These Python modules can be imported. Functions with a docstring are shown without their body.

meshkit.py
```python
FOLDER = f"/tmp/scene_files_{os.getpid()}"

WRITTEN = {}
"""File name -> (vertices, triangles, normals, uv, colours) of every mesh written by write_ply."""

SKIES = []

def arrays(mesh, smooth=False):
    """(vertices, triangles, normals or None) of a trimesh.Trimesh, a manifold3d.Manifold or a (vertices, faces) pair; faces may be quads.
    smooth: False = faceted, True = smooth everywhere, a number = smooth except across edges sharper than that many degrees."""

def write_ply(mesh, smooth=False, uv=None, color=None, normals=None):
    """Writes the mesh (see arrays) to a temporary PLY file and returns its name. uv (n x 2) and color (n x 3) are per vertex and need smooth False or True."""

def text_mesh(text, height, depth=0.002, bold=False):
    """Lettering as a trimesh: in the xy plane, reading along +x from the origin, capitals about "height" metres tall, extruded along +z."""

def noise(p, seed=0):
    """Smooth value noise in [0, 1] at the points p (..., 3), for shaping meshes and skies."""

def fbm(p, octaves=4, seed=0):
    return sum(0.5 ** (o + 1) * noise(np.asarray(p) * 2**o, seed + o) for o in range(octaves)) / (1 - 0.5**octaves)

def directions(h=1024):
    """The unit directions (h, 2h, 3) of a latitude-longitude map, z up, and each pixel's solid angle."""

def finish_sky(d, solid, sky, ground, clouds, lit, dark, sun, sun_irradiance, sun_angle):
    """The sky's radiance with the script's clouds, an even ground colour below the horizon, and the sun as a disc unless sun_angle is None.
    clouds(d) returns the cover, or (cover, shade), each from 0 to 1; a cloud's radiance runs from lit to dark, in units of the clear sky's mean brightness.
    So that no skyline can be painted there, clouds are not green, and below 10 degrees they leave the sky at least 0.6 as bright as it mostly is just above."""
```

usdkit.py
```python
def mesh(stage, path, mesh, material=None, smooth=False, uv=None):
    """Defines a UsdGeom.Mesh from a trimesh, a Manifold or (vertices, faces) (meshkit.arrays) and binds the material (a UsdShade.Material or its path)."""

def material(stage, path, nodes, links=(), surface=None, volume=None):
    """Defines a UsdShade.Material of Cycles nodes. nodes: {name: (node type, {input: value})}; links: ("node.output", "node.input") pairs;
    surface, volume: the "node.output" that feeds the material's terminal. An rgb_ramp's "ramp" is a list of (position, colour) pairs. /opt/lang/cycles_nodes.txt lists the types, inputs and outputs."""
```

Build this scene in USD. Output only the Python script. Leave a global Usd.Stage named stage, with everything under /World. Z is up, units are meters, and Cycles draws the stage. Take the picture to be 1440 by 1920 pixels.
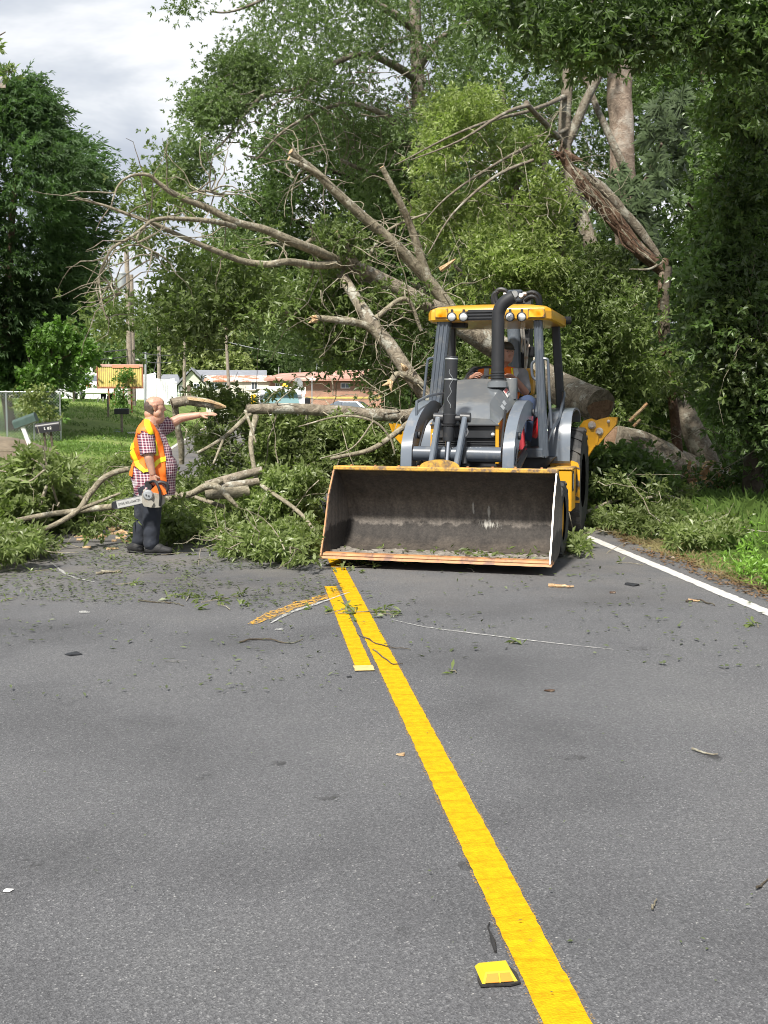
import math, random
import numpy as np, trimesh, manifold3d, usdkit, meshkit
from shapely.geometry import Polygon, Point
from shapely import affinity
from pxr import Usd, UsdGeom, UsdLux, UsdShade, Gf, Sdf, Vt

stage = Usd.Stage.CreateInMemory()
UsdGeom.SetStageUpAxis(stage, 'Z')
UsdGeom.SetStageMetersPerUnit(stage, 1.0)
UsdGeom.Xform.Define(stage, '/World')
UsdGeom.Scope.Define(stage, '/World/Looks')
PI = math.pi

# ------------------------------------------------------------------ camera
EYE = np.array([0.0, 0.0, 1.68])
FPX = 2112.0                                   # focal length in pixels of the 1440 px wide photograph
PITCH = math.atan(217 / FPX)
YAW = math.atan(247 / FPX * math.cos(PITCH))
c_r = np.array([math.cos(YAW), -math.sin(YAW), 0])
c_f = np.array([math.sin(YAW) * math.cos(PITCH), math.cos(YAW) * math.cos(PITCH), -math.sin(PITCH)])
c_u = np.cross(c_r, c_f)
cam = UsdGeom.Camera.Define(stage, '/World/camera')
m4 = Gf.Matrix4d(*c_r, 0, *c_u, 0, *(-c_f), 0, *EYE, 1)
cam.AddTransformOp().Set(m4)
cam.CreateHorizontalApertureAttr(24.0)
cam.CreateVerticalApertureAttr(32.0)
cam.CreateFocalLengthAttr(24.0 * FPX / 1440)
cam.CreateClippingRangeAttr(Gf.Vec2f(0.05, 3000))
cam.CreateExposureAttr(1.12)

# ------------------------------------------------------------------ sky and sun
SUN_DIR = np.array([-0.40, -0.70, 1.0]); SUN_DIR /= np.linalg.norm(SUN_DIR)
sun_el = math.asin(SUN_DIR[2]); sun_rot = math.atan2(SUN_DIR[0], SUN_DIR[1])
dome = UsdLux.DomeLight.Define(stage, '/World/sky')
sky_m = usdkit.material(stage, '/World/Looks/sky', {
    'tc': ('texture_coordinate', {}),
    'map': ('mapping', {'scale': (1.0, 1.0, 2.6), 'location': (3.1, 0.4, 1.7)}),
    'n': ('noise_texture', {'scale': 3.0, 'detail': 8, 'roughness': 0.55, 'distortion': 0.4}),
    'n2': ('noise_texture', {'scale': 0.9, 'detail': 3, 'roughness': 0.5}),
    'cov': ('rgb_ramp', {'ramp': [(0.0, (1, 1, 1)), (0.60, (1, 1, 1)), (0.80, (0.6, 0.6, 0.6)), (1.0, (0.6, 0.6, 0.6))]}),
    'col': ('rgb_ramp', {'ramp': [(0.36, (3.7, 4.05, 4.7)), (0.46, (4.2, 4.55, 5.15)), (0.53, (5.1, 5.4, 5.85)), (0.60, (6.6, 6.75, 7.0))]}),
    'sky': ('sky_texture', {'sky_type': 'single_scattering', 'sun_disc': False, 'sun_elevation': sun_el, 'sun_rotation': sun_rot}),
    'mix': ('mix', {'mix_type': 'mix'}),
    'bg': ('background_shader', {'strength': 0.07}),
}, [('tc.generated', 'map.vector'), ('map.vector', 'n.vector'), ('map.vector', 'n2.vector'), ('n2.fac', 'cov.fac'), ('n.fac', 'col.fac'),
    ('sky.color', 'mix.color1'), ('col.color', 'mix.color2'), ('cov.color', 'mix.fac'), ('mix.color', 'bg.color')], surface='bg.background')
UsdShade.MaterialBindingAPI.Apply(dome.GetPrim()).Bind(sky_m)
sun = UsdLux.DistantLight.Define(stage, '/World/sun')
sun.CreateIntensityAttr(0.95)
sun.CreateAngleAttr(5.0)
sun.CreateNormalizeAttr(True)
sun.CreateColorAttr(Gf.Vec3f(1.0, 0.95, 0.87))
zz = SUN_DIR; xx = np.cross([0, 1, 0], zz); xx /= np.linalg.norm(xx); yy = np.cross(zz, xx)
sun.AddTransformOp().Set(Gf.Matrix4d(*xx, 0, *yy, 0, *zz, 0, 0, 0, 60, 1))

# ------------------------------------------------------------------ helpers
def ray(x, y):
    return c_f + c_r * (x - 720) / FPX + c_u * (960 - y) / FPX
def P(x, y, d):
    """The point d metres along the road that the photograph shows at pixel x, y."""
    r = ray(x, y); return EYE + r * (d / r[1])
def Gd(x, y, z=0.0):
    """The point of the ground that the photograph shows at pixel x, y."""
    r = ray(x, y); return EYE + r * ((z - EYE[2]) / r[2])
def sst(t):
    t = np.clip(t, 0, 1); return t * t * (3 - 2 * t)

used = {}
def numbered(parent, name):
    k = (parent, name); n = used.get(k, 0); used[k] = n + 1
    return name if n == 0 else f'{name}_{n:03d}'
def setd(p, **kw):
    for k, v in kw.items():
        if v: p.SetCustomDataByKey({'cat': 'category'}.get(k, k), v)
origin = {'/World': np.zeros(3)}
def thing(name, label, cat, loc=(0, 0, 0), group=None, rotz=0.0, kind=None):
    path = '/World/' + numbered('/World', name)
    x = UsdGeom.Xform.Define(stage, path); x.AddTranslateOp().Set(Gf.Vec3d(*map(float, loc)))
    if rotz: x.AddRotateZOp().Set(math.degrees(rotz))
    setd(x.GetPrim(), label=label, cat=cat, group=group, kind=kind)
    origin[path] = (np.array(loc, float), rotz)
    return path
def arr(m):
    if isinstance(m, MB): return m.get()
    if hasattr(m, 'to_mesh'):
        q = m.to_mesh(); return np.array(q.vert_properties[:, :3]), np.array(q.tri_verts)
    if isinstance(m, trimesh.Trimesh): return np.array(m.vertices), np.array(m.faces)
    return np.asarray(m[0], float), np.asarray(m[1], int)
def obj(name, mesh, mat, parent='/World', smooth=False, world=False, **kw):
    """One Mesh prim. world: the vertices are in world space and are brought into the space of their thing."""
    path = parent + '/' + numbered(parent, name)
    v, f = arr(mesh)
    if world and parent != '/World':
        o, rz = origin['/'.join(parent.split('/')[:3])]
        v = v - o
        if rz:
            c, s = math.cos(-rz), math.sin(-rz); v = np.stack([v[:, 0] * c - v[:, 1] * s, v[:, 0] * s + v[:, 1] * c, v[:, 2]], 1)
    if isinstance(smooth, bool): pass
    m = usdkit.mesh(stage, path, trimesh.Trimesh(v, f, process=False) if len(f) and f.shape[1] == 3 else (v, f), MAT[mat] if isinstance(mat, str) else mat, smooth)
    setd(m.GetPrim(), **kw)
    return path
def copy_of(src, loc, rz=0.0, scale=1.0, label=None, group=None):
    name = src.split('/')[-1]
    base = name[:-4] if name[-4:-3] == '_' and name[-3:].isdigit() else name
    path = '/World/' + numbered('/World', base)
    x = UsdGeom.Xform.Define(stage, path)
    x.GetPrim().GetReferences().AddInternalReference(Sdf.Path(src))
    x.ClearXformOpOrder()
    x.GetPrim().GetAttribute('xformOp:translate').Set(Gf.Vec3d(*map(float, loc)))
    ops = [UsdGeom.XformOp(x.GetPrim().GetAttribute('xformOp:translate'))]
    r = x.GetPrim().GetAttribute('xformOp:rotateZ')
    if not r: r = x.GetPrim().CreateAttribute('xformOp:rotateZ', Sdf.ValueTypeNames.Float)
    r.Set(float(math.degrees(rz))); ops.append(UsdGeom.XformOp(r))
    s = x.GetPrim().CreateAttribute('xformOp:scale', Sdf.ValueTypeNames.Float3); s.Set(Gf.Vec3f(scale)); ops.append(UsdGeom.XformOp(s))
    x.SetXformOpOrder(ops)
    setd(x.GetPrim(), label=label, group=group)
    x.GetPrim().SetInstanceable(True)
    return path

def frame(d):
    d = np.asarray(d, float); d = d / np.linalg.norm(d)
    a = np.array([0, 0, 1.0]) if abs(d[2]) < 0.9 else np.array([1.0, 0, 0])
    s = np.cross(a, d); s /= np.linalg.norm(s)
    return s, np.cross(d, s), d
class MB:
    """Collects pieces of one mesh."""
    def __init__(s): s.v, s.f, s.n = [], [], 0
    def raw(s, v, f):
        v = np.asarray(v, float); f = np.asarray(f, int)
        if f.shape[1] == 4: f = np.vstack([f[:, [0, 1, 2]], f[:, [0, 2, 3]]])
        s.v.append(v); s.f.append(f + s.n); s.n += len(v); return s
    def add(s, m): return s.raw(*arr(m))
    def get(s): return np.vstack(s.v), np.vstack(s.f)
    def box(s, lo, hi, rot=None, at=None, ch=0.0):
        lo = np.minimum(lo, hi).astype(float) if False else np.array(lo, float); hi = np.array(hi, float)
        if ch > 0:
            ch = min(ch, 0.45 * np.abs(hi - lo).min())
            pts = []
            for sx in (0, 1):
                for sy in (0, 1):
                    for sz in (0, 1):
                        c = np.where([sx, sy, sz], hi, lo); d = np.where([sx, sy, sz], -1, 1) * ch
                        for k in range(3):
                            q = c + d; q[k] = c[k]; pts.append(q)
            m = trimesh.convex.convex_hull(np.array(pts)); v, f = np.array(m.vertices), np.array(m.faces)
        else:
            v = np.array([[x, y, z] for x in (lo[0], hi[0]) for y in (lo[1], hi[1]) for z in (lo[2], hi[2])])
            f = np.array([[0, 1, 3, 2], [4, 6, 7, 5], [0, 4, 5, 1], [2, 3, 7, 6], [0, 2, 6, 4], [1, 5, 7, 3]])
        if rot is not None: v = (v - (at if at is not None else 0)) @ np.asarray(rot).T + (at if at is not None else 0)
        return s.raw(v, f)
    def bar(s, p, q, w, h=None, up=(0, 0, 1), ch=0.0):
        """A rectangular bar from p to q, w wide and h deep."""
        p, q = np.asarray(p, float), np.asarray(q, float); h = h or w
        d = q - p; L = np.linalg.norm(d); d = d / L
        sd = np.cross(d, up); 
        if np.linalg.norm(sd) < 1e-6: sd = np.cross(d, [1, 0, 0])
        sd /= np.linalg.norm(sd); u2 = np.cross(sd, d)
        t = MB().box((-w / 2, 0, -h / 2), (w / 2, L, h / 2), ch=ch); v, f = t.get()
        return s.raw(p + v[:, :1] * sd + v[:, 1:2] * d + v[:, 2:] * u2, f)
    def tube(s, path, r, n=8, cap=True, wob=0.0, rng=None):
        path = np.asarray(path, float); r = np.broadcast_to(np.asarray(r, float), (len(path),))
        t = np.gradient(path, axis=0); t /= np.maximum(np.linalg.norm(t, axis=1, keepdims=True), 1e-9)
        a, b, _ = frame(t[0]); V = []
        ang = np.arange(n) / n * 2 * PI
        for i in range(len(path)):
            a = a - t[i] * (a @ t[i]); a /= np.linalg.norm(a); b = np.cross(t[i], a)
            rr = r[i] * (1 + (wob * (rng.random(n) - 0.5) * 2 if wob else 0))
            V.append(path[i] + np.outer(np.cos(ang) * rr, a) + np.outer(np.sin(ang) * rr, b))
        V = np.vstack(V); F = []
        for i in range(len(path) - 1):
            for k in range(n):
                k2 = (k + 1) % n; F.append([i * n + k, i * n + k2, (i + 1) * n + k2, (i + 1) * n + k])
        F = np.array(F); F = np.vstack([F[:, [0, 1, 2]], F[:, [0, 2, 3]]])
        if cap:
            c0 = len(V); V = np.vstack([V, path[:1], path[-1:]]); L = (len(path) - 1) * n
            F = np.vstack([F, [[c0, (k + 1) % n, k] for k in range(n)], [[c0 + 1, L + k, L + (k + 1) % n] for k in range(n)]])
        return s.raw(V, F)
    def cyl(s, p, q, r, r2=None, n=16): return s.tube([p, q], [r, r if r2 is None else r2], n)
    def lathe(s, prof, p, axis, n=24):
        """prof: (radius, height) pairs turned about axis through p."""
        a, b, d = frame(axis); ang = np.arange(n) / n * 2 * PI; V = []
        for (r, h) in prof: V.append(np.asarray(p) + d * h + np.outer(np.cos(ang) * r, a) + np.outer(np.sin(ang) * r, b))
        F = []
        for i in range(len(prof) - 1):
            for k in range(n): F.append([i * n + k, i * n + (k + 1) % n, (i + 1) * n + (k + 1) % n, (i + 1) * n + k])
        return s.raw(np.vstack(V), F)
    def prism(s, poly, lo, hi, o=(0, 0, 0), ex=(1, 0, 0), ey=(0, 0, 1), ez=(0, 1, 0)):
        """The outline poly in the plane ex, ey, thickened from lo to hi along ez."""
        pg = poly if isinstance(poly, Polygon) else Polygon(poly)
        m = trimesh.creation.extrude_polygon(pg, hi - lo, engine='earcut'); v = np.array(m.vertices)
        V = np.asarray(o, float) + v[:, :1] * np.array(ex) + v[:, 1:2] * np.array(ey) + (v[:, 2:] + lo) * np.array(ez)
        return s.raw(V, m.faces)
    def hull(s, pts):
        m = trimesh.convex.convex_hull(np.asarray(pts, float)); return s.raw(m.vertices, m.faces)
def catmull(pts, n):
    """A smooth path through the points (any number of columns), n pieces between two points."""
    p = np.asarray(pts, float)
    if len(p) < 3: 
        t = np.linspace(0, 1, n + 1)[:, None]; return p[0] * (1 - t) + p[-1] * t
    q = np.vstack([2 * p[0] - p[1], p, 2 * p[-1] - p[-2]]); out = []
    for i in range(len(p) - 1):
        for k in range(n):
            t = k / n; a, b, c, d = q[i:i + 4]
            out.append(0.5 * (2 * b + (c - a) * t + (2 * a - 5 * b + 4 * c - d) * t * t + (3 * b - a - 3 * c + d) * t ** 3))
    return np.vstack(out + [p[-1]])
def rbox(lo, hi, r, n=12):
    """A box with rounded edges."""
    lo, hi = np.array(lo, float), np.array(hi, float); r = min(r, 0.49 * (hi - lo).min())
    s = manifold3d.Manifold.sphere(r, n)
    return manifold3d.Manifold.batch_hull([s.translate([x, y, z]) for x in (lo[0] + r, hi[0] - r) for y in (lo[1] + r, hi[1] - r) for z in (lo[2] + r, hi[2] - r)])
# ------------------------------------------------------------------ materials
MAT = {}
def simple(name, color, rough=0.5, metal=0.0, noise=0.0, nscale=8.0, bump=0.0, bscale=60.0, coat=0.0, spec=0.5, dirt=None, dscale=3.0, dlo=0.5, dhi=0.7, **extra):
    """A paint, metal, rubber or wood: a base colour with a little mottling, dirt patches, roughness variation and fine relief."""
    c = np.array(color, float); n = {'p': ('principled_bsdf', {'roughness': rough, 'metallic': metal, 'coat_weight': coat, 'specular_ior_level': spec, **extra})}; L = []
    n['tc'] = ('texture_coordinate', {})
    n['n'] = ('noise_texture', {'scale': nscale, 'detail': 5, 'roughness': 0.6}); L.append(('tc.object', 'n.vector'))
    n['r'] = ('rgb_ramp', {'ramp': [(0.3, c * (1 - noise)), (0.7, np.minimum(c * (1 + noise), 1))]}); L.append(('n.fac', 'r.fac'))
    src = 'r.color'
    if dirt is not None:
        n['dn'] = ('noise_texture', {'scale': dscale, 'detail': 8, 'roughness': 0.7}); L.append(('tc.object', 'dn.vector'))
        n['dr'] = ('rgb_ramp', {'ramp': [(dlo, (0, 0, 0)), (dhi, (1, 1, 1))]}); L.append(('dn.fac', 'dr.fac'))
        n['dm'] = ('mix', {'mix_type': 'mix', 'color2': dirt}); L += [('dr.color', 'dm.fac'), (src, 'dm.color1')]; src = 'dm.color'
    L.append((src, 'p.base_color'))
    if bump:
        n['bn'] = ('noise_texture', {'scale': bscale, 'detail': 4}); L.append(('tc.object', 'bn.vector'))
        n['b'] = ('bump', {'strength': bump, 'distance': 0.01}); L += [('bn.fac', 'b.height'), ('b.normal', 'p.normal')]
    MAT[name] = usdkit.material(stage, '/World/Looks/' + name, n, L, surface='p.BSDF')
def leafmat(name, dark, light, trans=0.45, rough=0.42, big=0.4, patch=0.9, odd=None, oddp=0.97):
    """Leaves: each leaf its own tone, clumps lighter and darker, a little light shining through."""
    d, l = np.array(dark, float), np.array(light, float)
    n = {'g': ('geometry', {}), 'ramp': ('rgb_ramp', {'ramp': [(0.0, d), (0.55, (d + l) / 2), (0.9, l), (1.0, l * 1.35)] if odd is None else [(0.0, d), (0.5, (d + l) / 2), (oddp - 0.05, l), (oddp, odd), (1.0, odd)]}),
         'n': ('noise_texture', {'scale': patch, 'detail': 3}), 'hs': ('hsv', {}), 'mr': ('map_range', {'from_min': 0.3, 'from_max': 0.7, 'to_min': 1 - big, 'to_max': 1 + big}),
         'p': ('principled_bsdf', {'roughness': rough, 'specular_ior_level': 0.5}), 't': ('translucent_bsdf', {}), 'm': ('mix_closure', {'fac': trans}), 'tm': ('mix', {'mix_type': 'multiply', 'fac': 1.0, 'color2': (1.1, 1.35, 0.55)})}
    L = [('g.random_per_island', 'ramp.fac'), ('g.position', 'n.vector'), ('n.fac', 'mr.value'), ('mr.result', 'hs.value'), ('ramp.color', 'hs.color'),
         ('hs.color', 'p.base_color'), ('hs.color', 'tm.color1'), ('tm.color', 't.color'), ('p.BSDF', 'm.closure1'), ('t.BSDF', 'm.closure2')]
    MAT[name] = usdkit.material(stage, '/World/Looks/' + name, n, L, surface='m.closure')
leafmat('oak_leaf', (0.153, 0.200, 0.070), (0.429, 0.498, 0.200))
leafmat('oak_leaf_far', (0.146, 0.200, 0.086), (0.389, 0.463, 0.204), trans=0.45, big=0.3, patch=0.4)
leafmat('bright_leaf', (0.216, 0.264, 0.086), (0.515, 0.568, 0.247), trans=0.45)
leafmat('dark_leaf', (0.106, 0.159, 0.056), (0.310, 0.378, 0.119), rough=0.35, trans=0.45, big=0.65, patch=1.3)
leafmat('fallen_leaf', (0.186, 0.230, 0.085), (0.596, 0.638, 0.278), rough=0.4, trans=0.45, odd=(0.753, 0.800, 0.447), oddp=0.95)
leafmat('cedar_leaf', (0.086, 0.144, 0.061), (0.244, 0.333, 0.099), rough=0.6, trans=0.45, big=0.45, patch=0.5)
leafmat('maple_leaf', (0.107, 0.197, 0.040), (0.268, 0.410, 0.090), trans=0.35)
leafmat('pale_leaf', (0.208, 0.260, 0.098), (0.442, 0.520, 0.247), trans=0.2, rough=0.35)
leafmat('pine_needle', (0.10, 0.145, 0.065), (0.26, 0.33, 0.16), trans=0.25, rough=0.5)
leafmat('yellow_leaf', (0.223, 0.263, 0.092), (0.499, 0.526, 0.198), trans=0.35)
leafmat('grass_blade', (0.131, 0.210, 0.049), (0.371, 0.480, 0.129), trans=0.3, patch=0.9, odd=(0.472, 0.399, 0.199), oddp=0.93)
leafmat('dry_grass', (0.250, 0.213, 0.106), (0.450, 0.375, 0.213), trans=0.2, patch=0.9)
leafmat('bright_weed', (0.218, 0.399, 0.054), (0.436, 0.653, 0.109), trans=0.35)
leafmat('litter_leaf', (0.076, 0.097, 0.039), (0.220, 0.207, 0.103), trans=0.1, odd=(0.468, 0.372, 0.220), oddp=0.86)
leafmat('dead_leaf', (0.156, 0.090, 0.042), (0.360, 0.228, 0.120), trans=0.1)

def barkmat(name, dark, light, lichen=None, scale=1.0, lich=(0.52, 0.62)):
    n = {'tc': ('texture_coordinate', {}), 'w': ('noise_texture', {'scale': 9 * scale, 'detail': 8, 'roughness': 0.7, 'distortion': 1.2}),
         'v': ('voronoi_texture', {'scale': 26 * scale, 'feature': 'distance_to_edge'}), 'r': ('rgb_ramp', {'ramp': [(0.3, dark), (0.62, light)]}),
         'ln': ('noise_texture', {'scale': 4 * scale, 'detail': 7, 'roughness': 0.75}), 'lr': ('rgb_ramp', {'ramp': [(lich[0], (0, 0, 0)), (lich[1], (1, 1, 1))]}),
         'm': ('mix', {'mix_type': 'mix', 'color2': lichen or light}), 'b': ('bump', {'strength': 1.0, 'distance': 0.045}), 'p': ('principled_bsdf', {'roughness': 0.9, 'specular_ior_level': 0.2})}
    L = [('tc.object', 'w.vector'), ('tc.object', 'v.vector'), ('tc.object', 'ln.vector'), ('w.fac', 'r.fac'), ('ln.fac', 'lr.fac'), ('lr.color', 'm.fac'), ('r.color', 'm.color1'), ('m.color', 'p.base_color'), ('w.fac', 'b.height'), ('b.normal', 'p.normal')]
    MAT[name] = usdkit.material(stage, '/World/Looks/' + name, n, L, surface='p.BSDF')
barkmat('bark', (0.085, 0.068, 0.050), (0.23, 0.20, 0.155), (0.31, 0.30, 0.25))
barkmat('bark_log', (0.085, 0.070, 0.052), (0.33, 0.285, 0.22), (0.43, 0.42, 0.36), 1.0, (0.54, 0.60))
barkmat('bark_branch', (0.11, 0.095, 0.066), (0.36, 0.32, 0.235), (0.44, 0.42, 0.34), 1.3, (0.55, 0.61))
barkmat('bark_dark', (0.045, 0.036, 0.026), (0.12, 0.10, 0.075), (0.16, 0.16, 0.12))
barkmat('bark_pine', (0.14, 0.10, 0.075), (0.34, 0.27, 0.21), (0.36, 0.32, 0.27), 0.6)
barkmat('bark_cedar', (0.07, 0.045, 0.03), (0.17, 0.115, 0.08), (0.2, 0.15, 0.11))
barkmat('rotten_wood', (0.040, 0.024, 0.017), (0.150, 0.092, 0.060), (0.26, 0.21, 0.16), 1.4)
barkmat('fresh_wood', (0.42, 0.25, 0.12), (0.72, 0.55, 0.34), (0.62, 0.36, 0.19), 2.0)
barkmat('cut_wood', (0.17, 0.105, 0.065), (0.31, 0.20, 0.13), (0.24, 0.15, 0.10), 1.2)
barkmat('pole_wood', (0.16, 0.13, 0.10), (0.32, 0.275, 0.225), None, 0.6)
simple('dirt', (0.15, 0.12, 0.085), 0.95, noise=0.4, nscale=3, bump=0.6, bscale=30)

# asphalt: stones of many greys, broad paler and darker patches, stains, dust by the edges
MAT['asphalt'] = usdkit.material(stage, '/World/Looks/asphalt', {
    'g': ('geometry', {}),
    'v': ('voronoi_texture', {'scale': 185, 'feature': 'f1', 'randomness': 1.0}), 'vb': ('rgb_to_bw', {}),
    'vr': ('rgb_ramp', {'ramp': [(0.0, (0.056, 0.057, 0.060)), (0.45, (0.086, 0.087, 0.091)), (0.80, (0.122, 0.123, 0.127)), (0.95, (0.21, 0.21, 0.21)), (1.0, (0.38, 0.37, 0.35))]}),
    'fn': ('noise_texture', {'scale': 60, 'detail': 6, 'roughness': 0.8}), 'fr': ('rgb_ramp', {'ramp': [(0.3, (0.55, 0.55, 0.55)), (0.7, (1.45, 1.45, 1.45))]}),
    'm1': ('mix', {'mix_type': 'multiply', 'fac': 0.8}),
    'ln': ('noise_texture', {'scale': 0.55, 'detail': 4, 'roughness': 0.55}), 'lr': ('rgb_ramp', {'ramp': [(0.30, (0.66, 0.66, 0.67)), (0.50, (0.99, 0.99, 1.0)), (0.70, (1.17, 1.165, 1.15))]}),
    'm2': ('mix', {'mix_type': 'multiply', 'fac': 1.0}),
    'sn': ('noise_texture', {'scale': 5.5, 'detail': 5, 'roughness': 0.7}), 'sr': ('rgb_ramp', {'ramp': [(0.24, (0.45, 0.43, 0.42)), (0.33, (1, 1, 1))]}),
    'm3': ('mix', {'mix_type': 'multiply', 'fac': 1.0}),
    'xyz': ('separate_xyz', {}), 'dl': ('map_range', {'from_min': -2.15, 'from_max': -2.75, 'to_min': 0, 'to_max': 1, 'clamp': True}), 'dn': ('noise_texture', {'scale': 1.6, 'detail': 6, 'roughness': 0.7}),
    'dn2': ('map_range', {'from_min': 0.35, 'from_max': 0.75, 'to_min': 0.0, 'to_max': 1.0, 'clamp': True}),
    'dy': ('map_range', {'from_min': 8.3, 'from_max': 12.5, 'to_min': 0.0, 'to_max': 0.75, 'clamp': True}), 'dmul': ('math', {'math_type': 'multiply'}), 'dadd': ('math', {'math_type': 'maximum', 'use_clamp': True}),
    'm4': ('mix', {'mix_type': 'mix', 'color2': (0.185, 0.165, 0.14)}),
    'p': ('principled_bsdf', {'roughness': 0.82, 'specular_ior_level': 0.35}), 'b': ('bump', {'strength': 0.55, 'distance': 0.006}), 'bm': ('math', {'math_type': 'add'}),
}, [('g.position', 'v.vector'), ('g.position', 'fn.vector'), ('g.position', 'ln.vector'), ('g.position', 'sn.vector'), ('g.position', 'dn.vector'), ('g.position', 'xyz.vector'),
    ('v.color', 'vb.color'), ('vb.val', 'vr.fac'), ('fn.fac', 'fr.fac'), ('vr.color', 'm1.color1'), ('fr.color', 'm1.color2'), ('ln.fac', 'lr.fac'), ('m1.color', 'm2.color1'), ('lr.color', 'm2.color2'),
    ('sn.fac', 'sr.fac'), ('m2.color', 'm3.color1'), ('sr.color', 'm3.color2'), ('xyz.x', 'dl.value'), ('xyz.y', 'dy.value'), ('dn.fac', 'dn2.value'), ('dy.result', 'dmul.value1'), ('dn2.result', 'dmul.value2'),
    ('dmul.value', 'dadd.value1'), ('dl.result', 'dadd.value2'), ('dadd.value', 'm4.fac'), ('m3.color', 'm4.color1'), ('m4.color', 'p.base_color'),
    ('v.distance', 'bm.value1'), ('fn.fac', 'bm.value2'), ('bm.value', 'b.height'), ('b.normal', 'p.normal')], surface='p.BSDF')
def linemat(name, color, worn):
    MAT[name] = usdkit.material(stage, '/World/Looks/' + name, {
        'g': ('geometry', {}), 'n': ('noise_texture', {'scale': 26, 'detail': 7, 'roughness': 0.75}), 'r': ('rgb_ramp', {'ramp': [(0.27, np.array(worn)), (0.37, np.array(color) * 0.75), (0.55, color), (0.75, np.array(color) * 1.15)]}),
        'map': ('mapping', {'scale': (0.8, 5.2, 1)}), 'w': ('wave_texture', {'bands_direction': 'y', 'scale': 0.42, 'distortion': 9.0, 'detail': 3, 'detail_scale': 1.2}),
        'wr': ('rgb_ramp', {'ramp': [(0.0, (0.84, 0.80, 0.74)), (0.04, (1, 1, 1)), (0.95, (1, 1, 1)), (0.99, (1.1, 1.1, 1.14))]}), 'm': ('mix', {'mix_type': 'multiply', 'fac': 0.85}),
        'v': ('voronoi_texture', {'scale': 120}), 'b': ('bump', {'strength': 0.5, 'distance': 0.005}), 'a': ('math', {'math_type': 'add'}), 'p': ('principled_bsdf', {'roughness': 0.7, 'specular_ior_level': 0.12})},
        [('g.position', 'n.vector'), ('n.fac', 'r.fac'), ('g.position', 'map.vector'), ('map.vector', 'w.vector'), ('w.fac', 'wr.fac'), ('r.color', 'm.color1'), ('wr.color', 'm.color2'), ('m.color', 'p.base_color'),
         ('g.position', 'v.vector'), ('v.distance', 'a.value1'), ('w.fac', 'a.value2'), ('a.value', 'b.height'), ('b.normal', 'p.normal')], surface='p.BSDF')
linemat('yellow_line', (0.56, 0.31, 0.004), (0.23, 0.16, 0.05))
linemat('white_line', (0.52, 0.51, 0.48), (0.19, 0.185, 0.175))
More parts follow.
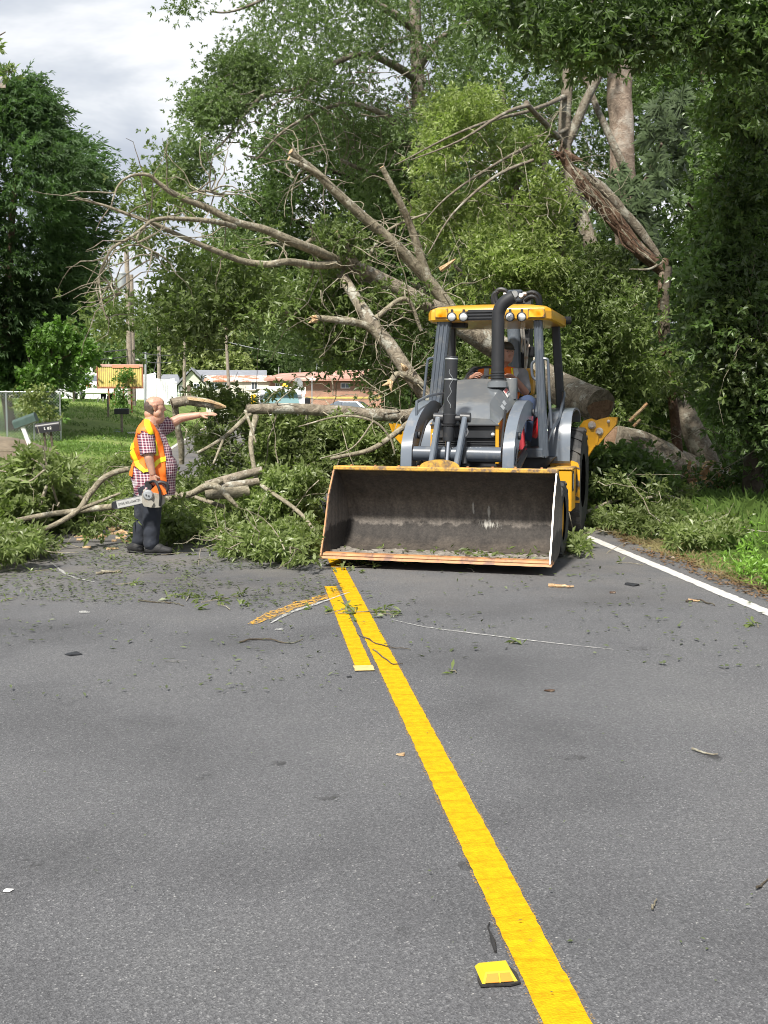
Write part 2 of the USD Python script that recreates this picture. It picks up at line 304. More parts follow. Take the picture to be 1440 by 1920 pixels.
MAT['ground'] = usdkit.material(stage, '/World/Looks/ground', {
    'g': ('geometry', {}), 'n': ('noise_texture', {'scale': 0.35, 'detail': 6, 'roughness': 0.65}), 'n2': ('noise_texture', {'scale': 9, 'detail': 6, 'roughness': 0.8}),
    'r': ('rgb_ramp', {'ramp': [(0.28, (0.10, 0.13, 0.04)), (0.48, (0.14, 0.20, 0.05)), (0.60, (0.18, 0.23, 0.07)), (0.75, (0.28, 0.25, 0.13))]}),
    'r2': ('rgb_ramp', {'ramp': [(0.3, (0.6, 0.6, 0.55)), (0.7, (1.35, 1.35, 1.25))]}), 'm': ('mix', {'mix_type': 'multiply', 'fac': 1.0}),
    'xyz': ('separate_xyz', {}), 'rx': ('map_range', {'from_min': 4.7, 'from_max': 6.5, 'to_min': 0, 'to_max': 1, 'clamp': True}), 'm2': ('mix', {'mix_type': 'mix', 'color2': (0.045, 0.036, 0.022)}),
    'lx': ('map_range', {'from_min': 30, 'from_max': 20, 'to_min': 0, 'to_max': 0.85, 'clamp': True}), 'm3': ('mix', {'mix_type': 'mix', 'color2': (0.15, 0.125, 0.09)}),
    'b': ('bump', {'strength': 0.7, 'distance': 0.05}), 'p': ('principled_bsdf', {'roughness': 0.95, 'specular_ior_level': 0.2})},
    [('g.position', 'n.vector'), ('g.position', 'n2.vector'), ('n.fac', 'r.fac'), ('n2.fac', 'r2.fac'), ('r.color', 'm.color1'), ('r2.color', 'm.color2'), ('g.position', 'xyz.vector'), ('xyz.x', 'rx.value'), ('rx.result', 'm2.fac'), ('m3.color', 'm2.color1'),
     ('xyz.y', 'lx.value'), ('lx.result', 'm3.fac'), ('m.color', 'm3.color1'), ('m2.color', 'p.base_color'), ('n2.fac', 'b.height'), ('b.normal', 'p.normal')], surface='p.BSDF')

# ------------------------------------------------------------------ ground, road and its markings
def zground(x, y):
    x, y = np.asarray(x, float), np.asarray(y, float)
    left = 1.35 * sst((y - 38) / 20) * sst((-x - 3.2) / 4.5) + 0.10 * sst((-x - 3.2) / 2)
    right = 0.12 * sst((x - 5.2) / 1.5) + 0.6 * sst((x - 8) / 8)
    bumps = 0.07 * (meshkit.noise(np.stack([x * 0.7, y * 0.7, x * 0], -1), 3) - 0.5) * np.where((x < -3.2) | (x > 5.0), 1, 0)
    base = np.where((x > -2.5) & (x < 4.35), -0.05, -0.006)
    return base + left + right + bumps
def stops(*seg):
    out = [np.linspace(a, b, n, endpoint=False) for a, b, n in seg]; return np.concatenate(out + [[seg[-1][1]]])
gx = stops((-600, -60, 8), (-60, -14, 16), (-14, -2.4, 30), (-2.4, 4.3, 4), (4.3, 14, 26), (14, 60, 12), (60, 600, 8))
gy = stops((-60, 0, 10), (0, 30, 60), (30, 75, 50), (75, 160, 20), (160, 900, 10))
X, Y = np.meshgrid(gx, gy, indexing='ij'); V = np.stack([X, Y, zground(X, Y)], -1).reshape(-1, 3)
ni, nj = X.shape; q = np.arange(ni * nj).reshape(ni, nj)
F = np.stack([q[:-1, :-1], q[1:, :-1], q[1:, 1:], q[:-1, 1:]], -1).reshape(-1, 4)
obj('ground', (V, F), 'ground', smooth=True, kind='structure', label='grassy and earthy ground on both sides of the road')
def strip(x0, x1, y0, y1, z, step, jag, seed, sl=(0.0, 0.0), fr=24.0):
    n = max(2, int((y1 - y0) / step)); y = np.linspace(y0, y1, n + 1); rg = np.random.default_rng(seed)
    a = x0 + sl[0] * (y - y0) + jag * (meshkit.fbm(np.stack([y * fr, y * 0, y * 0], -1), 4, seed) - 0.5) * 2
    b = x1 + sl[1] * (y - y0) + jag * (meshkit.fbm(np.stack([y * fr, y * 0 + 5, y * 0], -1), 4, seed + 1) - 0.5) * 2
    m = (a + b) / 2
    V = np.vstack([np.stack([c, y, np.full_like(y, z)], 1) for c in (a, m, b)]); k = n + 1; i = np.arange(n)
    return V, np.vstack([np.stack([o + i, o + k + i, o + k + i + 1, o + i + 1], 1) for o in (0, k)])
MBroad = strip(-2.72, 4.42, -12, 260, 0.0, 0.12, 0.10, 5, fr=4.0)
obj('road', MBroad, 'asphalt', kind='structure', label='worn grey asphalt road strewn with leaves and dust')
# painted lines, a few millimetres above the asphalt
obj('solid_center_line', strip(0.757, 0.889, -8, 120, 0.004, 0.012, 0.0045, 11), 'yellow_line', kind='structure', label='solid yellow centre line running the length of the road')
for i, (a, b) in enumerate([(6.86, 9.86), (-5.3, -2.3), (19, 22), (31.2, 34.2)]):
    obj('dashed_center_line', strip(0.617, 0.722, a, b, 0.004, 0.012, 0.0045, 21 + i), 'yellow_line', kind='structure', label='yellow dash beside the solid centre line')
simple('line_tape', (0.52, 0.40, 0.16), 0.6, noise=0.2, nscale=30)
obj('line_tape', strip(0.605, 0.728, 6.74, 6.875, 0.008, 0.02, 0.004, 31), 'line_tape', kind='structure', label='tan strip of tape at the near end of the yellow dash')
obj('edge_line', strip(3.915, 4.035, -8, 120, 0.004, 0.05, 0.012, 41), 'white_line', kind='structure', label='white edge line on the right side of the road')
obj('edge_line', strip(-2.70, -2.58, 14, 120, 0.004, 0.08, 0.02, 43), 'white_line', kind='structure', label='white edge line on the left side of the road')
def speckmat(name, col, lo, hi, scale):
    MAT[name] = usdkit.material(stage, '/World/Looks/' + name, {'g': ('geometry', {}), 'n': ('noise_texture', {'scale': scale, 'detail': 5, 'roughness': 0.8}), 'r': ('rgb_ramp', {'ramp': [(lo, (0, 0, 0)), (hi, (1, 1, 1))]}), 'p': ('principled_bsdf', {'roughness': 0.8, 'base_color': col}), 't': ('transparent_bsdf', {}), 'm': ('mix_closure', {})},
        [('g.position', 'n.vector'), ('n.fac', 'r.fac'), ('r.color', 'm.fac'), ('t.BSDF', 'm.closure1'), ('p.BSDF', 'm.closure2')], surface='m.closure')
speckmat('overspray', (0.46, 0.26, 0.05), 0.53, 0.66, 110); speckmat('smudge', (0.24, 0.235, 0.22), 0.42, 0.75, 18); speckmat('oil', (0.040, 0.039, 0.039), 0.46, 0.75, 5)
obj('paint_overspray', strip(0.746, 0.900, -8, 40, 0.0025, 0.012, 0.006, 12), 'overspray', kind='structure', label='grains of yellow paint beside the solid centre line')
obj('paint_overspray', strip(0.608, 0.731, 6.87, 9.87, 0.0025, 0.012, 0.006, 13), 'overspray', kind='structure', label='grains of yellow paint round the yellow dash')
def scratch(path_px, w, z, seed, wob=0.5):
    pts = np.array([Gd(x, y) for x, y in path_px]); p = catmull(pts, 14); rg = np.random.default_rng(seed)
    t = np.gradient(p, axis=0); t /= np.linalg.norm(t, axis=1, keepdims=True); s = np.stack([-t[:, 1], t[:, 0], t[:, 2] * 0], 1)
    e = np.sin(np.linspace(0.12, PI - 0.12, len(p)))[:, None] ** 0.6
    ww = e * w * (1 + wob * (meshkit.fbm(np.stack([np.arange(len(p)) * 0.6, p[:, 0] * 0 + seed, p[:, 0] * 0], 1), 3, seed) - 0.5) * 2)[:, None] / 2
    a, b = p + s * ww, p - s * ww; a[:, 2] = b[:, 2] = z; k = len(p); i = np.arange(k - 1)
    return np.vstack([a, b]), np.stack([i, i + 1, k + i + 1, k + i], 1)
MAT['chalk'] = usdkit.material(stage, '/World/Looks/chalk', {'g': ('geometry', {}), 'n': ('noise_texture', {'scale': 45, 'detail': 5, 'roughness': 0.8}), 'r': ('rgb_ramp', {'ramp': [(0.40, (0, 0, 0)), (0.58, (1, 1, 1))]}),
    'p': ('principled_bsdf', {'roughness': 0.9, 'base_color': (0.42, 0.42, 0.40)}), 't': ('transparent_bsdf', {}), 'm': ('mix_closure', {})}, [('g.position', 'n.vector'), ('n.fac', 'r.fac'), ('r.color', 'm.fac'), ('t.BSDF', 'm.closure1'), ('p.BSDF', 'm.closure2')], surface='m.closure')
MAT['scrape_yellow'] = usdkit.material(stage, '/World/Looks/scrape_yellow', {'g': ('geometry', {}), 'n': ('noise_texture', {'scale': 30, 'detail': 5, 'roughness': 0.8}), 'r': ('rgb_ramp', {'ramp': [(0.47, (0, 0, 0)), (0.57, (1, 1, 1))]}),
    'p': ('principled_bsdf', {'roughness': 0.8, 'base_color': (0.55, 0.30, 0.03)}), 't': ('transparent_bsdf', {}), 'm': ('mix_closure', {})}, [('g.position', 'n.vector'), ('n.fac', 'r.fac'), ('r.color', 'm.fac'), ('t.BSDF', 'm.closure1'), ('p.BSDF', 'm.closure2')], surface='m.closure')
obj('scrape_mark', scratch([(508, 1170), (545, 1150), (590, 1135), (655, 1112)], 0.045, 0.009, 1), 'chalk', kind='structure', label='white gouge across the yellow lines')
obj('scrape_mark', scratch([(470, 1172), (520, 1150), (575, 1130), (650, 1108)], 0.16, 0.007, 2), 'scrape_yellow', kind='structure', label='smear of yellow paint dragged across the asphalt')
obj('scrape_mark', scratch([(735, 1163), (800, 1177), (900, 1190), (1020, 1205), (1150, 1219)], 0.022, 0.006, 3), 'chalk', kind='structure', label='long thin white scratch on the right lane')
obj('scrape_mark', scratch([(95, 1055), (130, 1080), (180, 1093)], 0.03, 0.006, 4), 'chalk', kind='structure', label='faint curved white scratch on the left lane')
obj('scrape_mark', scratch([(150, 1150), (165, 1147)], 0.10, 0.006, 5), 'chalk', kind='structure', label='small white paint blot on the left lane')
obj('scrape_mark', scratch([(515, 1182), (532, 1180)], 0.05, 0.006, 6), 'chalk', kind='structure', label='white speck beside the scraped yellow paint')
for i, (x, y, w) in enumerate([(610, 1492, .10), (57, 1618, .10), (380, 1455, .07), (1215, 1215, .14), (890, 1620, .12), (1320, 1420, .12), (300, 1590, .09), (520, 1430, .06), (760, 1745, .07), (1070, 1420, .10)]):
    obj('oil_stain', scratch([(x - w * 260, y), (x, y + 2), (x + w * 260, y - 1)], w, 0.0034, 60 + i), 'oil', kind='structure', label='dark oily spot on the asphalt')
obj('scrape_mark', scratch([(310, 1241), (350, 1240)], 0.06, 0.006, 7), 'smudge', kind='structure', label='pale smudge on the left lane')

# ------------------------------------------------------------------ leaves
def leaf_mesh(pos, d, L, W, rng, up=0.15, droop=0.12, fold=0.15):
    """One folded four-cornered leaf at every pos, pointing along d."""
    n_ = len(pos); d = d / np.maximum(np.linalg.norm(d, axis=1, keepdims=True), 1e-9)
    n = rng.normal(size=(n_, 3)); n[:, 2] += up * 2.2; n -= d * (n * d).sum(1, keepdims=True); n /= np.maximum(np.linalg.norm(n, axis=1, keepdims=True), 1e-9)
    s = np.cross(d, n); L = np.broadcast_to(L, n_)[:, None]; W = np.broadcast_to(W, n_)[:, None]
    tip = pos + d * L; tip[:, 2] -= droop * L[:, 0]
    mid = pos + d * L * (0.45 + 0.15 * rng.random((n_, 1)))
    V = np.stack([pos, mid + s * W / 2 + n * W * fold, tip, mid - s * W / 2 + n * W * fold], 1).reshape(-1, 3)
    i = np.arange(n_)[:, None] * 4
    return V, np.vstack([i + [0, 2, 1], i + [0, 3, 2]])
def rosettes(cen, axis, k, L, W, rng, spread=1.0, stem=0.3, **kw):
    """k leaves round the end of every twig."""
    m = len(cen); c = np.repeat(cen, k, 0); a = np.repeat(axis, k, 0)
    r = rng.normal(size=(m * k, 3)); r /= np.linalg.norm(r, axis=1, keepdims=True)
    d = a * 0.75 + r * spread; back = rng.random((m * k, 1)) * stem * L * 2.5
    return leaf_mesh(c - a * back, d, L * (0.65 + 0.7 * rng.random(m * k)), W * (0.7 + 0.6 * rng.random(m * k)), rng, **kw)
def unit(a): return a / np.maximum(np.linalg.norm(a, axis=-1, keepdims=True), 1e-9)
def vray(px):
    return c_f + c_r * (px[:, :1] - 720) / FPX + c_u * (960 - px[:, 1:2]) / FPX
def sample_region(poly, n, y0, y1, rng, gate=0.0, gs=1.0, onground=True):
    """n points of the volume that an outline seen from the road encloses between two depths; gate leaves gaps."""
    from shapely import contains_xy
    pg = Polygon(poly).buffer(0); bx = pg.bounds; out = []; got = 0
    while got < n:
        c = rng.random((n * 3, 2)) * [bx[2] - bx[0], bx[3] - bx[1]] + [bx[0], bx[1]]
        c = c[contains_xy(pg, c[:, 0], c[:, 1])]
        r = vray(c); dd = y0 + (y1 - y0) * rng.random(len(c))
        if onground:
            yg = np.where(r[:, 2] < -1e-4, -(EYE[2] - 0.03) / np.minimum(r[:, 2], -1e-4) * r[:, 1], 1e9)
            hi = np.minimum(y1, yg); lo = hi - np.minimum(y1 - y0, 1.6 + np.maximum(hi - y0, 0) * 0)
            lo = np.where(yg > y1, y0, lo)
            dd = lo + (hi - lo) * rng.random(len(c))
        p = EYE + r * (dd / r[:, 1])[:, None]
        if gate > 0: p = p[meshkit.fbm(p * gs, 3, 7) > gate]
        out.append(p); got += len(p)
    return np.vstack(out)[:n]
def clumps(cen, per, rad, rng, flat=0.7):
    c = np.repeat(cen, per, 0); s = rng.normal(size=c.shape) * rad * 0.5; s[:, 2] *= flat
    return c + s, unit(s + rng.normal(size=c.shape) * rad * 0.25 + [0, 0, rad * 0.25])
def foliage(parent, regions, mat, L, W, rng, k=7, per=30, rad=0.5, name='foliage', gate=0.42, gs=1.0, up=0.12, ground=True, mix=None, kind='stuff'):
    """regions: (outline, near depth, far depth, number of clumps)."""
    vs = MB()
    for poly, y0, y1, n in regions:
        cen = sample_region(poly, n, y0, y1, rng, gate, gs, ground)
        tw, ax = clumps(cen, per, rad, rng)
        if ground: tw[:, 2] = np.maximum(tw[:, 2], 0.03 + 0.08 * rng.random(len(tw)))
        vs.raw(*rosettes(tw, ax, k, L, W, rng, up=up))
    return obj(name, vs, mat, parent, world=True, kind=kind)
def limb_path(px, n=6):
    """px: (x, y, depth, half width in pixels) along a limb -> smooth points and radii in metres."""
    a = np.array([[*P(x, y, d), r * d / FPX] for x, y, d, r in px]); c = catmull(a, n); return c[:, :3], np.maximum(c[:, 3], 0.003)
def barked(p, r, sides, wob, jit, rng):
    """A crooked tube with slow bulges and flutes along it."""
    s0 = rng.random() * 50; L = np.concatenate([[0], np.cumsum(np.linalg.norm(np.diff(p, axis=0), axis=1))]); q = np.stack([L * 2.2 + s0, L * 0, L * 0], 1)
    j = np.stack([meshkit.fbm(q + [0, k * 7.3, 0], 3, 3) - 0.5 for k in range(3)], 1) * r[:, None] * jit * 3.0; j[0] = 0
    m = MB().tube(p + j, r, sides); v, f = m.get(); n = len(p) * sides
    a = np.tile(np.arange(sides) / sides * 2 * PI, len(p)); l = np.repeat(L, sides); c = np.repeat(p + j, sides, 0)
    k = 1 + wob * 3.2 * (meshkit.fbm(np.stack([np.cos(a) * 1.4 + s0, np.sin(a) * 1.4, l * 1.1], 1), 3, 9) - 0.5)
    v[:n] = c + (v[:n] - c) * k[:, None]; return v, f
def limb(parent, px, mat, rng, name='limb', n=6, sides=9, wob=0.08, jit=0.25, **kw):
    p, r = limb_path(px, n); return obj(name, barked(p, r, sides, wob, jit, rng), mat, parent, smooth=50, world=True, **kw)
def twigs(parent, starts, dirs, L, r, rng, mat='bark_branch', name='twigs', sag=0.2):
    """Thin crooked twigs joined into one part."""
    m = MB()
    for s, d in zip(starts, dirs):
        n = 5; p = [np.array(s)]; d = np.array(d, float); l = L * (0.5 + rng.random())
        for i in range(n):
            d = unit(d + rng.normal(size=3) * 0.35 + [0, 0, -sag * 0.3]); p.append(p[-1] + d * l / n)
        m.tube(p, np.linspace(r, r * 0.3, n + 1), 4, cap=False)
    return obj(name, m, mat, parent, world=True, kind='stuff')

# ------------------------------------------------------------------ grass
rng = np.random.default_rng(2)
def blades(x, y, h, w, rng, lean=0.5):
    p = np.stack([x, y, zground(x, y) - 0.01], 1); d = rng.normal(size=p.shape) * lean; d[:, 2] = 1
    return leaf_mesh(p, d, h * (0.5 + rng.random(len(x))), w, rng, up=0, droop=0.25, fold=0.1)
m = MB(); n = 52000
y = 34 + 36 * rng.random(n) ** 1.3; x = -2.9 - rng.random(n) * (0.42 * y)
keep = meshkit.fbm(np.stack([x * 0.4, y * 0.4, x * 0], 1), 3, 2) > 0.36
m.raw(*blades(x[keep], y[keep], 0.13, 0.035, rng)); obj('lawn', m, 'grass_blade', kind='stuff', label='mown green lawn rising on the left of the road')
m = MB(); n = 26000
y = 14 + 22 * rng.random(n); x = -2.75 - rng.random(n) * (0.38 * y)
keep = meshkit.fbm(np.stack([x * 0.5, y * 0.5, x * 0], 1), 3, 4) > 0.44
m.raw(*blades(x[keep], y[keep], 0.16, 0.022, rng, 0.7)); obj('rough_grass', m, 'grass_blade', kind='stuff', label='rough grass beside the left edge of the road')
m = MB(); n = 26000
y = 6.5 + 9 * rng.random(n); x = 4.42 + rng.random(n) ** 1.4 * 2.6 + 0.12 * meshkit.noise(np.stack([y * 2, y * 0, y * 0], 1), 5)
keep = meshkit.fbm(np.stack([x * 1.3, y * 1.3, x * 0], 1), 3, 9) > 0.36
x, y = x[keep], y[keep]
hh = 0.07 + 0.26 * sst((x - 4.6) / 1.2)
m.raw(*blades(x, y, hh, 0.011, rng, 0.75)); obj('verge_grass', m, 'grass_blade', kind='stuff', label='long green grass on the right verge')
m = MB(); n = 9000
y = 7 + 8 * rng.random(n); x = 4.34 + rng.random(n) ** 1.6 * 0.75
m.raw(*blades(x, y, 0.09, 0.009, rng, 1.5)); obj('dry_grass', m, 'dry_grass', kind='stuff', label='straw coloured dry grass along the right edge of the asphalt')
m = MB(); n = 5000                                 # tall blades by the thicket
y = 9.5 + 5 * rng.random(n); x = 5.2 + rng.random(n) * 2.0
k = meshkit.fbm(np.stack([x * 1.5, y * 1.5, x * 0], 1), 3, 19) > 0.5; x, y = x[k], y[k]
m.raw(*blades(x, y, 0.16 + 0.34 * rng.random(len(x)), 0.011, rng, 0.7)); obj('tall_grass', m, 'grass_blade', kind='stuff', label='tall arching grass below the dark thicket')
for i, (px, py) in enumerate([(1405, 1045), (1438, 1078), (1392, 1082), (1425, 1030), (1440, 1110)]):
    g = Gd(px, py); g[2] = zground(g[0], g[1])
    w = thing('roadside_weed', ['bright yellow green weed on the verge nearest the thicket', 'bright yellow green weed at the right frame edge', 'low bright weed among the verge grass', 'tallest bright green weed before the tall grass', 'bright weed beside the asphalt at the right frame edge'][i], 'weed', g, group='bright weeds on the right verge')
    c = g + rng.normal(size=(34, 3)) * [0.10, 0.10, 0.07] + [0, 0, 0.14]; c[:, 2] = np.maximum(c[:, 2], g[2] + 0.03)
    obj('foliage', rosettes(c, unit(rng.normal(size=c.shape) + [0, 0, 1.2]), 6, 0.055, 0.02, rng), 'bright_weed', w, world=True, kind='stuff')
    twigs(w, [g] * 8, unit(rng.normal(size=(8, 3)) * 0.5 + [0, 0, 1.2]), 0.3, 0.004, rng, mat='bright_weed', name='stem', sag=0)
# ------------------------------------------------------------------ trees
rng = np.random.default_rng(10)
def base_at(x, y, d, dz=0.0):
    p = P(x, y, d); return np.array([p[0], p[1], float(zground(p[0], p[1])) + dz])
def tree(name, label, px, d, group=None, cat='tree'):
    b = base_at(px, 740, d); return thing(name, label, cat, b, group)
def trunk_to(parent, px, d, pts, mat, rng, **kw):
    """A trunk from the ground under pixel column px through further (x, y, depth, half width) points."""
    b = base_at(px, 740, d, -0.15); a = [[*b, pts[0][3] * 1.35 * d / FPX]] + [[*P(x, y, q), r * q / FPX] for x, y, q, r in pts]
    c = catmull(np.array(a), 8)
    return obj('trunk', barked(c[:, :3], np.maximum(c[:, 3], 0.01), 12, 0.07, 0.12, rng), mat, parent, smooth=50, world=True, **kw)

# the cedar on the left
t = tree('cedar_tree', 'tall dark feathery cedar tree on the left, behind the leaning mailboxes', 22, 44)
trunk_to(t, 24, 44, [(20, 800, 44, 10), (12, 700, 44, 9), (20, 450, 44, 6), (40, 230, 44, 2)], 'bark_cedar', rng)
b = base_at(20, 740, 44); N = 9500
h = 1.3 + 11.3 * rng.random(N) ** 1.1; az = rng.random(N) * 2 * PI
prof = np.interp(h, [1.2, 2.2, 3.6, 5.5, 7.2, 9.2, 10.9, 12.0, 13.0], [0.8, 1.3, 2.2, 2.8, 3.4, 3.3, 2.2, 1.3, 0.25])
prof = prof * (0.50 + 0.80 * meshkit.noise(np.stack([np.cos(az) * 2.2, h * 1.1, np.sin(az) * 2.2], 1), 4) + 0.25 * meshkit.noise(np.stack([np.cos(az) * 6, h * 2.8, np.sin(az) * 6], 1), 5))
rad = prof * np.sqrt(0.25 + 0.75 * rng.random(N))
st = b + np.stack([np.cos(az) * rad, np.sin(az) * rad, h + 0.10 * rad], 1)
out = np.stack([np.cos(az), np.sin(az), 0.35 + 0.3 * rng.random(N)], 1) + rng.normal(size=(N, 3)) * 0.35
k = 26; tt = rng.random((N, k)); Ls = 0.45 + 0.95 * rng.random((N, 1)) ** 2; o = unit(out)
pp = st[:, None] + o[:, None] * (tt * Ls)[..., None]; pp[..., 2] -= 0.28 * (tt ** 2) * Ls
dd = o[:, None] + rng.normal(size=pp.shape) * 0.42; dd[..., 2] -= 0.5 * tt
obj('crown', leaf_mesh(pp.reshape(-1, 3), dd.reshape(-1, 3), 0.20 * (0.6 + 0.8 * rng.random(N * k)), 0.055, rng, up=0.5, droop=0.15), 'cedar_leaf', t, world=True, kind='stuff')
for i in range(14):
    a = rng.random() * 2 * PI; hh = 1.8 + i * 0.7; L = float(np.interp(hh, [1, 5, 12], [1.2, 2.4, 0.8])); s = b + [0, 0, hh]
    obj('limb', MB().tube(catmull([s, s + [math.cos(a) * L * 0.5, math.sin(a) * L * 0.5, L * 0.22], s + [math.cos(a) * L, math.sin(a) * L, L * 0.2]], 4), np.linspace(0.05, 0.012, 9), 6), 'bark_cedar', t, smooth=50, world=True)

t = tree('maple_tree', 'young bright green maple growing against the chain link fence', 85, 42)
trunk_to(t, 86, 42, [(84, 780, 42, 5), (86, 700, 42, 4), (105, 630, 42, 2)], 'bark_dark', rng)
limb(t, [(85, 700, 42, 3), (120, 670, 41.5, 2), (165, 655, 41, 1)], 'bark_dark', rng); limb(t, [(84, 730, 42, 3), (60, 690, 42, 2), (50, 660, 42, 1)], 'bark_dark', rng)
foliage(t, [([(48, 680), (70, 625), (105, 605), (140, 612), (150, 640), (128, 660), (104, 680), (96, 730), (96, 790), (84, 790), (76, 740), (50, 720)], 40.5, 43, 84), ([(120, 640), (160, 640), (184, 655), (172, 676), (140, 680)], 40.5, 42, 20)], 'maple_leaf', 0.16, 0.12, rng, k=6, per=16, rad=0.42, gate=0.40, gs=1.6, ground=False, name='crown')
t = tree('young_tree', 'slim young tree with pale leaves in front of the white car', 138, 56)
trunk_to(t, 138, 56, [(138, 730, 56, 1.6), (140, 700, 56, 1.2)], 'bark_branch', rng)
foliage(t, [([(120, 700), (140, 680), (160, 690), (165, 715), (140, 735), (122, 730)], 55.5, 56.5, 22)], 'maple_leaf', 0.14, 0.09, rng, k=6, per=14, rad=0.5, gate=0.3, ground=False, name='crown')

# pale trees and the row beyond the houses
t = tree('pale_tree', 'thin pale tree with forked trunk beyond the cedar', 150, 95)
trunk_to(t, 150, 95, [(150, 640, 95, 5), (156, 560, 95, 3), (160, 500, 95, 1.5)], 'bark_pine', rng)
limb(t, [(150, 640, 95, 4), (138, 590, 95, 3), (130, 540, 95, 1)], 'bark_pine', rng); limb(t, [(152, 600, 95, 3), (180, 560, 95, 2), (205, 545, 95, 1)], 'bark_pine', rng)
foliage(t, [([(115, 560), (135, 500), (170, 470), (215, 520), (240, 560), (225, 640), (180, 640), (140, 620)], 93, 98, 60)], 'yellow_leaf', 0.22, 0.13, rng, k=6, per=20, rad=1.2, gate=0.50, gs=0.5, ground=False, name='crown')
FAR = [(195, 130, 'dark_leaf', [(150, 700), (165, 660), (200, 640), (235, 655), (245, 745), (150, 745)], 70, 'rounded dark tree far behind the sign board'),
       (290, 138, 'oak_leaf_far', [(235, 745), (240, 640), (265, 612), (300, 590), (335, 610), (345, 745)], 120, 'green tree far behind the two wooden poles'),
       (385, 132, 'yellow_leaf', [(330, 700), (335, 620), (365, 590), (410, 585), (440, 610), (450, 700)], 100, 'yellowish loose tree far behind the grey roofed house'),
       (470, 142, 'oak_leaf_far', [(425, 700), (430, 610), (455, 570), (490, 560), (520, 590), (525, 705)], 120, 'mid green tree far behind the rusty trailer'),
       (555, 138, 'dark_leaf', [(480, 705), (495, 620), (520, 545), (560, 500), (610, 530), (640, 620), (640, 705)], 230, 'big dark tree far behind the brick building'),
       (680, 136, 'dark_leaf', [(615, 705), (625, 600), (660, 520), (720, 500), (770, 560), (780, 720)], 230, 'dark tree far behind the right end of the brick building'),
       (800, 150, 'oak_leaf_far', [(740, 740), (750, 560), (800, 480), (880, 520), (900, 740)], 170, 'green tree far behind the backhoe'),
       (60, 140, 'oak_leaf_far', [(-60, 745), (-40, 560), (30, 520), (90, 580), (120, 745)], 150, 'green tree far behind the cedar'),
       (980, 120, 'dark_leaf', [(880, 740), (900, 500), (980, 430), (1060, 500), (1080, 740)], 170, 'dark tree far behind the canopy of the backhoe')]
for px, d, mt, poly, n, lab in FAR:
    t = tree('background_tree', lab, px, d, 'trees far beyond the houses')
    top = min(p[1] for p in poly)
    trunk_to(t, px, d, [(px, 690, d, 4), (px + 4, top + 60, d, 2.5), (px + 6, top + 15, d, 1)], 'bark_dark', rng)
    foliage(t, [(poly, d - 4, d + 4, n)], mt, 0.50, 0.26, rng, k=6, per=24, rad=2.0, gate=0.40, gs=0.25, ground=False, name='crown')
m = MB(); cen = np.stack([rng.uniform(-170, 200, 1500), rng.uniform(190, 215, 1500), np.zeros(1500)], 1); cen[:, 2] = 1 + rng.random(1500) ** 1.2 * (7 + 5 * meshkit.noise(np.stack([cen[:, 0] * 0.06, cen[:, 0] * 0, cen[:, 0] * 0], 1), 2))
tw, ax = clumps(cen, 14, 3.5, rng); m.raw(*rosettes(tw, ax, 5, 1.0, 0.6, rng)); obj('distant_wood', m, 'oak_leaf_far', kind='stuff', label='low wood closing the view far along the road')

# tall oaks behind the fallen tree
t = tree('tall_oak', 'very tall oak with grey trunk and long limbs reaching left over the road', 790, 30)
trunk_to(t, 805, 30, [(792, 600, 30, 17), (790, 300, 30, 14), (782, 110, 30, 12), (770, -150, 30, 9)], 'bark', rng)
for q in ([(788, 330, 30, 9), (760, 260, 29.5, 8), (720, 215, 29, 6), (640, 195, 28.5, 4), (540, 240, 28, 2.5), (480, 300, 27.6, 1.5)],
          [(784, 150, 30, 9), (700, 105, 29, 6), (640, 112, 28.6, 5), (560, 165, 28.2, 4), (500, 175, 28, 3.5), (455, 220, 27.6, 2.6), (420, 265, 27.4, 2), (355, 325, 27, 1.2)],
          [(782, 130, 30, 8), (830, 70, 29, 6), (900, 32, 28.4, 4)], [(786, 260, 30, 7), (850, 200, 29, 5), (890, 100, 28.6, 3)],
          [(782, 60, 30, 8), (690, 0, 29, 6), (560, -20, 28, 4), (440, 20, 27.5, 2), (395, 22, 27.3, 1.6)], [(500, 175, 28, 3), (470, 195, 27.8, 2), (415, 180, 27.6, 1.2)],
          [(788, 380, 30, 8), (700, 330, 29.5, 5), (640, 300, 29, 3)]):
    limb(t, q, 'bark', rng, sides=7)
obj_f = foliage(t, [([(470, -60), (470, 20), (480, 70), (455, 95), (410, 100), (402, 190), (440, 205), (520, 190), (560, 215), (720, 260), (900, 260), (910, -60)], 27, 33, 250),
            ([(402, 110), (460, 95), (500, 120), (490, 190), (430, 215), (380, 235), (352, 205), (372, 175), (400, 170)], 27, 29, 70),
            ([(350, 300), (375, 270), (365, 330), (345, 350), (312, 345), (318, 290)], 26.6, 27.8, 18), ([(330, 255), (360, 262), (345, 285)], 26.8, 27.4, 5),
            ([(330, 3), (360, 0), (350, 20)], 27, 27.5, 2),
            ([(560, 215), (900, 260), (900, 420), (800, 520), (680, 400)], 29, 33, 130)],
        'oak_leaf_far', 0.085, 0.034, rng, k=9, per=42, rad=0.62, gate=0.48, gs=0.55, ground=False, name='crown')
s = sample_region([(350, 330), (400, 120), (600, 150), (900, 0), (900, 400), (500, 330)], 160, 27, 31, rng, 0, 1, False)
twigs(t, s, unit(rng.normal(size=s.shape)), 1.3, 0.016, rng, 'bark')
t = tree('dark_oak', 'broad dense dark oak behind the bare fallen limbs', 770, 37)
trunk_to(t, 770, 37, [(765, 640, 37, 14), (730, 480, 37, 11), (670, 300, 37, 7)], 'bark_dark', rng)
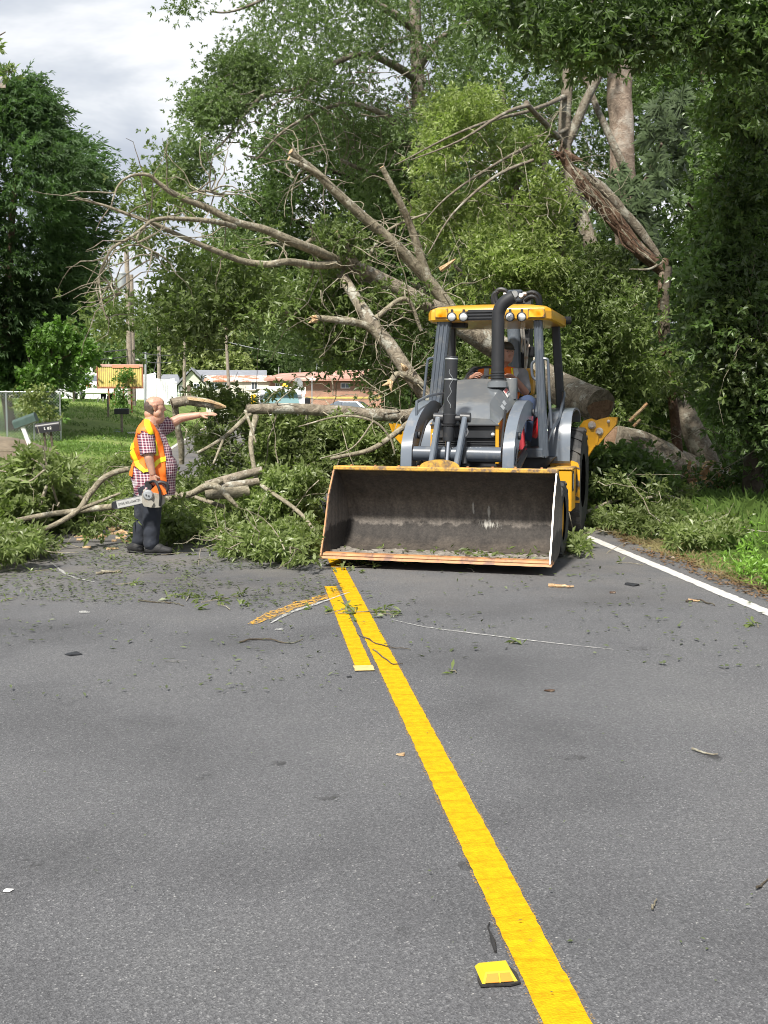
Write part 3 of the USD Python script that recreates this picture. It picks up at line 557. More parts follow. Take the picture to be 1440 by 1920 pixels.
for q in ([(728, 480, 37, 7), (600, 430, 36, 5), (480, 390, 35, 2)], [(715, 430, 37, 7), (760, 370, 36, 4), (800, 300, 35, 2)], [(740, 520, 37, 6), (770, 480, 36, 4), (800, 440, 35, 2)], [(690, 350, 37, 6), (620, 320, 36, 4), (540, 330, 35, 2)]): limb(t, q, 'bark_dark', rng, sides=7)
foliage(t, [([(505, 250), (560, 215), (640, 250), (760, 250), (880, 330), (900, 540), (760, 570), (620, 560), (520, 540), (430, 510), (425, 440), (440, 375), (485, 345), (500, 300)], 34, 39, 450)],
        'dark_leaf', 0.12, 0.055, rng, k=8, per=36, rad=0.9, gate=0.40, gs=0.5, ground=False, name='crown')
foliage(t, [([(420, 440), (520, 520), (700, 560), (700, 640), (600, 690), (520, 640), (470, 590), (420, 560)], 33, 37, 120)], 'oak_leaf_far', 0.12, 0.05, rng, k=8, per=30, rad=0.8, gate=0.47, gs=0.6, ground=False, name='foliage')
t = tree('back_oak', 'light green oak filling the view above the backhoe canopy', 960, 27)
trunk_to(t, 985, 27, [(975, 640, 27, 12), (960, 420, 27, 9), (940, 150, 27, 6)], 'bark', rng)
for q in ([(962, 430, 27, 6), (900, 330, 26, 4), (860, 240, 25.5, 2)], [(955, 330, 27, 6), (1040, 220, 26, 4), (1100, 120, 25.5, 2)], [(970, 560, 27, 6), (880, 520, 26, 4), (820, 470, 25.5, 2)]): limb(t, q, 'bark', rng, sides=7)
foliage(t, [([(830, -40), (1440, -40), (1440, 200), (1200, 260), (1150, 600), (900, 620), (790, 560), (800, 330), (850, 200)], 24.5, 29, 400)], 'oak_leaf_far', 0.10, 0.045, rng, k=8, per=32, rad=0.75, gate=0.43, gs=0.6, ground=False, name='crown')
t = tree('edge_oak', 'dark oak at the right edge of the picture behind the thicket', 1400, 25)
trunk_to(t, 1330, 25, [(1328, 500, 25, 11), (1325, 170, 25, 11), (1322, -100, 25, 10)], 'bark_pine', rng)
limb(t, [(1326, 300, 25, 7), (1400, 200, 24, 5), (1480, 130, 23, 3)], 'bark_pine', rng)
foliage(t, [([(1180, 60), (1480, -40), (1500, 950), (1100, 950), (1080, 620), (1180, 500)], 23, 28, 620)], 'dark_leaf', 0.11, 0.05, rng, k=8, per=34, rad=0.85, gate=0.36, gs=0.6, ground=True, name='crown')
t = tree('dark_backdrop_oak', 'shaded oak standing behind the fallen tree between the trunks', 900, 31)
trunk_to(t, 880, 31, [(880, 640, 31, 12), (885, 400, 31, 9)], 'bark_dark', rng)
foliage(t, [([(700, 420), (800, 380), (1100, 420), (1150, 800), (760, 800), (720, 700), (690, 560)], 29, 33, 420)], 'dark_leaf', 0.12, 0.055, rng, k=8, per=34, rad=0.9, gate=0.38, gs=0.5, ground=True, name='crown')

# pine with the straight trunk
t = tree('pine_tree', 'straight pine with flaking trunk and long soft needles', 1185, 21)
trunk_to(t, 1190, 21, [(1186, 700, 21, 25), (1172, 390, 21, 24), (1160, 120, 21, 23), (1152, -150, 21, 19)], 'bark_pine', rng)
limb(t, [(1172, 390, 21, 8), (1210, 340, 19.6, 5), (1240, 270, 18.6, 3)], 'bark_pine', rng); limb(t, [(1168, 330, 21, 8), (1140, 360, 20, 4), (1080, 420, 19.4, 2)], 'bark_pine', rng)
def needles(cs, per, L, rng):
    c = np.repeat(np.array(cs), per, 0) + rng.normal(size=(len(cs) * per, 3)) * 0.09
    a = unit(rng.normal(size=c.shape) + [0, 0, 0.9]); k = 22
    c2 = np.repeat(c, k, 0); d = np.repeat(a, k, 0) * 1.3 + rng.normal(size=c2.shape) * 0.55
    return leaf_mesh(c2, d, L * (0.7 + 0.5 * rng.random(len(c2))), 0.0042, rng, up=0, droop=0.30, fold=0)
cs = np.vstack([sample_region([(1195, 300), (1220, 200), (1270, 165), (1310, 210), (1300, 330), (1240, 400), (1180, 420), (1130, 400), (1150, 340)], 44, 17.2, 19.2, rng, 0.0, 1, False),
                sample_region([(1030, 360), (1090, 350), (1100, 440), (1050, 470), (1020, 430)], 14, 19, 20.5, rng, 0, 1, False), sample_region([(1150, 480), (1230, 420), (1260, 500), (1180, 540)], 16, 18, 20, rng, 0, 1, False), sample_region([(1040, 520), (1120, 500), (1110, 620), (1050, 620)], 14, 19, 21, rng, 0, 1, False)])
obj('needles', needles(cs, 5, 0.24, rng), 'pine_needle', t, world=True, kind='stuff')

# the leaning lichened tree behind the stump, with forked top
t = thing('leaning_tree', 'leaning grey tree with forked top and lichened bark rising from the splintered stump', 'tree', base_at(1335, 900, 17.4))
trunk_to(t, 1345, 17.4, [(1318, 850, 17.4, 24), (1290, 790, 17.5, 21), (1258, 715, 17.8, 18), (1212, 680, 18.2, 15), (1150, 575, 18.8, 15), (1105, 450, 19.2, 14), (1075, 360, 19.4, 13), (1058, 285, 19.6, 12), (1060, 200, 19.6, 11), (1068, 100, 19.6, 9), (1075, -60, 19.6, 6)], 'bark', rng)
for q in ([(1060, 275, 19.6, 10), (1085, 225, 19.6, 9), (1108, 170, 19.5, 8), (1135, 110, 19.4, 7), (1150, 0, 19.2, 5)], [(1175, 330, 19.8, 9), (1140, 250, 19.8, 7), (1090, 130, 19.8, 5)], [(1062, 180, 19.6, 5), (1000, 205, 18.2, 3.4), (880, 240, 17.2, 2.4), (740, 310, 16.8, 1.2)],
          [(1066, 240, 19.6, 4), (960, 290, 17.8, 3), (850, 360, 17.0, 2), (790, 420, 16.8, 1)], [(1058, 270, 19.6, 6), (1015, 225, 18.0, 5), (985, 193, 17.4, 5)], [(990, 197, 17.4, 4), (940, 215, 17.0, 3), (860, 265, 16.8, 2), (770, 300, 16.6, 1)], [(1000, 300, 17.2, 3), (930, 330, 17.0, 3), (850, 400, 16.8, 2), (800, 480, 16.6, 1)]): limb(t, q, 'bark', rng, sides=8)
foliage(t, [([(960, 120), (1050, 100), (1140, 60), (1120, 20), (990, 60)], 19.5, 22, 50)], 'oak_leaf', 0.09, 0.035, rng, k=8, per=26, rad=0.5, gate=0.5, gs=0.9, ground=False, name='crown')
t = thing('mottled_tree', 'thin pale mottled trunk standing right behind the backhoe canopy', 'tree', base_at(972, 740, 18.6))
trunk_to(t, 974, 18.6, [(968, 545, 18.6, 6), (958, 420, 18.6, 6), (972, 330, 18.6, 5), (962, 270, 18.6, 4)], 'bark', rng)
foliage(t, [([(930, 260), (1000, 230), (990, 330), (950, 340)], 18, 19, 14)], 'oak_leaf', 0.09, 0.035, rng, k=7, per=20, rad=0.4, ground=False, name='crown')
t = thing('mottled_tree', 'crooked pale trunk half hidden in leaves right of the canopy', 'tree', base_at(1095, 740, 18.4))
trunk_to(t, 1108, 18.4, [(1104, 700, 18.4, 11), (1092, 600, 18.4, 10), (1060, 480, 18.4, 8), (1030, 380, 18.4, 6), (1018, 280, 18.4, 5)], 'bark', rng)
limb(t, [(1100, 640, 18.4, 7), (1060, 665, 18, 7), (1045, 690, 17.8, 6)], 'bark', rng)

# rotten broken trunk
t = thing('broken_trunk', 'rust brown rotten trunk snapped and leaning across the trees', 'tree trunk', base_at(1262, 740, 16.9))
rg = np.random.default_rng(5)
trunk_to(t, 1285, 16.9, [(1262, 760, 16.9, 9), (1246, 640, 16.9, 11), (1243, 560, 16.9, 10), (1246, 485, 16.9, 8)], 'rotten_wood', rg)
BT = [(1252, 512, 16.9, 9), (1228, 494, 16.9, 11), (1190, 460, 16.9, 12), (1150, 410, 16.9, 13), (1110, 366, 16.9, 12), (1075, 328, 16.9, 10), (1052, 286, 16.9, 8)]
limb(t, BT, 'rotten_wood', rg, wob=0.30, jit=0.25, n=9, sides=14)
limb(t, [(1052, 288, 16.9, 9), (1066, 296, 16.9, 9), (1092, 301, 16.9, 2)], 'rotten_wood', rg, name='broken_end', wob=0.3)
limb(t, [(1078, 318, 16.95, 5), (1122, 348, 17.0, 10), (1168, 396, 17.05, 11), (1208, 444, 17.05, 9), (1240, 486, 17, 4)], 'bark', rg, name='bark_slab', wob=0.25, n=8)
c = np.array([(x, y, d) for x, y, d, r in BT]); q = catmull(c, 10)
for i in range(34):                             # torn fibres lying along the wood
    k = rg.integers(4, len(q) - 12); o = rg.normal(size=2) * 9; ln = rg.integers(6, 12)
    limb(t, [(q[k][0] + o[0], q[k][1] + o[1], 16.62, 1.2), (q[k + ln // 2][0] + o[0] + rg.normal() * 3, q[k + ln // 2][1] + o[1] + rg.normal() * 3, 16.6, 1.8), (q[k + ln][0] + o[0] + rg.normal() * 6, q[k + ln][1] + o[1] + rg.normal() * 6, 16.62, 0.6)], ('rotten_wood', 'bark_dark', 'rotten_wood', 'bark_branch')[i % 4], rg, name='splinter', sides=5, n=3)
for i in range(9):
    x0, y0 = 1052 + rg.normal() * 5, 292 + rg.normal() * 5; a = -2.0 + rg.normal() * 1.0
    limb(t, [(x0, y0, 16.8, 3.2), (x0 + math.cos(a) * 9, y0 + math.sin(a) * 9, 16.75, 2), (x0 + math.cos(a) * 20, y0 + math.sin(a) * 20, 16.75, 0.5)], 'rotten_wood', rg, name='splinter', sides=5, n=3)
twigs(t, sample_region([(1060, 300), (1110, 300), (1180, 420), (1120, 400)], 30, 16.4, 16.7, rg, 0, 1, False), unit(rg.normal(size=(30, 3)) + [0, 0, -.4]), 0.5, 0.006, rg, 'bark_branch', sag=.6, name='vine')

foliage(t, [([(1215, 670), (1310, 660), (1320, 720), (1310, 740), (1215, 740)], 15.9, 16.7, 22), ([(1140, 570), (1195, 550), (1205, 640), (1180, 660)], 16.2, 16.8, 14), ([(1275, 560), (1310, 560), (1310, 640), (1280, 640)], 16.2, 16.8, 8)], 'oak_leaf', 0.085, 0.034, rg, k=7, per=15, rad=0.28, gate=0.44, gs=1.5, ground=False, name='clinging_leaves')
limb(t, [(1180, 505, 16.5, 1.2), (1215, 505, 16.5, 2.4), (1240, 492, 16.6, 2.4)], 'bark', rg, sides=7); limb(t, [(1252, 500, 16.85, 7), (1248, 560, 16.8, 9), (1252, 640, 16.8, 7), (1250, 660, 16.8, 3)], 'bark_dark', rg, name='bark_slab', wob=.3, jit=.3)
# dark thicket and the canopy overhead on the right
t = tree('vine_covered_tree', 'dark glossy vine covered tree forming a wall at the right edge', 1400, 15)
trunk_to(t, 1420, 15.5, [(1415, 700, 15.5, 16), (1400, 400, 15.5, 13), (1390, 100, 15.5, 8)], 'bark_dark', rng)
for q in ([(1410, 600, 15.5, 7), (1360, 480, 14.8, 4), (1290, 380, 14.2, 2)], [(1405, 480, 15.5, 7), (1470, 360, 14.5, 4)], [(1412, 680, 15.5, 7), (1340, 610, 14.6, 4), (1290, 560, 14, 2)]): limb(t, q, 'bark_dark', rng, sides=7)
foliage(t, [([(1345, 210), (1380, 130), (1460, 90), (1480, 800), (1420, 790), (1360, 740), (1330, 680), (1300, 620), (1305, 480), (1335, 400)], 13.2, 15.8, 400),
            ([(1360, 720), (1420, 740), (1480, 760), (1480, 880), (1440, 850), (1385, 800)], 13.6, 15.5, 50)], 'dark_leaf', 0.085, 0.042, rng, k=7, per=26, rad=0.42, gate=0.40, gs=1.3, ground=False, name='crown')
foliage(t, [([(1300, 600), (1350, 560), (1420, 600), (1440, 720), (1370, 740)], 13.1, 13.8, 30)], 'oak_leaf', 0.075, 0.035, rng, k=7, per=20, rad=0.35, gate=0.45, gs=1.5, ground=False, name='foliage')
s = sample_region([(1380, 470), (1440, 450), (1445, 640), (1390, 640)], 50, 13.2, 13.8, rng, 0, 1, False)
twigs(t, s, unit(rng.normal(size=s.shape) * 0.4 + [0, 0, -1]), 1.0, 0.006, rng, 'bark_branch', sag=0.8, name='vine')
t = tree('overhanging_oak', 'near oak whose dark leaves hang down from the top right', 1560, 13)
trunk_to(t, 1570, 13, [(1560, 500, 13, 30), (1550, 0, 13, 26), (1545, -200, 13, 20)], 'bark_dark', rng)
for q in ([(1552, 60, 13, 12), (1440, 10, 12.5, 6), (1340, 20, 12, 4), (1250, 12, 11.7, 2)], [(1548, -60, 13, 12), (1350, -80, 12.4, 7), (1150, -50, 12, 5), (960, -20, 11.8, 2)], [(1150, -50, 12, 4), (1100, 20, 11.8, 2), (1090, 70, 11.7, 1)]): limb(t, q, 'bark_dark', rng, sides=7)
foliage(t, [([(870, -40), (1480, -40), (1480, 90), (1380, 110), (1300, 60), (1230, 90), (1190, 70), (1150, 95), (1080, 100), (1010, 60), (930, 50)], 11.2, 12.8, 210), ([(1370, 60), (1480, 60), (1480, 230), (1420, 230), (1385, 150)], 11.4, 12.6, 50)], 'dark_leaf', 0.085, 0.034, rng, k=8, per=24, rad=0.36, gate=0.40, gs=1.6, ground=False, name='crown')
t = thing('thicket', 'dense shaded shrubs under the trees on the right', 'shrub', base_at(1420, 900, 16.5))
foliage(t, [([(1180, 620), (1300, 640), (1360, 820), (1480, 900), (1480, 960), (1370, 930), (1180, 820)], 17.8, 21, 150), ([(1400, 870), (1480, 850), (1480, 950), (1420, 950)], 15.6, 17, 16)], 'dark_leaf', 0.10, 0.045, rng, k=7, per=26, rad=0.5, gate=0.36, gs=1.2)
s = sample_region([(1330, 700), (1440, 700), (1440, 900), (1350, 880)], 20, 14.5, 16, rng, 0, 1, True)
twigs(t, s, unit(rng.normal(size=s.shape) + [0, 0, 0.3]), 1.2, 0.008, rng, 'bark_branch')
t = thing('fallen_log', 'old brown log lying in the shade behind the stump', 'log', base_at(1430, 880, 19))
obj('trunk', MB().tube([P(1380, 858, 18.4), P(1440, 852, 18), P(1520, 860, 17.4)], [0.14, 0.15, 0.15], 9), 'bark_dark', t, world=True, smooth=50)

# branch tip reaching in at the top left from a tree outside the picture
t = tree('roadside_oak', 'oak outside the left edge with leafy twigs reaching into the top left corner', -330, 13)
trunk_to(t, -330, 13, [(-330, 500, 13, 26), (-325, 100, 13, 22), (-320, -200, 13, 15)], 'bark', rng)
limb(t, [(-325, 90, 13, 9), (-160, 80, 12.6, 5), (-60, 95, 12.3, 2.5), (10, 60, 12, 1)], 'bark', rng); limb(t, [(-60, 95, 12.3, 2.2), (-20, 130, 12.2, 1.4), (25, 135, 12, 0.8)], 'bark', rng)
foliage(t, [([(-30, 75), (20, 50), (30, 70), (15, 85), (-20, 95)], 11.8, 12.2, 5), ([(5, 125), (28, 122), (24, 145), (8, 145)], 11.8, 12.2, 3), ([(-330, -50), (-110, -50), (-110, 110), (-200, 250), (-400, 250)], 12, 15, 90)], 'oak_leaf', 0.085, 0.028, rng, k=6, per=4, rad=0.10, gate=0.0, ground=False, name='crown')
# ------------------------------------------------------------------ the fallen tree and the branches on the road
rng = np.random.default_rng(77)
t = thing('fallen_tree', 'big fallen oak lying across the road behind the backhoe with limbs reaching left', 'fallen tree', (3.2, 16.4, 0))
def cut_end(parent, p, d, r, mat='cut_wood', name='cut_face', n=18):
    a, b, d = frame(d); ang = np.arange(n) / n * 2 * PI; V = [np.asarray(p) + d * 0.004]
    for q, h in ((0.55, 0.004), (0.93, 0.001)): V += [np.asarray(p) + (np.cos(x) * a + np.sin(x) * b) * r * q * (1 + 0.05 * math.sin(3 * x + r * 50)) + d * h for x in ang]
    F = [[0, 1 + k, 1 + (k + 1) % n] for k in range(n)] + [[1 + k, 1 + n + k, 1 + n + (k + 1) % n] for k in range(n)] + [[1 + k, 1 + n + (k + 1) % n, 1 + (k + 1) % n] for k in range(n)]
    return obj(name, (np.array(V), np.array(F)), mat, parent, world=True)
TR = [(1126, 760, 15.1, 32), (1085, 745, 15.6, 32), (1040, 722, 16.0, 31), (960, 668, 16.2, 26), (880, 620, 16.1, 22), (800, 572, 16.0, 17), (720, 528, 15.8, 15), (640, 491, 15.6, 13.5)]
limb(t, TR, 'bark_log', rng, name='trunk', n=8, sides=16, wob=0.05, jit=0.06)
p0, p1 = P(1126, 760, 15.1), P(1085, 745, 15.6); cut_end(t, p0, p0 - p1, 32 * 15.1 / FPX)
LIMBS = [[(640, 491, 15.6, 11.5), (560, 458, 15.4, 10.5), (500, 432, 15.2, 9), (440, 415, 15.0, 8), (395, 393, 14.9, 7.5), (335, 368, 14.7, 6.5), (300, 345, 14.6, 5), (278, 328, 14.5, 4), (245, 330, 14.4, 3), (222, 348, 14.4, 2.4), (210, 378, 14.3, 1.6)],
         [(642, 494, 15.6, 10.5), (590, 497, 15.4, 9), (540, 491, 15.2, 8), (500, 496, 15.1, 7.5), (450, 488, 15, 7), (400, 468, 14.8, 6.2), (340, 443, 14.6, 5.4), (290, 420, 14.4, 4.6), (240, 402, 14.2, 3.8), (195, 385, 14.1, 3), (140, 371, 14, 2)],
         [(440, 425, 15.0, 6), (400, 415, 14.7, 5.6), (340, 410, 14.5, 5), (290, 412, 14.3, 4), (262, 432, 14.2, 3.5), (240, 448, 14.2, 3.4), (212, 464, 14.1, 3), (196, 490, 14.1, 2.6), (186, 520, 14.1, 2.2), (190, 560, 14, 1.5), (200, 600, 14, 1)],
         [(262, 432, 14.2, 3), (258, 455, 14.2, 2.6), (285, 470, 14.2, 2.2), (312, 485, 14.3, 1.6)], [(196, 520, 14.1, 1.8), (215, 540, 14.1, 1.4), (240, 556, 14.1, 1)],
         [(846, 580, 16.2, 14), (800, 522, 16.1, 13), (740, 458, 15.9, 12), (650, 380, 15.6, 10.5), (590, 322, 15.4, 8.5), (545, 284, 15.2, 6.5)], [(600, 330, 15.4, 6.5), (575, 315, 15.3, 6), (541, 297, 15.2, 5.4)],
         [(806, 530, 16.1, 11), (788, 480, 16.0, 10), (770, 425, 15.9, 8.6), (745, 370, 15.7, 7.2), (716, 313, 15.6, 5.6)],
         [(676, 508, 15.7, 9), (655, 475, 15.6, 7.6), (633, 434, 15.5, 6)], [(420, 368, 14.9, 3), (385, 358, 14.8, 2.5), (350, 363, 14.7, 1.5)],
         [(640, 515, 15.6, 12), (668, 560, 15.3, 13), (700, 610, 15.1, 15), (745, 668, 15, 16), (785, 725, 14.9, 17), (815, 765, 14.9, 17)],
         [(724, 650, 15.05, 9), (690, 612, 15.0, 8.5), (640, 601, 14.8, 8), (592, 596, 14.7, 6.5)], [(590, 445, 15.4, 5), (560, 460, 15.5, 4), (500, 455, 15.7, 3)],
         [(800, 770, 14.7, 15), (760, 780, 14.6, 14.5), (700, 778, 14.5, 14), (620, 770, 14.4, 13.5), (540, 766, 14.3, 12.5), (462, 768, 14.2, 11)],
         [(790, 722, 14.8, 8), (748, 702, 14.6, 7), (733, 716, 14.5, 7)], [(700, 600, 15.1, 6), (760, 560, 15.2, 5), (790, 620, 15.3, 4)],
         [(690, 480, 15.7, 4), (730, 430, 15.9, 3), (800, 400, 16.2, 2)], [(540, 585, 15.3, 4.5), (480, 590, 15.2, 4.5), (430, 600, 15.1, 3.5), (380, 640, 15, 2)]]
LIMBS = [[(x, y, d - (0.75 * min(1, max(0, (640 - x) / 90)) if k in (0, 1, 2, 3, 4, 9) else 0), r * 0.84) for x, y, d, r in q] for k, q in enumerate(LIMBS)]
for i, q in enumerate(LIMBS): limb(t, q, 'bark_log' if i in (10, 13) else 'bark_branch', rng, sides=10, wob=0.07, jit=0.12)
for (x, y, d, r, x2, y2, d2) in [(545, 284, 15.2, 6.2, 590, 322, 15.4), (541, 297, 15.2, 5.2, 575, 315, 15.3), (716, 313, 15.6, 5.4, 745, 370, 15.7), (633, 434, 15.5, 5.8, 655, 475, 15.6)]:
    a, b = P(x, y, d), P(x2, y2, d2); cut_end(t, a, a - b, r * d / FPX, 'fresh_wood')
for (x, y, d, dx, dy) in [(592, 596, 14.7, -8, -3), (592, 600, 14.7, -10, 4), (733, 716, 14.5, -12, 5), (731, 714, 14.5, 2, 14), (826, 505, 16.1, 20, -14), (760, 692, 14.5, -6, -8)]:
    limb(t, [(x, y, d, 6), (x + dx * 0.6, y + dy * 0.6, d - 0.05, 4), (x + dx * 1.4, y + dy * 1.4, d - 0.05, 1)], 'fresh_wood', rng, name='splinter', sides=5, n=3)
# bare twigs springing from the limbs
for q in LIMBS:
    p, r = limb_path(q, 4); k = rng.integers(1, len(p) - 1, 11); twigs(t, p[k], unit(rng.normal(size=(11, 3)) + [-0.3, 0, 0.1]), 0.8, 0.010, rng, name='twig', sag=0.4)
# leaves still on the fallen crown
foliage(t, [([(255, 330), (300, 325), (330, 360), (400, 390), (420, 420), (330, 430), (270, 400), (235, 380)], 14.2, 15, 12), ([(240, 440), (290, 450), (300, 480), (240, 480)], 14, 14.6, 3),
            ([(310, 480), (350, 465), (480, 495), (530, 540), (520, 590), (430, 600), (400, 620), (330, 600), (270, 590), (300, 560), (320, 520)], 14.2, 15.8, 84),
            ([(170, 585), (215, 575), (230, 610), (190, 620)], 13.9, 14.5, 5), ([(260, 615), (400, 600), (380, 650), (300, 660)], 14.2, 15, 8),
            ([(520, 545), (640, 505), (700, 550), (780, 560), (800, 650), (760, 715), (710, 725), (655, 680), (600, 645), (540, 620)], 15.4, 16.8, 115), ([(470, 430), (520, 445), (640, 430), (700, 480), (600, 480), (520, 480)], 15.3, 16, 12)],
        'oak_leaf', 0.082, 0.030, rng, k=8, per=24, rad=0.36, gate=0.44, gs=1.6, ground=False)
foliage(t, [([(810, 200), (900, 165), (960, 230), (1010, 260), (1050, 350), (1060, 480), (1040, 560), (900, 565), (830, 560), (800, 470), (790, 330)], 17.4, 19.6, 225), ([(860, 470), (1010, 440), (1050, 540), (900, 560)], 16.5, 17.5, 45)],
        'bright_leaf', 0.088, 0.030, rng, k=8, per=20, rad=0.36, gate=0.50, gs=1.1, ground=False)
foliage(t, [([(1060, 470), (1170, 480), (1205, 560), (1200, 680), (1215, 800), (1180, 820), (1140, 760), (1090, 740), (1060, 640)], 16.9, 18.4, 150), ([(880, 600), (1040, 600), (1060, 720), (960, 760), (870, 720)], 16.8, 18, 40)],
        'oak_leaf', 0.085, 0.032, rng, k=8, per=26, rad=0.42, gate=0.43, gs=1.3, ground=False)
s = sample_region([(820, 250), (1050, 200), (1060, 560), (820, 560)], 110, 17, 19, rng, 0, 1, False)
twigs(t, s, unit(rng.normal(size=s.shape)), 0.9, 0.008, rng)
s = sample_region([(560, 500), (780, 520), (790, 740), (600, 720)], 60, 14.8, 16.4, rng, 0, 1, False)
twigs(t, s, unit(rng.normal(size=s.shape)), 0.8, 0.009, rng)

# the butt of the fallen tree, still hinged to its stump
t = thing('stump_log', 'thick grey lower trunk torn from its splintered stump on the right verge', 'stump', base_at(1335, 900, 17.6))
TR = [(1152, 828, 16.6, 33), (1200, 845, 16.8, 38), (1260, 880, 17.1, 43), (1320, 905, 17.4, 48), (1352, 925, 17.6, 50)]
limb(t, TR, 'bark_log', rng, name='trunk', n=8, sides=16, wob=0.07, jit=0.08)
p0, p1 = P(1152, 828, 16.6), P(1200, 845, 16.8); cut_end(t, p0, p0 - p1, 33 * 16.6 / FPX)
for i in range(70):
    x, y = 1333 + rng.normal() * 28, 915 + rng.normal() * 20; L = 8 + 22 * rng.random(); a = -1.9 + rng.normal() * 0.7
    limb(t, [(x, y, 16.72, 4), (x + math.cos(a) * L * 0.5, y + math.sin(a) * L * 0.5, 16.66, 3), (x + math.cos(a) * L, y + math.sin(a) * L, 16.64, 0.8)], 'fresh_wood', rng, name='splinter', sides=5, n=3)
obj('torn_wood', MB().hull([P(x, y, d) for x, y in [(1292, 905), (1325, 878), (1352, 895), (1374, 935), (1335, 948), (1296, 935)] for d in (16.75, 17.3)]), 'fresh_wood', t, world=True, smooth=40)
for x, y, L in ((1180, 790, 30), (1195, 775, 26), (1188, 800, 18), (1250, 905, 22), (1290, 880, 16)):
    a = -0.8 if y < 850 else -1.3
    limb(t, [(x, y, 16.2, 3.5), (x + L * math.cos(a), y + L * math.sin(a), 16.2, 3)], 'fresh_wood', rng, name='splinter', sides=6, n=3)
g = P(1283, 896, 16.4)
t = thing('log', 'short tan cut log lying under the yellow stabilizer', 'log', P(1135, 862, 15.6))
limb(t, [(1118, 855, 15.7, 12), (1160, 870, 15.4, 13)], 'bark_log', rng, name='trunk', n=4, sides=12); a, b = P(1118, 855, 15.7), P(1160, 870, 15.4); cut_end(t, a, a - b, 12 * 15.7 / FPX, 'fresh_wood'); cut_end(t, b, b - a, 13 * 15.4 / FPX, 'fresh_wood')

# sawn limb with a torn end beside the pointing man
t = thing('sawn_limb', 'sawn limb with torn orange end just above the pointing hand', 'log', P(335, 840, 14.3))
limb(t, [(322, 757, 13.9, 9.5), (350, 752, 13.9, 9), (385, 757, 13.8, 8.5), (412, 762, 13.8, 6)], 'bark_log', rng, name='trunk', n=6, sides=12)
limb(t, [(328, 760, 13.95, 6.5), (330, 790, 14.0, 6), (338, 830, 14.1, 6), (340, 870, 14.2, 5)], 'bark_branch', rng)
a, b = P(322, 757, 13.9), P(350, 752, 13.9); cut_end(t, a, a - b, 9.5 * 13.9 / FPX, 'fresh_wood')
limb(t, [(398, 758, 13.8, 6), (412, 761, 13.78, 5.5), (424, 763, 13.78, 2)], 'fresh_wood', rng, name='torn_end', sides=7, n=4); limb(t, [(352, 747, 13.8, 3), (390, 752, 13.74, 3.4), (415, 760, 13.74, 1.4)], 'fresh_wood', rng, name='splinter', sides=5)

# leafy branches on the road; each is a thing with stem and leaves
def branch(label, stem, regions, group='leafy branches on the road', L=0.082, W=0.030, mat='fallen_leaf', per=13, rad=0.19, k=8, ntw=26, gate=0.36, name='fallen_branch'):
    c = np.mean([np.mean(np.array(r[0]), 0) for r in regions], 0); g = P(c[0], c[1], (regions[0][1] + regions[0][2]) / 2); g[2] = 0
    t = thing(name, label, 'branch', g, group)
    if stem: 
        for q in stem: limb(t, q, 'bark_branch', rng, name='stem', sides=8, jit=0.15)
    foliage(t, [(a, b, c, int(n * 1.7)) for a, b, c, n in regions], mat, L, W, rng, k=k, per=per, rad=rad, gate=gate, gs=2.0, up=0.2)
    ss = np.vstack([sample_region(r[0], max(3, ntw // len(regions)), r[1], r[2], rng) for r in regions]); dd = unit(rng.normal(size=ss.shape) * [1, 1, 0.4])
    twigs(t, ss, dd, 0.7, 0.008, rng, name='twigs')
    return t
branch('leafy branch mass right of the pointing hand, below the horizontal log', [[(480, 780, 14.0, 6), (470, 830, 13.8, 5), (480, 900, 13.6, 4)]], [([(470, 785), (600, 785), (620, 860), (560, 900), (480, 880)], 14.3, 16.0, 150)])
branch('leafy branch mass against the left arm of the backhoe', [[(770, 790, 14.3, 6), (700, 840, 13.9, 5), (620, 860, 13.7, 3)]], [([(600, 782), (700, 782), (722, 850), (735, 880), (620, 870)], 14.0, 16.0, 120), ([(700, 840), (760, 840), (740, 880)], 15.4, 16.4, 20)])
branch('leafy branch drooping over the far road beside the man', [[(470, 775, 14.2, 5), (420, 820, 14.1, 4), (370, 850, 14, 3)], [(420, 820, 14.1, 3), (400, 870, 13.8, 2)]], [([(365, 790), (440, 740), (475, 760), (470, 860), (430, 900), (385, 880)], 14.8, 16.4, 15)], gate=0.46)
branch('upright leafy sprays standing above the horizontal log', None, [([(425, 750), (455, 740), (460, 765), (435, 775)], 14.9, 15.5, 3), ([(520, 725), (540, 715), (545, 745), (525, 755)], 14.6, 15.0, 1), ([(350, 742), (400, 735), (420, 748), (380, 752)], 14.6, 15.2, 3)], per=20, rad=0.24, ntw=12)
branch('low leafy heap left of the loader bucket', [[(490, 910, 13.2, 4), (560, 960, 12.6, 4), (600, 1010, 12, 3)]], [([(470, 890), (590, 880), (600, 900), (585, 1010), (540, 1005), (490, 975), (460, 940)], 13.0, 15.0, 100)])
branch('flattened leafy branch spilling toward the bucket edge', [[(430, 1035, 12, 3), (520, 1010, 12.2, 4), (600, 1000, 12.3, 4)]], [([(500, 1000), (575, 1000), (578, 1030), (560, 1040), (520, 1035), (470, 1028), (425, 1032), (440, 1018)], 11.4, 12.9, 44)], rad=0.22)
branch('leafy heap behind the legs of the man', [[(340, 925, 13.6, 4), (420, 950, 13.2, 4)]], [([(330, 890), (400, 870), (480, 900), (490, 970), (450, 995), (380, 1005), (320, 990)], 14.2, 16.2, 64)], gate=0.38)
branch('leafy branch lying behind the chainsaw on the left lane', [[(60, 905, 14, 3), (160, 935, 14, 4)]], [([(110, 910), (240, 905), (245, 985), (180, 1000), (90, 985), (60, 950)], 14.4, 17.5, 62)], gate=0.40)
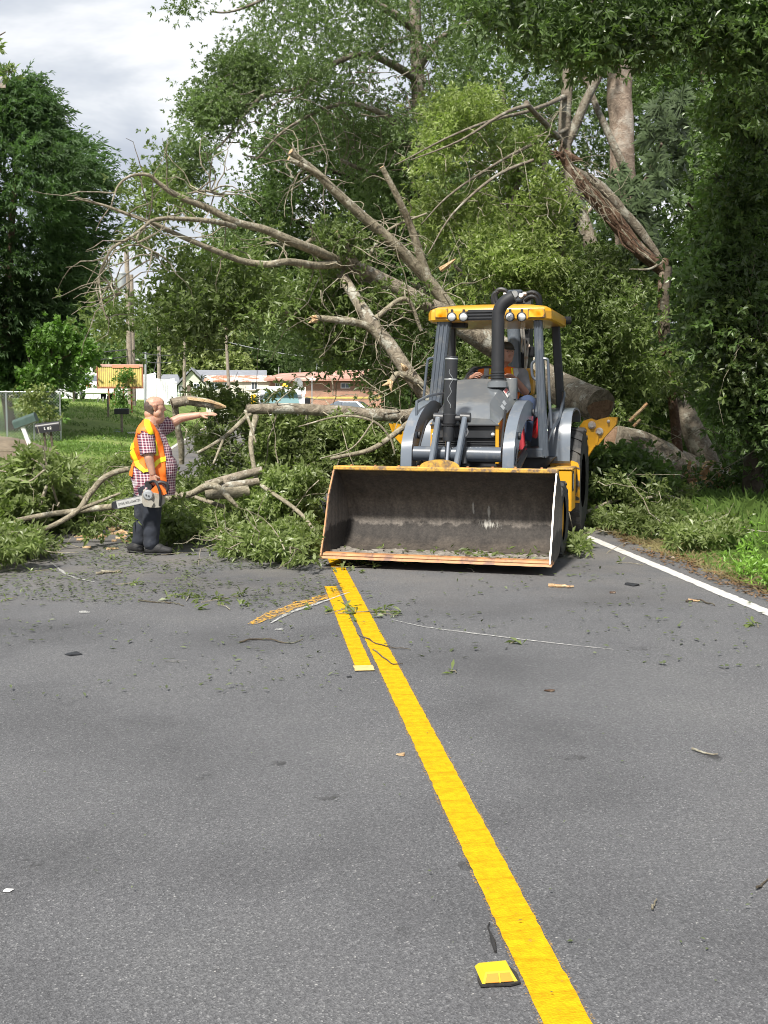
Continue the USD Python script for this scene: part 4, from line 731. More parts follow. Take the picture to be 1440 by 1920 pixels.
branch('tall leafy branch on the left edge of the road below the mailboxes', [[(60, 980, 13.4, 4), (90, 900, 13.6, 3), (80, 850, 13.7, 2)]], [([(10, 880), (60, 850), (105, 868), (140, 915), (125, 970), (60, 980), (0, 960)], 13.2, 15.2, 70)], L=0.10, W=0.042)
branch('dark leafy clump at the left edge of the picture nearest the camera', [[(-40, 1010, 12, 5), (40, 1000, 12, 4), (90, 1030, 11.8, 2)]], [([(-60, 992), (30, 992), (65, 1008), (88, 1025), (50, 1036), (-60, 1040)], 12.0, 13.6, 52)], mat='fallen_leaf', L=0.085)
branch('leafy debris strewn around the lichened ground logs', None, [([(250, 930), (340, 930), (340, 1000), (300, 1010), (250, 990)], 12.5, 13.8, 22), ([(400, 1000), (470, 990), (500, 1010), (430, 1025)], 11.8, 12.8, 6)], ntw=14, rad=0.25)
branch('leafy branches piled against the rear tyre of the backhoe', [[(1100, 960, 14, 4), (1180, 930, 14.6, 4), (1290, 920, 15, 3)]], [([(1095, 905), (1180, 890), (1280, 920), (1290, 978), (1200, 984), (1125, 980), (1098, 958)], 13.8, 16.4, 92)], mat='fallen_leaf')
branch('dark glossy leaves below the yellow stabilizer', None, [([(1098, 850), (1160, 840), (1240, 870), (1250, 920), (1180, 930), (1100, 920)], 14.4, 16, 74)], mat='dark_leaf', L=0.11, W=0.052, k=6)
branch('leafy branch heaped below the splintered stump', [[(1230, 960, 15, 3), (1300, 940, 15.4, 3)]], [([(1240, 945), (1280, 950), (1320, 968), (1390, 975), (1390, 1000), (1300, 1010), (1240, 995)], 13.2, 15.6, 56)], mat='fallen_leaf')
branch('thin leafy scraps beside the front tyre at the white line', None, [([(1066, 1012), (1090, 1010), (1095, 1022), (1072, 1026)], 12.4, 13.2, 3)], rad=0.16, per=14, ntw=6)
branch('olive shrub branch in front of the rough grass by the mailboxes', None, [([(110, 872), (230, 858), (300, 868), (320, 905), (200, 910), (120, 900)], 17.5, 25, 34)], gate=0.45, L=0.10)
branch('leafy branch far down the road behind the man', None, [([(340, 800), (420, 790), (470, 800), (480, 850), (380, 850)], 17, 19, 8)], gate=0.46)
# young magnolia like sprig with big pale leaves
t = thing('pale_sprig', 'sprig of large pale leaves in front of the leaning mailbox post', 'sprig', Gd(100, 960))
for x, y, a, L in [(45, 867, 2.7, 1), (62, 905, 3.0, 1.0), (75, 850, 2.6, .9), (52, 878, -2.9, 1.1), (58, 855, 2.0, .9), (90, 850, 0.5, 1), (95, 846, 0.9, .8), (66, 862, -2.4, 1), (100, 855, 0.1, .8), (40, 900, 2.9, 1.2), (30, 915, -2.6, 1.0), (72, 872, 1.3, .8), (26, 872, 2.3, .8), (84, 862, 1.8, .7)]:
    p = P(x, y, 12.6); d = np.array([[math.cos(a), -0.3, math.sin(a) * 0.8]])
    obj('leaf', leaf_mesh(p[None], d, 0.15 * L, 0.055 * L, rng, up=0.6), 'pale_leaf', t, world=True)
limb(t, [(110, 950, 13.6, 2.5), (85, 880, 13.3, 2), (60, 860, 13.2, 1.2)], 'bark_branch', rng, name='stem', sides=6); limb(t, [(85, 880, 13.3, 2), (60, 900, 13.2, 1.4), (40, 905, 13.2, 1)], 'bark_branch', rng, name='stem', sides=6)

# bare limbs on the ground
def bare(label, paths, name='bare_branch', mat='bark_branch', cuts=(), group=None):
    x, y = paths[0][0][:2]; t = thing(name, label, 'branch' if name != 'log' else 'log', Gd(x, y), group)
    for q in paths: limb(t, q, mat, rng, name='stem', sides=10, wob=0.06, jit=0.12)
    for q, i in cuts:
        a = P(*paths[q][i][:3]); b = P(*paths[q][i + 1 if i == 0 else i - 1][:3]); cut_end(t, a, a - b, paths[q][i][3] * paths[q][i][2] / FPX * 0.95, 'fresh_wood')
    return t
bare('long bare pole lying level behind the chainsaw bar', [[(28, 977, 12.9, 5), (90, 965, 13, 5), (150, 957, 13, 5.5), (210, 950, 13.05, 6), (270, 944, 13.1, 6), (340, 930, 13.2, 6)]], cuts=[(0, 0)])
bare('crooked bare branch arching up toward the orange vest', [[(58, 1000, 12.4, 4), (100, 985, 12.5, 4.5), (145, 958, 12.6, 5), (165, 930, 12.7, 5.5), (190, 900, 12.8, 5.5), (215, 886, 12.9, 5.5), (240, 880, 13, 5)], [(150, 955, 12.6, 4), (200, 935, 12.8, 3), (225, 925, 12.9, 2)], [(30, 1020, 12.2, 3), (58, 1000, 12.4, 4)]])
bare('curved grey branch on the road to the right of the man', [[(315, 905, 13.2, 5), (332, 930, 13.1, 6), (360, 925, 13.1, 6), (385, 912, 13.1, 6.5), (405, 913, 13.1, 7), (430, 935, 13.0, 5), (445, 950, 13, 3)], [(390, 912, 13.1, 6), (415, 900, 13.2, 6)]])
bare('pale lichened log lying on the leaves, upper of the two', [[(385, 908, 13.4, 6), (430, 898, 13.4, 9), (470, 886, 13.5, 8), (492, 880, 13.5, 7)], [(416, 912, 13.3, 6), (430, 900, 13.4, 7)]], name='log', mat='bark_log', cuts=[(0, 3)])
bare('greenish lichened log lying on the leaves, lower of the two', [[(405, 915, 13.2, 7), (440, 910, 13.25, 8), (485, 903, 13.3, 7)]], name='log', mat='bark_log')
bare('stubby brown log end among the leaves', [[(385, 928, 13.1, 9), (430, 925, 13.1, 11), (466, 920, 13.15, 10)]], name='log', mat='bark_branch', cuts=[(0, 2)])
bare('pale peeled stick curving through the pile beneath the stump', [[(1160, 965, 14.3, 2), (1185, 945, 14.3, 3), (1220, 932, 14.3, 3), (1250, 930, 14.4, 3.4), (1285, 940, 14.5, 2)], [(1205, 935, 14.3, 2.4), (1170, 960, 14.2, 1.5)]])
bare('thin pale broken branch low between bucket and man', [[(400, 1005, 12.4, 2), (440, 1008, 12.3, 2.5), (465, 1012, 12.2, 1.5)], [(420, 1006, 12.35, 2), (410, 990, 12.5, 1)]])
bare('long thin dead branch arched through the middle of the leaf pile', [[(560, 800, 13.2, 1.2), (640, 780, 13.2, 2), (700, 790, 13.2, 2.4), (730, 820, 13.2, 2), (740, 850, 13.2, 1.5)], [(700, 790, 13.2, 2), (660, 840, 13, 1.4), (600, 860, 12.9, 1)], [(480, 830, 13.3, 1.5), (470, 800, 13.4, 2.6), (460, 770, 13.6, 3)]])
# ------------------------------------------------------------------ houses, fences, poles, signs and vehicles beyond
rng = np.random.default_rng(5)
simple('white_vinyl', (0.78, 0.79, 0.80), 0.35, noise=0.04); simple('house_green', (0.55, 0.60, 0.47), 0.7, noise=0.06); simple('house_cream', (0.66, 0.65, 0.55), 0.7, noise=0.08, dirt=(0.45, 0.43, 0.36), dscale=0.8)
simple('house_teal', (0.36, 0.43, 0.41), 0.7, noise=0.06); simple('roof_grey', (0.19, 0.20, 0.225), 0.8, noise=0.15, nscale=2); simple('roof_rust', (0.58, 0.53, 0.48), 0.7, noise=0.1, dirt=(0.36, 0.15, 0.08), dscale=0.55, dlo=0.46, dhi=0.52)
simple('roof_brick', (0.42, 0.22, 0.17), 0.8, noise=0.2, nscale=1.0, dirt=(0.55, 0.47, 0.42), dscale=0.5); simple('white_trim', (0.8, 0.8, 0.78), 0.5, noise=0.03); simple('door_dark', (0.12, 0.09, 0.07), 0.5)
simple('galvanized', (0.42, 0.44, 0.45), 0.45, metal=0.6, noise=0.15); simple('sign_face', (0.62, 0.50, 0.15), 0.5, noise=0.18, nscale=2.5, dirt=(0.42, 0.34, 0.16), dscale=2.0); simple('rust', (0.30, 0.12, 0.065), 0.85, noise=0.35, nscale=6)
simple('rust_pale', (0.55, 0.34, 0.29), 0.8, noise=0.2, nscale=3); simple('orange_tin', (0.70, 0.30, 0.18), 0.5, noise=0.1); simple('red_roof', (0.42, 0.15, 0.14), 0.7, noise=0.1); simple('black_plastic', (0.018, 0.018, 0.021), 0.42, noise=0.2)
simple('mailbox_green', (0.045, 0.075, 0.065), 0.4, noise=0.2); simple('white_paint', (0.72, 0.72, 0.70), 0.5, noise=0.06, dirt=(0.4, 0.37, 0.3), dscale=5); simple('sticker_white', (0.75, 0.74, 0.72), 0.5, noise=0.05)
simple('car_white', (0.72, 0.73, 0.75), 0.25, noise=0.02, coat=0.6); simple('car_blue', (0.035, 0.06, 0.11), 0.25, coat=0.8); simple('truck_white', (0.75, 0.76, 0.78), 0.3, coat=0.5); simple('rubber', (0.022, 0.022, 0.023), 0.85, noise=0.3, nscale=20, bump=0.3)
simple('tail_red', (0.45, 0.02, 0.015), 0.2, coat=1.0); simple('tail_orange', (0.55, 0.13, 0.03), 0.25, coat=1.0); simple('bumper_grey', (0.25, 0.25, 0.26), 0.6); simple('yellow_plastic', (0.75, 0.45, 0.02), 0.45, noise=0.05); simple('bucket_blue', (0.55, 0.62, 0.72), 0.4, noise=0.15)
simple('chrome', (0.75, 0.75, 0.76), 0.12, metal=1.0); simple('grey_paper', (0.5, 0.5, 0.48), 0.8)
def glassmat(name, tint, rough=0.04, see=0.6):
    MAT[name] = usdkit.material(stage, '/World/Looks/' + name, {'f': ('fresnel', {'IOR': 1.5}), 't': ('transparent_bsdf', {'color': tint}), 'gl': ('glossy_bsdf', {'color': (1, 1, 1), 'roughness': rough}), 'm': ('mix_closure', {})},
        [('f.fac', 'm.fac'), ('t.BSDF', 'm.closure1'), ('gl.BSDF', 'm.closure2')], surface='m.closure')
glassmat('window_glass', (0.35, 0.42, 0.45)); glassmat('clear_glass', (0.85, 0.88, 0.88)); glassmat('teal_glass', (0.32, 0.48, 0.50))
MAT['beacon'] = usdkit.material(stage, '/World/Looks/beacon', {'e': ('emission', {'color': (1.0, 0.50, 0.05), 'strength': 2.2})}, [], surface='e.emission')
MAT['brick_wall'] = usdkit.material(stage, '/World/Looks/brick_wall', {'tc': ('texture_coordinate', {}), 'mp': ('mapping', {'rotation': (PI / 2, 0, 0)}), 'b': ('brick_texture', {'scale': 1.0, 'brick_width': 0.22, 'row_height': 0.075, 'mortar_size': 0.01, 'color1': (0.34, 0.16, 0.10), 'color2': (0.44, 0.22, 0.14), 'mortar': (0.40, 0.34, 0.28)}),
    'n': ('noise_texture', {'scale': 0.7, 'detail': 5}), 'r': ('rgb_ramp', {'ramp': [(0.3, (0.75, 0.75, 0.75)), (0.7, (1.2, 1.15, 1.1))]}), 'm': ('mix', {'mix_type': 'multiply', 'fac': 1.0}), 'p': ('principled_bsdf', {'roughness': 0.9})},
    [('tc.object', 'mp.vector'), ('mp.vector', 'b.vector'), ('tc.object', 'n.vector'), ('n.fac', 'r.fac'), ('b.color', 'm.color1'), ('r.color', 'm.color2'), ('m.color', 'p.base_color')], surface='p.BSDF')

def px_box(parent, name, x0, y0, x1, y1, d, depth, mat, **kw):
    """A box whose front face covers a rectangle of the view at depth d."""
    a, b = P(x0, y1, d), P(x1, y0, d)
    return obj(name, MB().box((a[0], d, a[2]), (b[0], d + depth, b[2])), mat, parent, world=True, **kw)
def window(parent, x0, y0, x1, y1, d, bars=1):
    a, b = P(x0, y1, d), P(x1, y0, d); f = 0.06; m = MB()
    m.box((a[0] - f, d - 0.05, a[2] - f), (b[0] + f, d + 0.01, a[2])).box((a[0] - f, d - 0.05, b[2]), (b[0] + f, d + 0.01, b[2] + f)).box((a[0] - f, d - 0.05, a[2]), (a[0], d + 0.01, b[2])).box((b[0], d - 0.05, a[2]), (b[0] + f, d + 0.01, b[2]))
    for i in range(bars): u = a[0] + (b[0] - a[0]) * (i + 1) / (bars + 1); m.box((u - 0.02, d - 0.04, a[2]), (u + 0.02, d + 0.005, b[2]))
    w = obj('window', m, 'white_trim', parent, world=True)
    obj('pane', MB().box((a[0], d - 0.02, a[2]), (b[0], d - 0.008, b[2])), 'window_dark', w, world=True)
simple('window_dark', (0.10, 0.12, 0.14), 0.08, coat=1.0)
# house with the grey gable roof
d = 118
t = thing('gable_house', 'pale green house with grey gable roof beyond the poles', 'house', base_at(365, 745, d))
g = float(zground(P(365, 745, d)[0], d)); L_, A_, R_ = P(334, 724, d), P(359, 695, d), P(388, 724, d)
wall = [(L_[0], g), (R_[0], g), (R_[0], R_[2]), (A_[0], A_[2]), (L_[0], L_[2])]
obj('wall', MB().prism(wall, 0, 8, (0, d, 0)), 'house_green', t, world=True)
rp = [(L_[0] - 0.4, L_[2] - 0.25), (A_[0], A_[2] + 0.12), (R_[0] + 0.4, R_[2] - 0.25), (R_[0] + 0.4, R_[2] - 0.05), (A_[0], A_[2] + 0.36), (L_[0] - 0.4, L_[2] - 0.05)]
obj('roof', MB().prism(rp, -0.35, 8.3, (0, d, 0)), 'roof_grey', t, world=True)
W0, W1 = P(385, 722, d + 2), P(460, 696, d + 6)
obj('wall', MB().box((R_[0], d + 2, g), (W1[0] + 2, d + 9, W0[2])), 'house_green', t, world=True)
obj('roof', MB().hull([(A_[0], d + 5.5, A_[2] + 0.2), (W1[0] + 2.3, d + 5.5, A_[2] + 0.2), (R_[0] - 0.3, d + 1.7, W0[2]), (W1[0] + 2.3, d + 1.7, W0[2]), (R_[0] - 0.3, d + 9.3, W0[2]), (W1[0] + 2.3, d + 9.3, W0[2])]), 'roof_grey', t, world=True)
window(t, 336, 724, 343, 737, d); window(t, 364, 720, 374, 735, d); px_box(t, 'door', 351, 722, 358, 745, d - 0.05, 0.06, 'door_dark')
t = thing('teal_house', 'low blue grey house wing with dark grey roof left of the gable house', 'house', base_at(318, 745, 122))
px_box(t, 'wall', 296, 719, 338, 752, 122, 6, 'house_teal'); a, b = P(292, 720, 121.5), P(342, 702, 125)
obj('roof', MB().hull([(a[0], 121.4, a[2]), (b[0], 121.4, a[2]), (a[0] + 0.5, 125, b[2]), (b[0] - 0.5, 125, b[2]), (a[0], 128.6, a[2]), (b[0], 128.6, a[2])]), 'roof_grey', t, world=True)
window(t, 304, 726, 318, 734, 122, 2)
t = thing('green_fence', 'low green wire fence before the blue grey house', 'fence', base_at(322, 748, 112))
for x in (306, 314, 322, 330, 338): px_box(t, 'post', x, 733, x + 1, 750, 112, 0.06, 'mailbox_green')
for y in (734, 741, 747): px_box(t, 'rail', 306, y, 339, y + 0.8, 112.07, 0.03, 'mailbox_green')
# rusty roofed trailer
d = 104; g = float(zground(P(440, 745, d)[0], d))
t = thing('mobile_home', 'cream mobile home with rusty metal roof', 'mobile home', base_at(440, 745, d))
a, b = P(386, 716, d), P(507, 716, d)
obj('wall', MB().box((a[0], d, g), (b[0], d + 4.2, a[2])), 'house_cream', t, world=True)
x = a[0] - 0.2; n = 14; w = (b[0] - a[0] + 0.4) / n; zr = P(440, 704, d + 2)[2]
for i in range(n):
    obj('roof_panel', MB().hull([(x + w * i + 0.01, d - 0.2, a[2]), (x + w * (i + 1) - 0.01, d - 0.2, a[2]), (x + w * i + 0.01, d + 2.1, zr), (x + w * (i + 1) - 0.01, d + 2.1, zr), (x + w * i + 0.01, d + 4.4, a[2]), (x + w * (i + 1) - 0.01, d + 4.4, a[2]), (x + w * i + 0.01, d - 0.2, a[2] + 0.06), (x + w * (i + 1) - 0.01, d - 0.2, a[2] + 0.06)]), 'roof_rust', t, world=True)
window(t, 391, 718, 408, 731, d, 2); window(t, 421, 718, 428, 725, d); window(t, 472, 717, 482, 730, d)
px_box(t, 'skirting', 386, 741, 507, 747, d - 0.03, 0.03, 'white_trim')
# long brick building
d = 98; g = float(zground(P(600, 745, d)[0], d))
t = thing('brick_building', 'long low red brick building with pinkish roof edge', 'building', base_at(600, 745, d))
a, b = P(507, 713, d), P(720, 708, d)
obj('wall', MB().box((a[0], d, g - 0.3), (b[0], d + 9, a[2] - 0.05)), 'brick_wall', t, world=True)
obj('roof', MB().hull([(a[0] - 0.6, d - 0.6, a[2] - 0.06), (b[0] + 0.5, d - 0.6, a[2] - 0.06), (a[0] - 0.6, d - 0.6, a[2] + 0.14), (b[0] + 0.5, d - 0.6, a[2] + 0.14), (a[0] + 1, d + 6, P(510, 700, d + 6)[2]), (b[0], d + 6, P(720, 692, d + 6)[2]), (a[0], d + 9.5, a[2]), (b[0], d + 9.5, a[2])]), 'roof_brick', t, world=True)
px_box(t, 'painted_base', 507, 744, 720, 747.5, d - 0.04, 0.04, 'sign_face')
for x0, x1 in ((517, 523), (640, 655)): window(t, x0, 719, x1, 727, d)
for x in (522, 562): px_box(t, 'vent_pipe', x, 688, x + 1.2, 702, d + 5, 0.1, 'galvanized')
# red roofed shed behind the fence
t = thing('red_shed', 'dull red gable end showing over the white fence', 'shed', base_at(185, 745, 92))
A_, B_, C_ = P(172, 712, 92), P(187, 684, 92), P(202, 712, 92); g = float(zground(A_[0], 92))
obj('wall', MB().prism([(A_[0], g), (C_[0], g), (C_[0], C_[2]), (B_[0], B_[2]), (A_[0], A_[2])], 0, 4, (0, 92, 0)), 'red_roof', t, world=True)
for s0, s1 in ((A_, B_), (B_, C_)): obj('roof', MB().bar((s0[0], 94, s0[2] + 0.1), (s1[0], 94, s1[2] + 0.1), 4.4, 0.1, up=(0, 0, 1)), 'rust', t, world=True)
# white vinyl fence
d = 74; t = thing('vinyl_fence', 'white vinyl privacy fence with capped posts behind the sign board', 'fence', base_at(230, 750, d))
xs = [60, 98, 130, 173, 220, 255, 291, 330]
for i, x in enumerate(xs):
    p = P(x, 745, d); z0 = float(zground(p[0], d)); h = 2.0
    m = MB().box((p[0] - 0.07, d - 0.07, z0 - 0.1), (p[0] + 0.07, d + 0.07, z0 + h), ch=0.01).hull([(p[0] + a * 0.095, d + b * 0.095, z0 + h) for a in (-1, 1) for b in (-1, 1)] + [(p[0], d, z0 + h + 0.14)] + [(p[0] + a * 0.095, d + b * 0.095, z0 + h + 0.03) for a in (-1, 1) for b in (-1, 1)])
    obj('post', m, 'white_vinyl', t, world=True)
    if i + 1 < len(xs):
        q = P(xs[i + 1], 745, d); n = 8; w = (q[0] - p[0] - 0.14) / n
        for k in range(n): obj('panel', MB().box((p[0] + 0.07 + w * k + 0.006, d - 0.02, z0 + 0.1), (p[0] + 0.07 + w * (k + 1) - 0.006, d + 0.02, z0 + 1.78 - 0.1 * math.sin(PI * (k + 0.5) / n)), ch=0.006), 'white_vinyl', t, world=True)
        obj('rail', MB().box((p[0] + 0.07, d - 0.035, z0 + 0.08), (q[0] - 0.07, d - 0.021, z0 + 0.2)), 'white_vinyl', t, world=True)
# derelict sign board
d = 56; t = thing('sign_board', 'derelict sign frame with yellowed ribbed face and orange strip on top', 'sign', base_at(225, 755, d))
a, b = P(184, 725, d), P(266, 688, d); n = 22; w = (b[0] - a[0]) / n
for i in range(n): obj('ribbed_panel', MB().hull([(a[0] + w * i + 0.004, d, a[2]), (a[0] + w * (i + 1) - 0.004, d, a[2]), (a[0] + w * (i + .5), d - 0.02, a[2]), (a[0] + w * i + 0.004, d, b[2]), (a[0] + w * (i + 1) - 0.004, d, b[2]), (a[0] + w * (i + .5), d - 0.02, b[2])]), 'sign_face', t, world=True)
obj('backing', MB().box((a[0], d + 0.003, a[2]), (b[0], d + 0.14, b[2])), 'rust_pale', t, world=True)
for (u0, u1, v0, v1) in ((a[0] - .05, b[0] + .05, a[2] - .09, a[2] - .003), (a[0] - .05, a[0] - .003, a[2], b[2]), (b[0] + .003, b[0] + .05, a[2], b[2])): obj('frame', MB().box((u0, d - 0.05, v0), (u1, d + 0.16, v1)), 'rust', t, world=True)
obj('top_panel', MB().box((a[0] - .05, d - 0.04, b[2] + .003), (b[0] + .05, d + 0.16, b[2] + 0.13)), 'rust_pale', t, world=True)
px_box(t, 'orange_strip', 210, 684.5, 261, 689.6, d - 0.05, 0.2, 'orange_tin')
for x in (203, 231, 214, 246): p = P(x, 726, d); obj('post', MB().box((p[0] - .035, d + .03, float(zground(p[0], d)) - .1), (p[0] + .035, d + .1, a[2] - 0.095)), 'rust', t, world=True)
t = thing('climbing_vine', 'green vine climbing over the derelict sign face', 'vine', base_at(232, 755, d - 0.3))
foliage(t, [([(222, 715), (228, 700), (238, 692), (245, 700), (240, 722), (228, 730)], d - 0.35, d - 0.1, 10), ([(212, 762), (224, 730), (234, 740), (236, 770), (215, 772)], d - 0.8, d - 0.2, 16)], 'maple_leaf', 0.11, 0.08, rng, k=5, per=14, rad=0.4, gate=0.0, ground=False)
limb(t, [(226, 772, d - 0.3, 1), (226, 730, d - 0.2, 0.8), (240, 700, d - 0.15, 0.6)], 'bark_branch', rng, name='stem', sides=5)
t = thing('wooden_stake', 'thin weathered wooden stake in the lawn left of the sign', 'stake', base_at(202, 775, 50))
p = P(202, 742, 50); z0 = float(zground(p[0], 50)); obj('stake', MB().box((p[0] - .04, 50, z0 - .1), (p[0] + .04, 50.05, p[2])), 'pole_wood', t, world=True)
for i, x in enumerate((184, 193)):
    t = thing('white_stake', ['white stake in the lawn behind the car bumper, left one', 'white stake in the lawn behind the car bumper, right one'][i], 'stake', base_at(x, 758, 57)); p = P(x, 744, 57); z0 = float(zground(p[0], 57))
    obj('stake', MB().box((p[0] - .03, 57, z0 - .1), (p[0] + .03, 57.04, p[2])), 'white_trim', t, world=True)
# poles
def pole(label, x0, x1, ytop, d, r, mat='pole_wood', name='utility_pole', cross=None, group=None):
    b = base_at(x0, 745, d, -0.2); top = P(x1, ytop, d); t = thing(name, label, 'pole', b, group)
    obj('shaft', MB().tube([b, b + (top - b) * 0.5, top], [r * 1.15, r, r * 0.85], 12), mat, t, world=True, smooth=40)
    if cross:
        for yy, w in cross:
            p = P(x1, yy, d); obj('crossarm', MB().box((p[0] - w, d - 0.2, p[2] - 0.06), (p[0] + w, d - 0.11, p[2] + 0.06)), mat, t, world=True)
            for s in (-0.9, -0.45, 0.45, 0.9): obj('insulator', MB().lathe([(0.0, 0.2), (0.035, 0.19), (0.05, 0.1), (0.035, 0.06), (0.03, 0)], (p[0] + s * w, d - 0.155, p[2] + 0.06), (0, 0, 1), 8), 'bumper_grey', t, world=True, smooth=True)
    return t
t = pole('wooden pole with grey transformer, taller of the pair behind the sign', 245, 237, 468, 62, 0.14)
p = P(229, 527, 62); obj('transformer', MB().lathe([(0, -0.45), (0.24, -0.44), (0.25, -0.4), (0.25, 0.34), (0.27, 0.35), (0.27, 0.4), (0.2, 0.47), (0, 0.48)], p, (0, 0, 1), 16), 'galvanized', t, world=True, smooth=40)
obj('bracket', MB().box((p[0], p[1] - .04, p[2] - .05), (P(238, 527, 62)[0], p[1] + .04, p[2] + .05)), 'galvanized', t, world=True)
pole('shorter wooden pole standing right beside the transformer pole', 250, 246, 515, 63, 0.13)
pole('brown wooden pole left of the gable house', 298, 298, 585, 84, 0.14)
pole('slim wooden pole standing before the grey gable', 345, 346, 600, 96, 0.13)
pole('slanting pale pole in front of the rusty trailer', 432, 422, 600, 88, 0.12)
pole('slim metal pole between the vinyl fence posts', 272, 273, 660, 70, 0.07, 'galvanized')
pole('small distant pole rising behind the brick building', 606, 605, 655, 125, 0.12)
pole('small bent lamp pole above the brick roof', 594, 594, 682, 120, 0.07, 'galvanized')
t = pole('pole at the left frame edge with a wooden crossarm', -30, -30, 120, 40, 0.15)
p = P(-30, 163, 40); obj('crossarm', MB().box((p[0] - .9, 39.75, p[2] - .07), (P(13, 163, 40)[0], 39.85, p[2] + .07)), 'pole_wood', t, world=True)
q = P(6, 158, 40); obj('insulator', MB().lathe([(0.0, 0.24), (0.05, 0.22), (0.08, 0.12), (0.05, 0.06), (0.05, 0)], (q[0], 39.8, p[2] + .07), (0, 0, 1), 10), 'bumper_grey', t, world=True, smooth=True)
simple('wire', (0.05, 0.05, 0.055), 0.6); simple('wire_pale', (0.45, 0.46, 0.46), 0.5)
def wire(label, pts, r=0.03, mat='wire', sag=0.3):
    p = np.array([P(*q) for q in pts]); k = np.linspace(0, 1, 14)[:, None]; c = p[0] * (1 - k) + p[-1] * k; c[:, 2] -= sag * 4 * k[:, 0] * (1 - k[:, 0])
    t = obj('overhead_wire', MB().tube(c, r, 4), mat, label=label, category='wire', group='overhead wires')
wire('overhead wire from the cedar to the transformer pole, upper', [(-30, 640, 50), (240, 655, 62)]); wire('overhead wire from the cedar to the transformer pole, lower', [(-30, 660, 50), (240, 668, 62)])
wire('upper overhead wire between the transformer pole and the slim pole', [(240, 655, 62), (346, 660, 96)]); wire('lower overhead wire between the transformer pole and the slim pole', [(240, 672, 62), (346, 672, 96)])
wire('wire dropping from the slim pole toward the trailer', [(346, 640, 96), (423, 655, 88)]); wire('wire from the slanting pole toward the right', [(422, 640, 88), (640, 672, 98)], mat='wire_pale'); wire('guy wire slanting down from the brown pole', [(298, 660, 84), (270, 745, 80)])
wire('pale service wire crossing above the brick building', [(495, 612, 90), (600, 620, 90)], r=0.03, mat='wire_pale', sag=0.05)
# road signs far down the road
def sign_post(label, x, y0, y1, d, build):
    t = thing('road_sign', label, 'sign', base_at(x, 745, d)); p = P(x, y1, d); z0 = float(zground(p[0], d))
    obj('post', MB().box((p[0] - .03, d, z0 - .1), (p[0] + .03, d + .05, P(x, y0, d)[2])), 'galvanized', t, world=True); build(t, d); return t
def octo(t, d):
    c = P(559, 722, d); r = 0.40; obj('sign_plate', MB().prism([(c[0] + 0.65 * r * math.cos(PI / 8 + k * PI / 4), c[2] + r * math.sin(PI / 8 + k * PI / 4)) for k in range(8)], -0.03, -0.02, (0, d, 0)), 'galvanized', t, world=True)
sign_post('bare metal back of an octagonal sign above the white truck', 559, 715, 745, 60, octo)
def speed(t, d):
    a, b = P(562, 739, d), P(573, 725, d); obj('sign_plate', MB().box((a[0], d - .03, a[2]), (b[0], d - .02, b[2])), 'white_trim', t, world=True)
    tm = meshkit.text_mesh('35', 0.17); v = np.array(tm.vertices); v = v - v.mean(0); c = (a + b) / 2
    obj('numerals', (np.stack([v[:, 0] + c[0], v[:, 2] + d - .033, v[:, 1] + c[2] - .07], 1), tm.faces), 'black_plastic', t, world=True)
sign_post('white speed limit sign right of the truck', 568, 738, 760, 58, speed)
def street(t, d):
    p = P(585, 711, d); obj('name_blade', MB().box((p[0] - .19, d - .03, p[2] - .06), (p[0] + .19, d - .02, p[2] + .06)), 'white_trim', t, world=True); obj('name_blade', MB().box((p[0] - .01, d - .2, p[2] + .065), (p[0] + .01, d + .2, p[2] + .17)), 'white_trim', t, world=True)
sign_post('thin street name sign before the brick wall', 585, 711, 745, 62, street)
